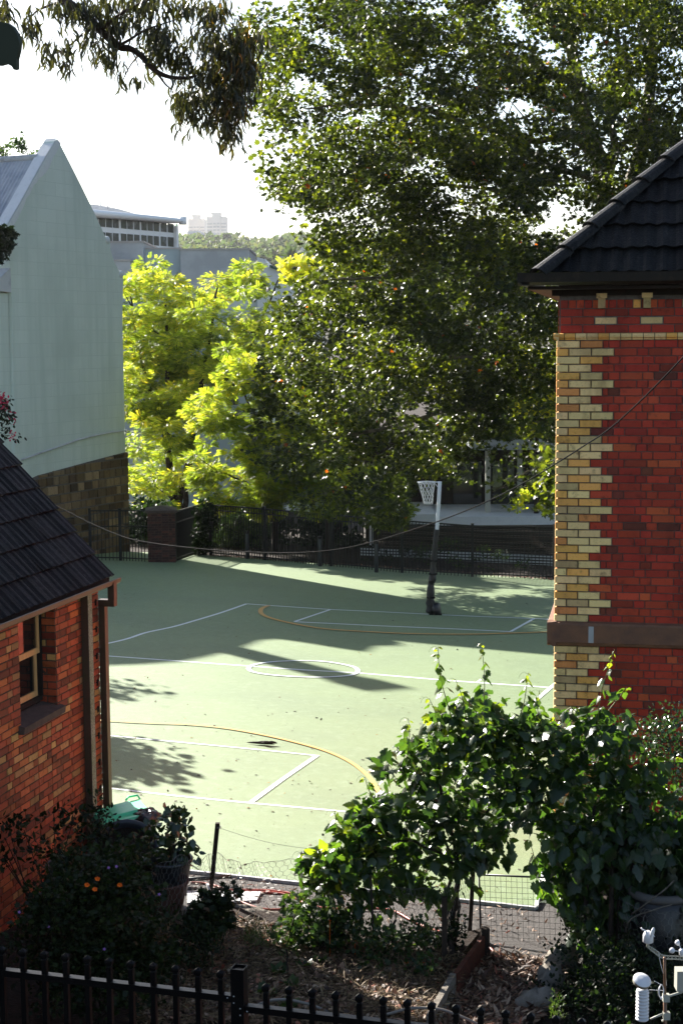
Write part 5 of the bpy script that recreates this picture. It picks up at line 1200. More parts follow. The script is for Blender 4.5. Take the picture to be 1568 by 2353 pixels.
# ------------------------------------------------------------------ eucalyptus branches over the top left
def eucalypt():
    Y = 15.0; t = thing('eucalyptus_branch', 'overhanging eucalyptus branches with narrow drooping dark leaves against the sky', 'branch', at(200, 20, Y))
    m = MB(); A = lambda *q: [at(x*.75, y*.75, Y+z) for x, y, z in q]
    main = limb(m, A((90, -110, .6), (175, -20, .4), (230, 25, .2), (265, 50, .1), (310, 95, 0), (365, 142, 0), (398, 149, 0), (430, 168, -.1), (470, 212, -.1), (520, 236, -.2), (580, 238, -.2), (600, 228, -.2)), .055, .012, 8)
    limb(m, A((470, 212, -.1), (490, 235, 0), (507, 258, .1), (527, 275, .1)), .014, .006, 6)
    limb(m, A((398, 149, 0), (412, 170, 0), (425, 205, .1)), .009, .004, 5)
    limb(m, A((300, 85, 0), (260, 100, .1), (200, 150, .2), (150, 170, .2)), .014, .005, 6)
    limb(m, A((365, 140, 0), (400, 120, -.2), (450, 90, -.3), (540, 60, -.3)), .016, .005, 6)
    limb(m, A((430, 165, 0), (400, 200, .2), (370, 260, .2)), .010, .004, 5)
    limb(m, A((200, 0, .3), (120, 30, .4), (90, 60, .4)), .016, .005, 6)
    limb(m, A((310, 92, 0), (360, 50, -.2), (430, 10, -.2), (520, -20, -.2)), .02, .006, 6)
    m.build('branch', 'bark_red', t)
    # clusters: (px, py, rx, ry, leaves)
    cl = [(20, 20, 22, 30, 150), (8, 45, 16, 26, 80), (100, 75, 26, 42, 150), (75, 100, 14, 24, 40), (150, 150, 26, 40, 110), (185, 165, 30, 40, 110), (140, 175, 16, 22, 30), (215, 195, 18, 30, 60), (230, 40, 40, 34, 200), (300, 30, 60, 34, 330), (180, 20, 40, 24, 150), (400, 10, 60, 24, 260), (470, 10, 50, 26, 190), (575, 20, 60, 30, 280), (640, 30, 40, 24, 170), (690, 15, 18, 26, 60), (350, 90, 44, 44, 240), (270, 120, 34, 40, 150), (320, 160, 36, 46, 170), (340, 205, 16, 18, 40), (375, 235, 15, 38, 60), (425, 240, 28, 16, 40), (470, 130, 40, 34, 200), (500, 100, 44, 34, 220), (520, 160, 46, 38, 240), (470, 170, 24, 30, 110), (560, 190, 40, 44, 260), (620, 110, 40, 46, 170), (680, 100, 50, 36, 110), (420, 60, 50, 30, 220),
          (690, 140, 62, 46, 640), (720, 190, 60, 50, 760), (760, 120, 44, 40, 360), (740, 240, 46, 46, 560), (700, 280, 40, 44, 420), (640, 230, 44, 44, 330), (620, 290, 50, 50, 400), (560, 300, 34, 30, 170), (580, 340, 40, 44, 280), (690, 340, 44, 44, 360), (740, 320, 30, 50, 220), (640, 360, 30, 36, 150), (700, 400, 26, 34, 150), (690, 435, 14, 22, 50), (665, 50, 50, 20, 100), (755, 440, 14, 10, 8)]
    fx, fy = .75, .75      # list above is written in a 1.333x larger frame
    P = []; 
    for x, y, rx, ry, k in cl:
        big = x > 600 or (x > 540 and y > 280)
        k = int(k*.48); q = rng.normal(size=(k, 2))*.6; z = rng.normal(size=k)*.22
        xx = (x+q[:, 0]*rx)*fx; yy = (y+q[:, 1]*ry-8)*fy
        P.append(pt_arr(xx, yy, Y+z))
    P = np.concatenate(P); n = len(P)
    dirs = rdir(n, (0, 0, -1.05), .55); px = P[:, 0]/P[:, 1]*F+CX
    var = np.clip(rng.uniform(0, .85, n)+np.where(px > 500, .17*rng.uniform(0, 1, n), -.1), 0, 1)
    scatter('foliage', 'euc', P, dirs, rng.uniform(0, 6.28, n), .132*rng.uniform(.6, 1.3, n), var, 'leaf_euc', t)
    tw = MB()
    for i in rng.choice(n, 420, replace=False):
        k = int(rng.integers(0, len(main))); p = P[i]; near = np.argsort(((P-p)**2).sum(1))[int(rng.integers(4, 30))]; tw.tube([p, (p+P[near])/2+V(0, 0, .02), P[near]], .0022, 3, cap=False)
    tw.build('twig', 'bark_red', t)['kind'] = 'stuff'
eucalypt()
m = MB(); P_ = [at(x, y, 1.4) for x, y in ((-30, 40), (0, 50), (18, 53), (30, 62), (40, 78), (45, 98), (43, 115), (38, 135), (38, 158), (32, 160), (27, 152), (15, 146), (0, 150), (-30, 150))]
m.prism(P_, V(.002, .004, 0)); o = m.build('leaf', 'tub_grey'); MATS['near_leaf'] = mat('near_leaf', (.02, .028, .014), .5, .3); o.data.materials.clear(); o.data.materials.append(MATS['near_leaf']); tag(o, 'single dark leaf close to the camera at the upper left edge', 'leaf')
# ================================================================== garden in the foreground
def gh(x, y): return gz(x, y)
BED = .10
bed_px = [(-500, 2060), (200, 2103), (430, 2118), (531, 2101), (646, 2124), (760, 2152), (900, 2173), (1000, 2187), (1100, 2158), (1106, 2160)]
bt = [gnd(*p) for p in bed_px]; b2 = [gnd(1040, 2240), gnd(969, 2352), gnd(900, 2480), gnd(-900, 2480)]
mb = MB(); top = [p+V(0, 0, BED) for p in bt+b2]; bot = [p-V(0, 0, .05) for p in bt+b2]; n_ = len(top)
mb.add(top+bot, [tuple(range(n_-1, -1, -1))]+[(i, (i+1) % n_, (i+1) % n_+n_, i+n_) for i in range(n_)])
struct(mb.build('garden_bed', 'soil'))
def g2(px, py, dz=0.0): return gnd(px, py, dz)
def gbed(px, py): return gnd(px, py, BED)
# straw and leaf litter
def litter(name, label, poly, n, tm, size, m_, dz, up=.35):
    q = sample_poly(poly, n); P = np.array([gnd(a, b, dz) for a, b in q]); P[:, 2] += rng.uniform(0, .03, n)
    o = scatter(name, tm, P, rdir(n)*V(1, 1, up), rng.uniform(-.7, .7, n), size*rng.uniform(.5, 1.4, n), rng.uniform(0, 1, n), m_); tag(o, label, 'ground litter', kind='stuff')
litter('straw_mulch', 'straw mulch and dry stems over the garden bed', [(330, 2125), (530, 2105), (900, 2180), (1080, 2190), (1000, 2352), (300, 2352)], 14000, 'blade', .085, 'straw', BED+.01)
litter('bed_leaves', 'brown dead leaves among the garden plants', [(430, 2125), (530, 2108), (900, 2180), (1080, 2190), (985, 2352), (330, 2352)], 3600, 'wide', .05, 'litter', BED+.012)
litter('leaf_litter', 'thick dry leaf litter beside the timber edging', [(1095, 2190), (1300, 2215), (1260, 2290), (1210, 2380), (1000, 2380), (1060, 2260)], 5200, 'thin', .085, 'litter', .01)
litter('path_leaves', 'scattered dead leaves on the asphalt path', [(430, 2010), (1230, 2095), (1300, 2200), (1100, 2195), (900, 2165), (640, 2112), (430, 2105)], 420, 'thin', .06, 'litter', .012)
# court debris
q = sample_poly([(235, 1300), (450, 1285), (850, 1320), (1270, 1340), (1275, 2010), (1225, 2080), (440, 1995), (235, 1880)], 2600); P = np.array([gnd(a, b, .016) for a, b in q])
o = scatter('court_litter', 'wide', P, rdir(2600)*V(1, 1, .15), rng.uniform(-.4, .4, 2600), .015*(.7+3.2*rng.uniform(0, 1, 2600)**8), rng.uniform(0, 1, 2600), 'court_litter'); tag(o, 'tiny leaf scraps and twigs scattered over the court', 'litter', kind='stuff')
m = MB(); c = gnd(606, 1710, .02); ux = nrm(gnd(640, 1713)-gnd(580, 1707))
for (a0, a1, sp, z) in ((-.26, .16, .0, .02), (-.16, .20, .03, .03), (-.05, .13, -.03, .045), (.02, .19, .06, .03), (-.12, .10, .05, .015)):
    p0 = c+ux*a0+V(0, sp*.3, z*.3); p1 = c+ux*(a0+a1)*.5+V(0, sp, z); p2 = c+ux*a1+V(0, sp*1.2, z*.8); m.tube(spline([p0, p1, p2], 4), [.002, .008, .014, .018, .02, .018, .014, .008, .003], 5)
tag(m.build('dead_frond', 'bark_dark'), 'dark curled dead frond lying alone on the sunlit court', 'dead leaf')
# stone edging of the bed
def rocks():
    spots = [((540, 2106), .16, .08), ((575, 2112), .2, .08), ((615, 2119), .18, .07), ((655, 2126), .2, .07)]
    for i, (p, a, h) in enumerate(spots): rock(p, a, h, ['edging stone at the left end of the bed edge', 'second edging stone from the left along the bed', 'third edging stone from the left along the bed', 'right-hand edging stone beside the tomato plant'][i], 'edging stones along the asphalt path')
def rock(p, a, h, label, grp, asp=.6, rz=0):
    c = gnd(*p); t = MB(); vs = []; fs = []; ns, nr = 14, 8
    ph = rnd.uniform(0, 9)
    for j in range(nr+1):
        v = -math.pi/2+math.pi*j/nr
        for i in range(ns):
            u = 2*math.pi*i/ns; k = 1+.16*math.sin(2*u+ph)+.12*math.sin(3*u+5*v+ph*2)+.07*math.sin(5*u-3*v); x, y = a*math.cos(u)*math.cos(v)*k, a*asp*math.sin(u)*math.cos(v)*k
            vs.append(c+V(x*math.cos(rz)-y*math.sin(rz), x*math.sin(rz)+y*math.cos(rz), h*.4+h*math.sin(v)*k))
    for j in range(nr):
        for i in range(ns): fs.append((j*ns+i, j*ns+(i+1) % ns, (j+1)*ns+(i+1) % ns, (j+1)*ns+i))
    t.add(vs, fs, None, True); o = t.build('rock', 'rock'); tag(o, label, 'rock', grp)
rocks()
for p, a, h, s_, rz, lb in [((1288, 2218), .17, .12, .55, .8, 'topmost pale boulder where the mesh gate meets the planting'), ((1262, 2262), .20, .12, .5, 1.0, 'long pale boulder in the middle of the row by the leaf litter'), ((1232, 2312), .17, .10, .6, .6, 'lower boulder half covered by plants near the bottom fence')]:
    rock(p, a, h, lb, 'boulders edging the leaf litter', s_, rz)
# timber boards
def board(label, a, b, h, th, m_, dz=.0):
    A, B = gnd(*a), gnd(*b); d = B-A; n = nrm(V(d[1], -d[0], 0)); t = MB(); t.obox(A-n*th/2-V(0, 0, .05), d, n*th, V(0, 0, h+.05)); o = t.build('timber_board', m_); tag(o, label, 'board', 'timber edging boards'); return o
board('dark red timber board edging the bed from the mesh gate', (1112, 2196), (1045, 2292), .20, .035, 'red_timber')
board('weathered grey timber board continuing the bed edge', (1040, 2292), (985, 2392), .20, .045, 'grey_timber')
m = MB(); a = gnd(1112, 2200); m.obox(a-V(.03, .03, .1), V(.07, 0, 0), V(0, .07, 0), V(0, 0, .36)); tag(m.build('edging_post', 'stake_wood'), 'short dark post at the corner of the timber edging', 'post')
# brick paving patch
m = MB(); U_ = nrm(V(.9, -.4, 0)); Vv = V(-U_[1], U_[0], 0); o_ = gnd(1100, 2372); 
mp = MB(); mp.poly([V(*(o_+U_*a+Vv*b)[:2], gz(*(o_+U_*a+Vv*b)[:2])+.004) for a, b in ((-.42, -.5), (.42, -.5), (.42, .24), (-.42, .24))]); mo = mp.build('brick_paving', 'mortar_dark'); struct(mo)
for i in range(-5, 5):
    for j in range(-8, 4):
        a, b = i*.085*1.0+(0), j*.065; 
        x = i*.19+(.095 if j % 2 else 0)
        if abs(x) > .35: continue
        p = o_+U_*x+Vv*b; z = gz(p[0], p[1]); k = rnd.uniform(.7, 1.2); m.obox(V(p[0], p[1], z-.0), U_*.18, Vv*.058, V(0, 0, .022), (k, k, k))
po = m.build('paving_bricks', 'paver'); struct(po)
# drain gap in asphalt (dark seam)
m = MB(); strip = [gnd(860, 2140, .004), gnd(1100, 2165, .004), gnd(1290, 2193, .004), gnd(1400, 2205, .004)]; strip_on_court(m, dense(strip), .03, .004); struct(m.build('path_seam', 'black_plastic'))
# pale slab on the path by the tubs
m = MB(); m.prism([gnd(430, 2050, .003), gnd(600, 2052, .003), gnd(590, 2072, .003), gnd(430, 2078, .003)], V(0, 0, .02)); struct(m.build('path_slab', 'kerb'))

# ------------------------------------------------------------------ hoses and pipes
def hose(px, r, m_, nm, label, cat, dz=.012):
    P = [gnd(a, b, dz) for a, b in px]; P = spline(P, 8); mb = MB(); mb.tube(P, r, 7); o = mb.build(nm, m_); return tag(o, label, cat)
z2 = lambda q: [(404.3+a/3.555, 1837.7+b/3.555) for a, b in q]; z3 = lambda q: [(771.8+a/3.555, 1837.7+b/3.555) for a, b in q]
hp = z2([(100, 770), (260, 775), (380, 742), (480, 748), (700, 754), (850, 762), (960, 795), (1050, 845), (1000, 866), (930, 884), (800, 893), (680, 882), (560, 842), (470, 795), (370, 748), (300, 712), (240, 680), (120, 672)])
hose(hp, .0105, 'rubber_red', 'garden_hose', 'looped red garden hose lying on the asphalt beside the stake', 'hose')
hose(z2([(300, 690), (400, 728), (500, 734), (700, 735), (830, 745), (960, 768), (1060, 812), (1150, 870), (1250, 884), (1350, 888), (1500, 884)])+z3([(120, 888), (350, 888), (480, 910), (620, 985), (750, 1045), (850, 1075)]), .0105, 'rubber_red', 'garden_hose', 'long red hose running right across the path under the vine', 'hose', .02)
hose(z3([(1120, 1120), (1190, 1160), (1260, 1210), (1310, 1290), (1335, 1400), (1310, 1490), (1230, 1550), (1180, 1610), (1200, 1680), (1240, 1740), (1235, 1829), (1180, 1900)]), .0105, 'rubber_red', 'garden_hose', 'red hose curling down through the leaf litter past the boards', 'hose', .02)
def arc_pipe(pts, label):
    P = spline(pts, 8); mb = MB(); mb.tube(P, .011, 7); tag(mb.build('irrigation_pipe', 'pipe_grey'), label, 'pipe', 'grey irrigation pipes')
Yp = 10.9
arc_pipe([at(a, b, Yp) for a, b in z2([(560, 1760), (640, 1690), (760, 1640), (900, 1630), (1050, 1658), (1150, 1690), (1290, 1752), (1400, 1800)])], 'grey pipe arching above the bed left of centre')
arc_pipe([at(a, b, Yp-.1) for a, b in z3([(180, 1810), (300, 1780), (450, 1740), (620, 1700), (820, 1705), (960, 1745), (1150, 1829), (1250, 1900)])], 'grey pipe arching behind the spear pickets right of centre')
def bpipe(a, b, r, label, lift):
    A, B = gnd(*a, lift), gnd(*b, lift); mb = MB(); mb.tube([A, B], r, 10); d = nrm(B-A); tag(mb.build('black_pipe', 'black_plastic'), label, 'pipe', 'black pipes on the path')
bpipe((405, 2022), (531, 2013), .020, 'longer black pipe resting against the wooden stake', .10)
bpipe((405, 2043), (453, 2041), .019, 'short black pipe stub beside the terracotta tub', .03)
# ------------------------------------------------------------------ stakes
def stake(label, base_px, top_px, wd, m_='stake_wood', square=True, dY=0, bed=True, kind='stake', grp='wooden stakes'):
    b = gbed(*base_px) if bed else gnd(*base_px); tp = at(top_px[0], top_px[1], b[1]+dY); mb = MB()
    d = tp-b
    if square: X = V(wd, 0, 0); Yv = V(0, wd, 0); mb.obox(b-X/2-Yv/2-nrm(d)*.12, X, Yv, d+nrm(d)*.12)
    else:
        k = 7; mb.tube([b+d*(i/k)+rng.normal(size=3)*wd*.25 for i in range(k+1)], [wd*.5*(1-.25*i/k) for i in range(k+1)], 6)
    tag(mb.build(kind, m_), label, 'stake', grp); return b, tp
s1b, s1t = stake('tall square stake carrying the chicken wire, leaning right', (481, 2082), (500, 1890), .040, bed=False)
s2b, s2t = stake('square stake at the left edge of the grapevine', (743, 2110), (747.5, 1940), .026, bed=False)
stake('thin stake just behind the square stake at the vine edge', (755, 2090), (752, 1960), .016, bed=False)
s3b, s3t = stake('thin straight stake under the vine left of its trunks', (859, 2192), (851, 2010), .018)
s4b, s4t = stake('thick dark stake beside the vine trunks', (1020, 2206), (1020, 2060), .042)
s5b, s5t = stake('tall stake right of the vine trunks holding the mesh gate', (1077, 2160), (1089, 1944), .034, bed=False)
stake('crooked dead stick standing in the leaf litter', (901, 2178), (906, 2112), .030, 'bark_dark', False)
stake('crooked dark stem in front of the tomato plant', (657, 2185), (675, 2104), .018, 'bark_dark', False)
stake('knobbly stick left of the tall stake above the tub', (434, 1985), (422, 1853), .020, 'bark_dark', False, bed=False, dY=-.2)
stake('thin dark twig right of the tomato plant', (815, 2150), (817, 2042), .010, 'bark_dark', False)
stake('stubby dark stake behind the tomato plant', (761, 2118), (764, 2062), .020, 'bark_dark', False, bed=False)
stake('dead stem below the tomato plant', (662, 2238), (659, 2180), .016, 'bark_dark', False)
stake('slender pale-tipped cane in the dark bed on the left', (433, 2215), (437, 2090), .010, 'stake_wood', False)
stake('second slender cane in the dark bed', (462, 2180), (458, 2090), .010, 'stake_wood', False)
m = MB(); m.tube([at(475, 2030, s1b[1]-.05), at(490, 2059, s1b[1]-.1)], .009, 8); tag(m.build('metal_bracket', 'zinc'), 'short bright metal rod tied to the wooden stake', 'rod')
m = MB(); w0 = at(502, 1901, s1t[1]); P = [w0+(s2t+V(0, 0, -.05)-w0)*f-V(0, 0, .04*math.sin(math.pi*f)) for f in np.linspace(0, 1, 12)]; m.tube(P, .0016, 4)
for k in range(3): m.tube([w0+V(.024*math.cos(a), .024*math.sin(a), .006*k) for a in np.linspace(0, 6.28, 10)], .002, 4)
tag(m.build('tie_wire', 'wire_galv'), 'thin wire tied round the stake top and strung to the vine', 'wire')
# ------------------------------------------------------------------ chicken wire
def hexnet(name, label, top, bot, grp=None, cell=.045, r=.0014, sag=.0):
    """top, bot: lists of matching 3D points; bilinear hexagon net"""
    top = [np.asarray(p) for p in top]; bot = [np.asarray(p) for p in bot]
    L_ = sum(np.linalg.norm(top[i+1]-top[i]) for i in range(len(top)-1)); H_ = np.mean([np.linalg.norm(a-b) for a, b in zip(top, bot)])
    def S(u, v):
        u = min(max(u, 0), .9999)*(len(top)-1); i = int(u); f = u-i
        return (top[i]*(1-f)+top[i+1]*f)*v+(bot[i]*(1-f)+bot[i+1]*f)*(1-v)+V(.008*math.sin(9*u+7*v), .03*math.sin(5*u+4*v), .006*math.sin(11*u))
    mb = MB(); nu = int(L_/cell); nv = int(H_/(cell*.87))
    for j in range(nv):
        for i in range(nu):
            o_ = .5 if j % 2 else 0
            c = ((i+o_)/nu, j/nv); w3 = 1/(nu*2); h3 = 1/nv
            a = S(c[0], c[1]+h3*.05); b = S(c[0], c[1]+h3*.62); l = S(c[0]-w3, c[1]+h3*1.05); q = S(c[0]+w3, c[1]+h3*1.05)
            mb.tube([a, b], r*1.25, 3, cap=False); mb.tube([b, l], r, 3, cap=False); mb.tube([b, q], r, 3, cap=False)
    mb.tube([S(u, 1) for u in np.linspace(0, 1, 30)], r*1.4, 3, cap=False)
    tag(mb.build(name, 'wire_galv'), label, 'wire netting', grp)
Yw = s1b[1]
hexnet('chicken_wire', 'sagging chicken wire stretched between the stake and the vine', [at(452, 1990, Yw+.3), at(480, 1960, Yw), at(500, 1960, Yw), at(530, 1975, Yw), at(560, 1985, Yw-.05), at(600, 1979, Yw-.1), at(680, 1975, Yw), at(745, 1970, s2b[1])], [at(430, 2080, Yw+.3), at(472, 2080, Yw), at(490, 2080, Yw), at(530, 2072, Yw), at(560, 2075, Yw), at(600, 2085, Yw), at(680, 2100, Yw), at(743, 2108, s2b[1])], 'chicken wire screens')
hexnet('chicken_wire', 'chicken wire stretched below the grapevine toward the mesh gate', [s2b+V(0, 0, .42), s3b+V(0, .25, .50), s4b+V(0, .25, .50), s5b+V(0, 0, .62)], [s2b+V(0, 0, .03), s3b+V(0, .25, .03), s4b+V(0, .25, .03), s5b+V(0, 0, .03)], 'chicken wire screens')
hexnet('chicken_wire', 'crumpled chicken wire in front of the potted tubs', [at(320, 2045, 11.9), at(360, 1985, 11.8), at(420, 1965, 11.9), at(452, 1985, 12.1)], [at(290, 2110, 11.7), at(350, 2115, 11.6), at(420, 2100, 11.7), at(440, 2085, 12.0)], 'chicken wire screens', cell=.04, r=.0009)
# ------------------------------------------------------------------ mesh gate
def mesh_gate():
    A = gnd(1104, 2158); Y = A[1]; tl = at(1099.5, 2009, Y); tr = at(1309, 2018, Y-.0); br = at(1312, 2214, Y); bl = at(1105, 2200, Y)
    d = nrm(V(*(tr-tl)[:2], 0)); t = thing('mesh_gate', 'low steel framed gate of welded square mesh across the path', 'gate', (bl[0], Y, bl[2]))
    m = MB(); m.tube([bl, tl, tr, br], .012, 8); m.tube([bl, br], .010, 6); m.build('frame', 'tub_grey', t)
    m = MB(); nx, nz = 17, 15
    for i in range(1, nx): f = i/nx; m.tube([tl+(tr-tl)*f, bl+(br-bl)*f], .0016, 4, cap=False)
    for j in range(1, nz): f = j/nz; m.tube([tl+(bl-tl)*f, tr+(br-tr)*f], .0016, 4, cap=False)
    m.build('mesh', 'wire_galv', t)
mesh_gate()
# ------------------------------------------------------------------ grapevine
def vine():
    Y0 = 12.75
    D = lambda q: [(808.6+a/2.065, 1433.4+b/2.065) for a, b in q]
    left = D([(0, 930), (30, 850), (60, 800), (140, 720), (220, 690), (270, 660), (250, 600), (300, 510), (380, 480), (440, 460), (470, 400), (520, 380), (600, 350), (700, 360), (750, 420), (840, 380), (900, 400), (960, 460), (1010, 500)])
    body = left+[(1300, 1690), (1330, 1640), (1400, 1640), (1440, 1690), (1490, 1760), (1540, 1800), (1620, 1820), (1640, 2000), (1620, 2060), (1560, 2040), (1500, 2060), (1440, 2120), (1380, 2150), (1330, 2120), (1300, 2060), (1250, 1990), (1200, 1930), (1150, 1925), (1120, 1950), (1080, 1985), (1040, 2060), (1000, 2070), (960, 2030), (900, 2040), (860, 2045), (820, 2020), (770, 2045), (735, 2030), (720, 2010), (700, 2000), (720, 1960), (770, 1930), (800, 1900)]
    tb_ = gbed(1032, 2200)
    t = thing('grapevine', 'large leafy grapevine with dark lobed leaves spreading over stakes', 'vine', tb_)
    m = MB()
    for pts, r0, r1 in [([tb_, at(1035, 2120, 12.6), at(1046, 2060, 12.65), at(1050, 2000, 12.7), at(1040, 1930, 12.7), at(1010, 1800, 12.7), at(1015, 1640, 12.7)], .036, .008),
        ([tb_+V(.02, .05, 0), at(1028, 2110, 12.7), at(1030, 2040, 12.75), at(1034, 1960, 12.8), at(980, 1880, 12.8), at(900, 1850, 12.8)], .022, .007),
        ([gbed(1036, 2195), at(1050, 2100, 12.75), at(1052, 2020, 12.8), at(1090, 1900, 12.8), at(1200, 1780, 12.8), at(1290, 1690, 12.8)], .02, .006),
        ([at(1050, 1990, 12.7), at(950, 1930, 12.7), at(860, 1950, 12.7), at(760, 1990, 12.7)], .014, .005),
        ([at(1060, 1940, 12.8), at(1160, 1900, 12.8), at(1260, 1880, 12.8), at(1400, 1840, 12.8), at(1500, 1800, 12.8)], .014, .006)]: limb(m, pts, r0, r1, 7, .006)
    gb = gnd(1400, 2240); 
    for dx, tp in ((0, (1405, 2000)), (16, (1428, 1990)), (34, (1450, 2010)), (-55, (1345, 2030))):
        b_ = gnd(1400+dx, 2240-abs(dx)*.3); limb(m, [b_, at(1402+dx, 2130, b_[1]), at(*tp, b_[1]+.1), at(tp[0]+20, 1850, 12.6)], .03, .012, 7, .005)
    m.build('trunk', 'bark_dark', t)
    n = 4900; P, idx, d, C = crown(body, Y0, .42, 430, .16, n)
    # leaves hang facing outward/down with tips down
    dirs = rdir(n, (0, -.15, -.45), .75)+d*V(.35, .35, .1)
    sz = .112*rng.uniform(.35, 1.3, n); nv = rng.uniform(0, .82, n)
    scatter('foliage', 'grape', P, dirs, rng.uniform(-1.1, 1.1, n), sz, nv, 'leaf_grape', t)
    # left lobe with sunlight put into paler leaf tones, and loose top
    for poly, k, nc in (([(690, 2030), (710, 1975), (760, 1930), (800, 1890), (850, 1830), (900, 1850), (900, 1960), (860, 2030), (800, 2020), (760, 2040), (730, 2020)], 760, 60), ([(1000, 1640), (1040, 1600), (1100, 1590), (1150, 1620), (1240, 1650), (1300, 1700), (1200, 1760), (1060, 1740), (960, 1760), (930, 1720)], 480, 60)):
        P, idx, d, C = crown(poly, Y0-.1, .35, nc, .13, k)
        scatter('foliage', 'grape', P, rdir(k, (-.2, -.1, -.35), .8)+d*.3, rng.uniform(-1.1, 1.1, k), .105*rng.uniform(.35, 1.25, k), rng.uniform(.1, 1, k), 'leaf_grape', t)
    # dark leafy mass low on the right
    low = [(1250, 1960), (1330, 1900), (1640, 1900), (1640, 2060), (1500, 2080), (1470, 2140), (1420, 2130), (1400, 2190), (1345, 2180), (1330, 2120), (1290, 2110), (1255, 2040)]
    P, idx, d, C = crown(low, 12.3, .35, 90, .2, 950); n = len(P)
    scatter('foliage', 'grape', P, rdir(n, (0, -.3, -.6), .5), rng.uniform(-1, 1, n), .13*rng.uniform(.5, 1.25, n), rng.uniform(0, .7, n), 'leaf_grape', t)
    # upright shoots with leaves getting smaller to the tip
    sh = [((1040, 1660), (1012, 1560), (1005, 1484), 24), ((1110, 1650), (1112, 1560), (1105, 1476), 22), ((1190, 1680), (1205, 1600), (1212, 1545), 20), ((1260, 1700), (1235, 1640), (1238, 1585), 16), ((1370, 1700), (1378, 1600), (1410, 1492), 26), ((935, 1740), (940, 1690), (937, 1650), 14), ((1010, 1700), (1000, 1640), (985, 1604), 10), ((1070, 1650), (1060, 1600), (1045, 1560), 14), ((860, 1840), (845, 1810), (838, 1785), 9), ((800, 1910), (775, 1885), (768, 1862), 8), ((1390, 1640), (1430, 1590), (1440, 1580), 10), ((1520, 1800), (1545, 1750), (1560, 1740), 10), ((730, 1990), (705, 1975), (690, 1960), 8), ((1290, 1640), (1310, 1625), (1320, 1632), 9)]
    PP = []; DD = []; SS = []; VV = []
    for a, b, c, k in sh:
        ms = MB()
        A_, B_, C_ = at(*a, 12.7), at(*b, 12.65), at(*c, 12.6); cur = spline([A_, B_, C_], 8); ms.tube(cur, [.005-.003*i/(len(cur)-1) for i in range(len(cur))], 5)
        for i in range(k):
            f = (i+.5)/k; j = min(int(f*(len(cur)-1)), len(cur)-2); p = cur[j]+(cur[j+1]-cur[j])*(f*(len(cur)-1)-j)
            dd = V(rng.normal()*.9, rng.normal()*.6, rng.normal()*.25-.35); dd /= np.linalg.norm(dd); st = .05*(1.25-f)
            e = p+dd*st+V(0, 0, st*.4); ms.tube([p, e], .0016, 3, cap=False)
            PP.append(e); DD.append(dd+V(0, 0, -.5)); SS.append(.135*(1.08-.85*f)*rng.uniform(.75, 1.15)); VV.append(min(1, .25+.75*f+rng.uniform(-.1, .1)))
        # tendril
        e = cur[-2]; ms.tube(spline([e, e+V(-.03, 0, .02), e+V(-.06, .01, .0), e+V(-.075, .01, -.035)], 4), .0012, 3, cap=False); ms.build('shoot', 'leafstem', t)
    scatter('foliage', 'grape', np.array(PP), np.array(DD), rng.uniform(-.9, .9, len(PP)), np.array(SS), np.array(VV), 'leaf_grape', t)
    # hanging shoots
    hs = MB(); PP = []; SS = []
    for a, b in [((1215, 1930), (1232, 2035)), ((1245, 1940), (1253, 2060)), ((1170, 1925), (1160, 1985)), ((1300, 2010), (1288, 2080)), ((1060, 2040), (1000, 2098)), ((1330, 2080), (1322, 2160)), ((870, 2060), (900, 2100)), ((1050, 1990), (1095, 2040)), ((1270, 1960), (1300, 2040))]:
        cur = spline([at(*a, 12.5), (at(*a, 12.5)+at(*b, 12.5))/2+V(.02, 0, 0), at(*b, 12.5)], 5); hs = MB(); hs.tube(cur, .003, 4); hs.build('hanging_shoot', 'leafstem', t)
        for i in range(5): PP.append(cur[int((i+.6)/5*(len(cur)-1))]+rng.normal(size=3)*.02); SS.append(.13*rng.uniform(.6, 1.05))
    for q in range(len(PP)): scatter('hanging_leaf', 'grape', np.array(PP[q:q+1]), rdir(1, (0, 0, -1.2), .5), rng.uniform(-.8, .8, 1), np.array(SS[q:q+1]), rng.uniform(.2, .9, 1), 'leaf_grape', t)
mat('leafstem', (.12, .13, .03), .6, .4)
vine()
# ------------------------------------------------------------------ other plants
def plant(name, label, poly, Y, th, ncl, rc, n, size, m_, tm, var=(0, 1), bias=(0, 0, 0), stems=0, base=None, group=None, dz=BED):
    P, idx, d, C = crown(poly, Y, th, ncl, rc, n); cx_ = C[:, 0].mean(); bz = gz(cx_, Y)+dz
    P[:, 2] = np.maximum(P[:, 2], bz+.01)
    t = thing(name, label, 'plant', (cx_, Y, bz), group)
    scatter('foliage', tm, P, rdir(n, bias, .7)+d*.5, rng.uniform(-1.2, 1.2, n), size*rng.uniform(.55, 1.25, n), rng.uniform(var[0], var[1], n), m_, t)
    if stems:
        m = MB()
        for k in range(stems):
            c = C[int(rng.integers(0, len(C)))]; b_ = V(cx_+rng.normal()*.05, Y+rng.normal()*.05, bz); m.tube([b_, (b_+c)/2+rng.normal(size=3)*.03, c], [.009, .006, .003], 4)
        m.build('stem', 'bark_dark', t)
    return t, C
gt_, gc = plant('geranium_bush', 'rounded geranium bush in deep shade with a few orange flowers', [(60, 2120), (80, 2060), (80, 2030), (120, 2000), (160, 1990), (190, 1975), (230, 1960), (270, 1975), (310, 1995), (320, 2040), (350, 2100), (360, 2160), (380, 2240), (330, 2280), (200, 2290), (80, 2270), (40, 2200)], 10.6, .6, 210, .16, 9500, .042, 'leaf_dark', 'lobed', (.2, 1), (0, -.2, .3), 10)
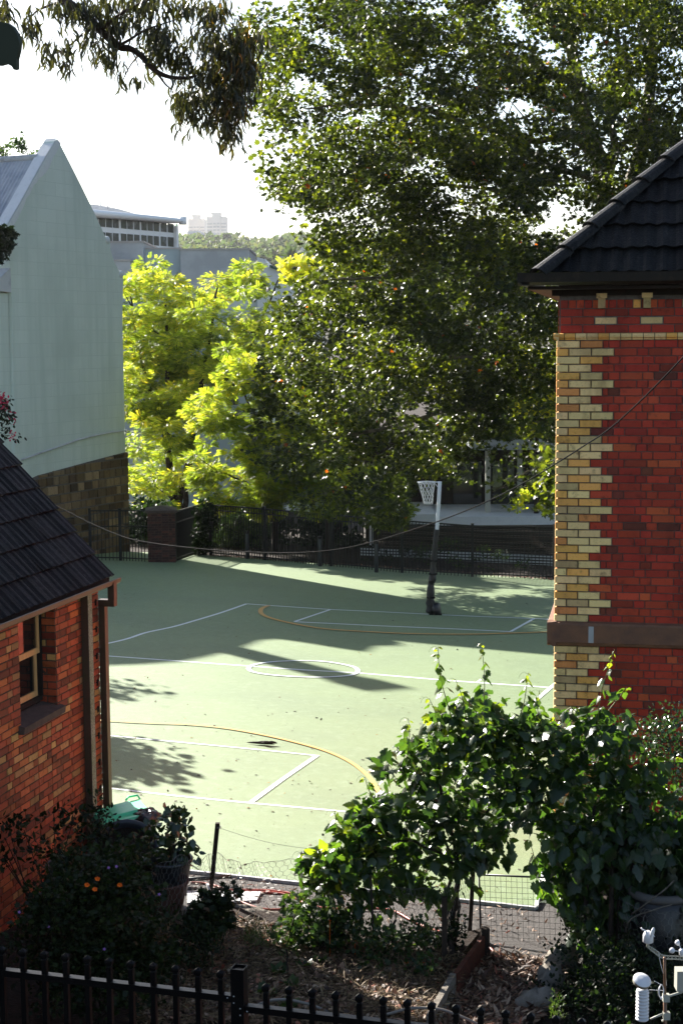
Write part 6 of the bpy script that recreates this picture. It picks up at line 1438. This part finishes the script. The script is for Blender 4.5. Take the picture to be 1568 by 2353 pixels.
for i, (px, py) in enumerate([(201, 2031), (225, 2017), (219, 2041), (276, 2031)]):
    c = at(px, py, 10.0); m = MB(); k = 5
    for j in range(k):
        a = 2*math.pi*j/k+.3*i; u = V(math.cos(a), -.3, math.sin(a)*.8); s_ = nrm(np.cross(u, V(0, 1, 0)))*.011
        m.add([c+V(0, .01, 0), c+u*.010+s_*.8-V(0, .006, 0), c+u*.017+s_*.6-V(0, .008, 0), c+u*.019-V(0, .004, 0), c+u*.017-s_*.6-V(0, .008, 0), c+u*.010-s_*.8-V(0, .006, 0)], [(0, 1, 2, 3, 4, 5)])
    m.build('flower', 'orange_petal', gt_)
for (px, py) in ((366, 2054), (268, 1990), (250, 1993), (112, 2128), (240, 2180), (45, 2095)):
    c = at(px, py, 10.05); m = MB()
    for j in range(5): a = j*1.256; u = V(math.cos(a), 0, math.sin(a))*.009; m.add([c, c+u*.7+V(-u[2], 0, u[0])*.5, c+u*1.4, c+u*.7-V(-u[2], 0, u[0])*.5], [(0, 1, 2, 3)])
    m.build('small_flower', 'purple_petal', gt_)

plant('lemon_shrub', 'thin leafy shrub with dark pointed leaves against the orange brick wall', [(0, 1900), (30, 1850), (60, 1835), (100, 1880), (150, 1850), (190, 1860), (200, 1900), (230, 1960), (180, 2000), (60, 2010), (0, 1980)], 12.4, .35, 46, .13, 420, .068, 'leaf_dark', 'oval', (0, .9), (0, 0, .1), 14, dz=0)
plant('potted_shrub', 'leafy stems rising in front of the green bin lid', [(212, 1830), (240, 1822), (258, 1850), (262, 1890), (265, 1930), (230, 1950), (205, 1910)], 12.9, .2, 24, .07, 230, .052, 'leaf_dark', 'oval', (.1, 1), (0, 0, .2), 8, dz=0)
plant('citrus_plant', 'broad glossy leaves of the plant growing in the black tub', [(320, 1900), (345, 1885), (385, 1910), (400, 1870), (420, 1872), (410, 1905), (430, 1930), (460, 1945), (440, 1965), (380, 1965), (330, 1960)], 12.6, .2, 30, .075, 230, .085, 'leaf_glossy', 'wide', (.1, .9), (0, 0, .3), 8, dz=.4)
plant('herb_patch', 'dark low herbs behind the geranium bush under the tubs', [(200, 1940), (320, 1955), (330, 2000), (300, 2020), (200, 2000)], 11.9, .3, 30, .1, 700, .05, 'leaf_dark', 'wide', (0, .9), (0, 0, .3), dz=0)
plant('tomato_plant', 'bushy tomato plant catching the sun in the middle of the bed', [(655, 2090), (680, 2060), (710, 2048), (740, 2060), (770, 2090), (800, 2110), (795, 2130), (820, 2160), (800, 2200), (740, 2190), (700, 2200), (650, 2180), (640, 2150), (670, 2120)], 12.3, .3, 60, .10, 1500, .055, 'leaf_bed', 'lobed', (0, .9), (-.2, 0, .1), 12)
plant('tomato_plant', 'shaded leafy plant tied to the foot of the tall wooden stake', [(440, 2090), (480, 2060), (540, 2045), (550, 2060), (530, 2090), (540, 2110), (500, 2140), (470, 2170), (420, 2160), (430, 2120)], 12.1, .25, 44, .10, 950, .06, 'leaf_dark', 'lobed', (.2, 1), (0, 0, .1), 9)
plant('weed_patch', 'dark feathery weeds at the left end of the straw mulch', [(360, 2100), (470, 2130), (540, 2160), (520, 2200), (440, 2260), (360, 2240)], 11.6, .35, 60, .10, 1500, .045, 'leaf_dark', 'thin', (.1, 1), (0, 0, .5))
plant('marigold_plant', 'low leafy marigolds among dead leaves under the vine', [(850, 2120), (900, 2100), (960, 2130), (1000, 2190), (930, 2230), (880, 2290), (940, 2330), (870, 2340), (830, 2280), (840, 2200), (800, 2180)], 12.0, .45, 70, .09, 1500, .040, 'leaf_bed', 'lobed', (0, .9), (0, 0, .5))
plant('low_weeds', 'bright low weeds along the sunny edge of the bed', [(560, 2128), (640, 2140), (700, 2165), (660, 2180), (600, 2165), (555, 2145)], 12.2, .2, 30, .07, 900, .05, 'leaf_bed', 'blade', (.3, 1), (0, 0, .9))
plant('ground_creeper', 'small-leaved creeper around the vine trunks', [(960, 2130), (1060, 2110), (1080, 2160), (1070, 2190), (1000, 2215), (960, 2190)], 12.45, .25, 30, .09, 800, .035, 'leaf_dark', 'wide', (.2, 1), (0, 0, .4))
plant('ground_cover', 'dense dark ground cover filling the lower right corner', [(1250, 2310), (1290, 2230), (1340, 2200), (1640, 2200), (1640, 2420), (1180, 2420), (1200, 2350)], 11.3, .8, 320, .15, 11000, .034, 'leaf_dark', 'wide', (0, 1), (0, -.1, .4), dz=-.05)[0]['kind'] = 'stuff'
plant('seedling', 'pale upright feathery weed at the bottom by the boulders', [(1270, 2280), (1285, 2275), (1295, 2345), (1270, 2350)], 10.6, .08, 14, .04, 200, .03, 'leaf_bed', 'thin', (.5, 1), (0, 0, .8), 3)
plant('evergreen_shrub', 'glossy small-leaved shrub against the red brick wall at right', [(1462, 1700), (1480, 1650), (1520, 1632), (1600, 1640), (1650, 1700), (1650, 1860), (1540, 1850), (1500, 1760), (1470, 1740)], 13.4, .4, 90, .14, 3000, .036, 'leaf_glossy', 'wide', (0, .9), (0, 0, .2), 12, dz=0)
# lettuces
for i, (px, py, s_) in enumerate([(640, 2240, 1.0), (700, 2225, .8), (735, 2215, .85), (610, 2290, 1.1), (670, 2270, .9), (660, 2320, 1.1)]):
    c = gbed(px, py); n = 16; an = rng.uniform(0, 6.28, n); tl = rng.uniform(.5, 1.6, n); d = np.stack([np.cos(an), np.sin(an), tl], 1)
    t = thing('lettuce', ['broad-leaved seedling at the left of the lettuce patch', 'small lettuce nearest the tomato plant', 'lettuce right of the smallest one', 'lettuce just above the fence post', 'lettuce in the middle of the patch', 'lettuce nearest the spear pickets'][i], 'lettuce', c, 'lettuces in the bed')
    scatter('leaf', 'wide', np.tile(c, (n, 1)), d, rng.uniform(-.3, .3, n), .13*s_*rng.uniform(.6, 1, n), rng.uniform(.2, .9, n), 'leaf_bed', t)
def blossom(px, py, Y, r, m_, label, nm='marigold_flower', k=9):
    c = at(px, py, Y); t = MB()
    for q in range(3):
        rr = r*(1-.28*q)
        for j in range(k):
            a = 2*math.pi*j/k+q*.3; u = V(math.cos(a), math.sin(a)*.8, .25+.3*q); s_ = V(-math.sin(a), math.cos(a), 0)*rr*.3; b = c+V(0, 0, q*r*.15); t.add([b, b+u*rr*.6+s_, b+u*rr, b+u*rr*.6-s_], [(0, 1, 2, 3)])
    t.tube([c, V(c[0], c[1], gz(c[0], c[1])+BED)], .002, 4); tag(t.build(nm, m_), label, 'flower', 'flowers in the garden bed')
blossom(977, 2275, 11.4, .026, 'yellow_petal', 'largest yellow marigold near the bottom picket fence'); blossom(955, 2284, 11.4, .012, 'yellow_petal', 'small yellow marigold left of the largest one')
blossom(933, 2212, 11.9, .020, 'orange_petal', 'orange marigold in the middle of the dead leaves'); blossom(974, 2212, 11.9, .013, 'orange_petal', 'small orange marigold right of the other orange one'); blossom(815, 2160, 12.1, .012, 'orange_petal', 'tiny orange flower right of the tomato plant'); blossom(757, 2115, 12.1, .010, 'orange_petal', 'tiny orange flower on top of the tomato plant')
for px, py, Y, lb in ((1115, 2178, 12.5, 'round pale nasturtium leaf behind the board'),):
    pass
# ------------------------------------------------------------------ tubs, bin
def tub(px, py_rim, Y, r, h, m_, label, inner=True, tilt=(0, 0, 1), name='plant_tub'):
    c = at(px, py_rim, Y); t = thing(name, label, 'tub', (c[0], c[1], c[2]-h)); ax = nrm(tilt)
    m = MB(); m.lathe(c, [(r*.78, -h), (r*.97, -.03), (r*1.0, 0), (r*.93, -.005), (r*.88, -.08)], axis=ax, seg=26, cap=False); m.lathe(c, [(0.001, -h+.002), (r*.78, -h)], axis=ax, seg=26, cap=False); m.build('body', m_, t)
    m = MB(); m.lathe(c, [(r*1.0, -.028), (r*1.05, -.02), (r*1.06, .0), (r*1.02, .010), (r*.95, .0)], axis=ax, seg=26, cap=False); m.build('rim', m_, t)
    m = MB(); m.lathe(c-ax*.07, [(.001, 0), (r*.9, 0)], axis=ax, seg=20, cap=False); m.build('potting_soil', 'soil', t)
    return c
tub(384, 1972, 12.5, .205, .30, 'tub_black', 'round black tub holding the glossy citrus plant')
tub(372, 2022, 12.2, .21, .24, 'terracotta', 'wide terracotta tub standing in front of the black tub')
tub(290, 1950, 13.0, .27, .42, 'tub_grey', 'large dark grey tub lying tilted between the shrubs', tilt=(.1, -.75, .75))
tub(158, 1985, 12.6, .19, .3, 'tub_grey', 'dark grey tub in deep shade by the brick wall')
def bin_():
    Y = 14.2; c = at(280, 1872, Y); gzv = gz(c[0], Y); t = thing('wheelie_bin', 'wheelie bin with bright green lid standing by the cottage corner', 'bin', (c[0], Y, gzv))
    X = nrm(V(.93, .36, 0)); Yv = V(-X[1], X[0], 0); wd, dp = .40, .42; zt = c[2]
    m = MB(); b0 = V(c[0], Y, gzv); vs = []
    for k, z in ((.80, gzv+.06), (1.0, zt-.02)):
        for a, b in ((-1, -1), (1, -1), (1, 1), (-1, 1)): vs.append(V(c[0], Y, z)+X*a*wd/2*k+Yv*b*dp/2*k)
    m.add(vs, [(0, 1, 5, 4), (1, 2, 6, 5), (2, 3, 7, 6), (3, 0, 4, 7), (3, 2, 1, 0), (4, 5, 6, 7)]); m.build('body', 'bin_dark', t)
    l = MB(); sl = V(0, 0, .05)
    def slab(a0, a1, b0_, b1_, z0, z1, tp=.0):
        q = [V(c[0], Y, zt+z0)+X*a+Yv*b+V(0, 0, (a)*.12) for a, b in ((a0, b0_), (a1, b0_), (a1, b1_), (a0, b1_))]; q2 = [V(c[0], Y, zt+z1)+X*(a*(1-tp))+Yv*(b*(1-tp))+V(0, 0, a*.12) for a, b in ((a0, b0_), (a1, b0_), (a1, b1_), (a0, b1_))]
        l.add(q+q2, [(3, 2, 1, 0), (4, 5, 6, 7), (0, 1, 5, 4), (1, 2, 6, 5), (2, 3, 7, 6), (3, 0, 4, 7)])
    slab(-.24, .235, -.24, .24, .0, .035, .04); slab(-.12, .13, -.15, .19, .036, .062, .12); slab(-.20, -.12, -.20, .2, .036, .05, .1)
    lo = l.build('lid', 'bin_green', t)
    h_ = MB(); h_.tube([V(c[0], Y, zt+.06)+X*.10+Yv*.25, V(c[0], Y, zt+.085)+X*.13+Yv*.27, V(c[0], Y, zt+.09)+X*.22+Yv*.27, V(c[0], Y, zt+.06)+X*.235+Yv*.24], .010, 6); h_.build('handle', 'bin_green', lo)
    for s_ in (-1, 1):
        w_ = MB(); w_.lathe(V(c[0], Y, gzv+.10)+X*s_*.2+Yv*.18, [(.02, -.02), (.10, -.02), (.10, .02), (.02, .02)], axis=X, seg=16); w_.build('wheel', 'black_plastic', t)
    # bag
    bc = at(352, 1872, Y-.1); m = MB(); vs = []; ns, nr = 26, 14
    for j in range(nr+1):
        v = -math.pi/2+math.pi*j/nr
        for i in range(ns):
            u = 2*math.pi*i/ns; k = 1+.10*math.sin(4*u+3*v)+.07*math.sin(7*u-5*v)+.05*math.sin(13*u+9*v); vs.append(bc+V(.13*math.cos(u)*math.cos(v)*k-.06, .16*math.sin(u)*math.cos(v)*k, .085*math.sin(v)*k-.03))
    m.add(vs, [(j*ns+i, j*ns+(i+1) % ns, (j+1)*ns+(i+1) % ns, (j+1)*ns+i) for j in range(nr) for i in range(ns)], None, True); tag(m.build('garbage_bag', 'bag'), 'bulging black plastic bag beside the green bin lid', 'bag')
bin_()
def planter():
    Y = 12.2; c = at(1520, 2046, Y); r = .25; t = thing('planter_tub', 'big round planter with thick pale grey rim wrapped in chicken wire', 'planter', (c[0], Y, gz(c[0], Y)))
    m = MB(); ring = [c+V(r*math.cos(a), r*.9*math.sin(a), 0) for a in np.linspace(0, 2*math.pi, 41)]; m.tube(ring, .036, 10, cap=False); m.build('rim', 'tubrim', t)
    m = MB(); m.lathe(c-V(0, 0, .02), [(r*.95, -(c[2]-gz(c[0], Y))), (r*1.1, -.05), (r*.9, 0)], seg=24, cap=False); m.lathe(c-V(0, 0, .07), [(.001, 0), (r, 0)], seg=20, cap=False); m.build('body', 'tub_black', t)
    T_ = [c+V(.36*math.cos(a), .36*math.sin(a)-.02, -.04) for a in np.linspace(math.pi*.9, math.pi*1.95, 9)]; hexnet('chicken_wire', 'chicken wire wrapped round the big pale-rimmed planter', T_, [p-V(0, 0, .42) for p in T_], 'chicken wire screens', cell=.05, r=.0016)
    m = MB(); limb(m, [gnd(1440, 2200), at(1440, 2120, 11.9), at(1500, 2090, 11.8), at(1542, 2078, 11.8)], .008, .004, 5); m.tube([at(1450, 2100, 11.9), at(1490, 2070, 11.8), at(1530, 2040, 11.7), at(1546, 2022, 11.7)], [.007, .006, .005, .003], 5); tag(m.build('dead_branch', 'grey_timber'), 'bare pale twig poking out beside the round planter', 'branch')
mat('tubrim', (.09, .085, .08), .7, .3, noise=[(9, (.11, .10, .1), .4, .7)])
planter()
# painted bench at the right edge
def bench():
    Y = 13.9; t = thing('painted_bench', 'bench with green, blue and grey slats half hidden behind the vine', 'bench', at(1580, 2010, Y))
    for i, (y, m_) in enumerate(((1951, 'bench_green'), (1961, 'bench_blue'), (1972, 'bench_blue'), (1984, 'bench_grey'))):
        a = at(1505, y, Y-.05*i); m = MB(); m.obox(a, V(1.1, -.12, 0), V(0, .06, 0), V(0, 0, .032)); m.build('slat', m_, t)
    for x in (1530, 1600, 1720):
        a = at(x, 1990, Y-.1); m = MB(); m.obox(V(a[0], a[1]+.1, gz(a[0], a[1])), V(.05, 0, 0), V(0, .05, 0), V(0, 0, a[2]-gz(a[0], a[1]))); m.build('leg', 'bench_grey', t)
bench()
# ------------------------------------------------------------------ weather station
def station():
    Y = 10.2; D = lambda zx, zy: (1139.4+zx/3.659, 1837.7+zy/3.659); s = Y/F/3.659      # metres per zoomed unit
    A = lambda zx, zy, dy=0: at(*D(zx, zy), Y+dy)
    foot = A(1418, 1883); t = thing('weather_station', 'white weather station with wind vane, spinning cups and ringed sensor shield', 'weather station', (foot[0], Y, gz(foot[0], Y)))
    m = MB(); top = A(1411, 1320); m.tube([V(foot[0]+.01, Y, gz(foot[0], Y)), V(top[0]+.006, Y, A(1400, 1640)[2])], .0125, 10); m.tube([V(top[0]+.006, Y, A(1400, 1645)[2]), top], .0095, 10); m.build('pole', 'pole_copper', t)
    # lattice arm
    m = MB(); a, b, c = A(1262, 1228, .0), A(1400, 1318), A(1640, 1345)
    up = [a+V(0, 0, .010), (a+b)/2+V(0, 0, .014), b+V(0, 0, .012), (b+c)/2+V(0, 0, .016), c+V(0, 0, .016)]; lo = [a-V(0, 0, .004), (a+b)/2-V(0, 0, .014), b-V(0, 0, .012), (b+c)/2-V(0, 0, .006), c-V(0, 0, .006)]
    m.tube(spline(up, 4), .0035, 5); m.tube(spline(lo, 4), .0035, 5); su, sl_ = spline(up, 4), spline(lo, 4)
    for i in range(len(su)-1): m.tube([su[i], sl_[i+1]], .002, 4); m.tube([sl_[i], su[i+1]], .002, 4)
    m.build('arm', 'instrument_beige', t)
    # wind vane
    m = MB(); c = A(1272, 1195); m.lathe(c, [(.034*.9, 0), (.036, .004), (.036, 60*s), (.034, 72*s), (.026, 92*s), (.012, 104*s), (.001, 107*s)], seg=20); vb = m.build('wind_vane', 'instrument_white', t)
    m = MB(); q = A(1262, 1105); m.tube([q, A(1225, 1088)], [.005, .005], 8); m.lathe(A(1218, 1080), [(.001, -.006), (.0075, -.003), (.0075, .003), (.001, .007)], axis=(1, 0, .4), seg=10); m.obox(A(1290, 1125)-V(0, .004, .003), A(1330, 1148)-A(1290, 1125), V(0, .008, 0), V(0, 0, .007)); m.build('nose', 'instrument_white', vb)
    m = MB(); ct = A(1310, 1116, -.01); m.lathe(ct, [(.001, -.003), (.037, -.003), (.037, .003), (.001, .003)], axis=(.85, -.5, -.1), seg=22); m.build('tail_disc', 'instrument_white', vb)
    m = MB(); m.tube([A(1272, 1195), A(1268, 1235)], .010, 8); m.build('mount', 'instrument_beige', vb)
    # cups
    hub = A(1556, 1275); m = MB(); m.lathe(hub, [(.012, -.03), (.018, -.02), (.020, .0), (.020, .012), (.012, .02), (.001, .022)], seg=16); ho = m.build('cup_hub', 'instrument_white', t)
    for (zx, zy, dy) in ((1470, 1262, -.03), (1528, 1198, .05), (1640, 1270, .0)):
        c = A(zx, zy, dy); m = MB(); ax = nrm(np.cross(c-hub, V(0, 0, 1))); pr = [(.0205*math.sin(x), -.0205*math.cos(x)) for x in np.linspace(.02, math.pi/2, 8)]; m.lathe(c, [(max(.0005, r_), h_*1.25) for r_, h_ in pr], axis=ax, seg=16, cap=False); m.tube([c, hub], .003, 5); m.build('cup', 'instrument_white', ho)
    # ringed radiation shield
    c = A(1222, 1860, -.02); sc = 1*s; rad = 58*s; m = MB(); zt = A(1222, 1580)[2]; prof = []
    H = zt-c[2]
    n = 9
    for i in range(n):
        z0 = H*i/n*.93+.01; h = H*.93/n; prof += [(rad*.72, z0), (rad*.86, z0+h*.05), (rad*1.0, z0+h*.30), (rad*.99, z0+h*.55), (rad*.80, z0+h*.78), (rad*.72, z0+h*.85)]
    prof += [(rad*.9, H*.95), (rad*.88, H*.99), (rad*.6, H*1.03), (.01, H*1.045)]
    m.lathe(V(c[0], c[1], c[2]), prof, seg=26); m.build('sensor_shield', 'instrument_white', t)
    m = MB(); g0 = A(1222, 1575, -.02); m.tube([g0, A(1222, 1560, -.02)], .008, 8); ax = nrm(V(.16, -.45, .88)); gc_ = A(1220, 1520, -.02); m.lathe(gc_, [(80*s, .010), (78*s, .013), (40*s, .018), (.001, .020)], axis=ax, seg=26, cap=False); so2 = m.build('sensor_dome', 'instrument_white', t); m = MB(); m.lathe(gc_, [(.03, -.016), (78*s, -.014), (76*s, .003), (79*s, .004), (79*s, .0098)], axis=ax, seg=26, cap=False); m.build('rim', 'instrument_beige', so2)  # darker beige of the rim band stands in for shading round the dome
    # brackets, box, cable coil
    m = MB(); m.tube([A(1290, 1842), A(1400, 1795)], .008, 8); m.obox(A(1398, 1840)-V(0, .02, 0), V(.045, 0, 0), V(0, .04, 0), V(0, 0, .05)); m.build('bracket', 'instrument_beige', t)
    m = MB(); m.tube([A(1405, 1665), A(1440, 1650), A(1568, 1610), A(1640, 1590)], .009, 8); m.obox(A(1395, 1690)-V(0, .02, 0), V(.045, 0, 0), V(0, .04, 0), V(0, 0, .05)); m.build('bracket', 'instrument_beige', t)
    m = MB(); m.tube([A(1285, 1595), A(1410, 1600)], .002, 5); m.build('sensor_wire', 'instrument_white', t)
    m = MB(); a = A(1514, 1610, -.03); m.obox(a, V(.20, 0, 0), V(0, .09, 0), V(0, 0, (1610-1428)*s)); m.build('control_box', 'instrument_beige', t)
    m = MB(); cc = A(1385, 1600, -.02)
    for k in range(5): m.tube([cc+V((.013+.002*k)*math.cos(x), .003*k, .055*math.sin(x)*(1-.06*k)-.01) for x in np.linspace(0, 6.28, 16)], .0018, 5, cap=False)
    m.tube(spline([A(1360, 1275), A(1372, 1350), A(1395, 1440), A(1420, 1500), A(1425, 1560)], 5), .0022, 5); m.tube(spline([A(1325, 1520), A(1370, 1545), A(1390, 1560)], 4), .002, 5); m.build('cable_coil', 'instrument_white', t)
station()
# ------------------------------------------------------------------ front picket fence
def front_fence():
    P1 = at(548, 2300, 7.1); U = nrm(V(.964, -.268, 0)); N = V(-.268, -.964, 0); W = Wall(P1, U, N)
    t = thing('picket_fence', 'black steel spear-topped fence along the bottom of the picture', 'fence', (P1[0], P1[1], -4.3))
    zb = -4.2
    def rail(px0, py0, px1, py1, lab):
        a0, z0 = W.sz(px0, py0); a1, z1 = W.sz(px1, py1); z = (z0+z1)/2
        m = MB(); m.obox(W.p(a0, z-.032, -.02), U*(a1-a0), N*.04, V(0, 0, .032)); m.build('rail', 'steel_black', t)
        m = MB(); m.obox(W.p(a0, zb+.35, -.02), U*(a1-a0), N*.04, V(0, 0, .04)); m.build('rail', 'steel_black', t)
        return a0, a1, z
    aL, aR, zA = rail(-60, 2219, 533, 2282, '')
    bL, bR, zB = rail(566, 2309, 1640, 2428, '')
    def picket(a, zr):
        m = MB(); w = .0125; ztop = zr+.072
        m.obox(W.p(a-w, zb, -w), U*2*w, N*2*w, V(0, 0, ztop-zb))
        c = W.p(a, ztop, 0); lv = [(.0125, 0), (.010, .003), (.017, .014), (.0185, .022), (.0175, .032), (.0004, .046)]; vs = []
        for r_, h_ in lv:
            for (x, y) in ((-1, -1), (1, -1), (1, 1), (-1, 1)): vs.append(c+U*x*r_+N*y*r_*.8+V(0, 0, h_))
        m.add(vs, [(i*4+j, i*4+(j+1) % 4, (i+1)*4+(j+1) % 4, (i+1)*4+j) for i in range(len(lv)-1) for j in range(4)]+[(20, 21, 22, 23)])
        m.build('picket', 'steel_black', t)
    s3 = lambda zx: zx/3.047
    # pickets measured along the rail of the left bay, then evenly on
    a0 = W.sz(s3(168), 2232)[0]; a1 = W.sz(s3(1390), 2272)[0]; st = (a1-a0)/8
    for k in range(-2, 10): picket(a0+st*k, zA)
    b0 = W.sz(404.3+738/3.555, 2320)[0]; b1 = W.sz(404.3+1498/3.555, 2340)[0]; st2 = (b1-b0)/4
    for k in range(0, 20): picket(b0+st2*k, zB)
    ap = W.sz(549, 2230)[0]; zt = W.sz(549, 2221)[1]; m = MB(); hw = .0325
    for (x0, x1, y0, y1) in ((-hw, hw, -hw, -hw+.003), (-hw, hw, hw-.003, hw), (-hw, -hw+.003, -hw+.003, hw-.003), (hw-.003, hw, -hw+.003, hw-.003)):
        m.obox(W.p(ap+x0, zb, y0), U*(x1-x0), N*(y1-y0), V(0, 0, zt-zb))
    m.obox(W.p(ap-hw+.003, zb, -hw+.003), U*(2*hw-.006), N*(2*hw-.006), V(0, 0, zt-zb-.012)); po = m.build('post', 'steel_black', t)
    for (zx, zy) in ((420, 1615), (472, 1603), (472, 1657), (524, 1703), (524, 1757), (580, 1727)):
        px, py = 404.3+zx/3.555, 1837.7+zy/3.555; a, z = W.sz(px, py, hw if 455 < zx < 570 else .02); b = MB(); b.lathe(W.p(a, z, (hw if 455 < zx < 570 else .02)-.001), [(.0035, 0), (.0035, .002), (.001, .0035)], axis=N, seg=8); b.build('bolt', 'zinc', t)
    # ground the fence stands on: a narrow terrace in front of the garden
    m = MB(); m.obox(W.p(-4, -5.6, -.12), U*8, N*5.0, V(0, 0, 1.33)); struct(m.build('terrace', 'asphalt'))
front_fence()
# ================================================================== air: far things fade
def haze():
    m = bpy.data.materials.new('haze'); m.use_nodes = True; N = m.node_tree.nodes; N.clear()
    o = N.new('ShaderNodeOutputMaterial'); v = N.new('ShaderNodeVolumePrincipled'); v.inputs['Color'].default_value = (.93, .95, 1, 1); v.inputs['Density'].default_value = HAZE; v.inputs['Anisotropy'].default_value = .3
    m.node_tree.links.new(v.outputs[0], o.inputs['Volume']); MATS['haze'] = m
    mb = MB(); mb.obox(V(-3100, -420, -30), V(6200, 0, 0), V(0, 4430, 0), V(0, 0, 330)); b = mb.build('haze', 'haze'); tag(b, 'thin pale summer haze over the valley', 'haze', kind='stuff')
HAZE = 0.00006
haze()
scene.cycles.volume_step_rate = 4
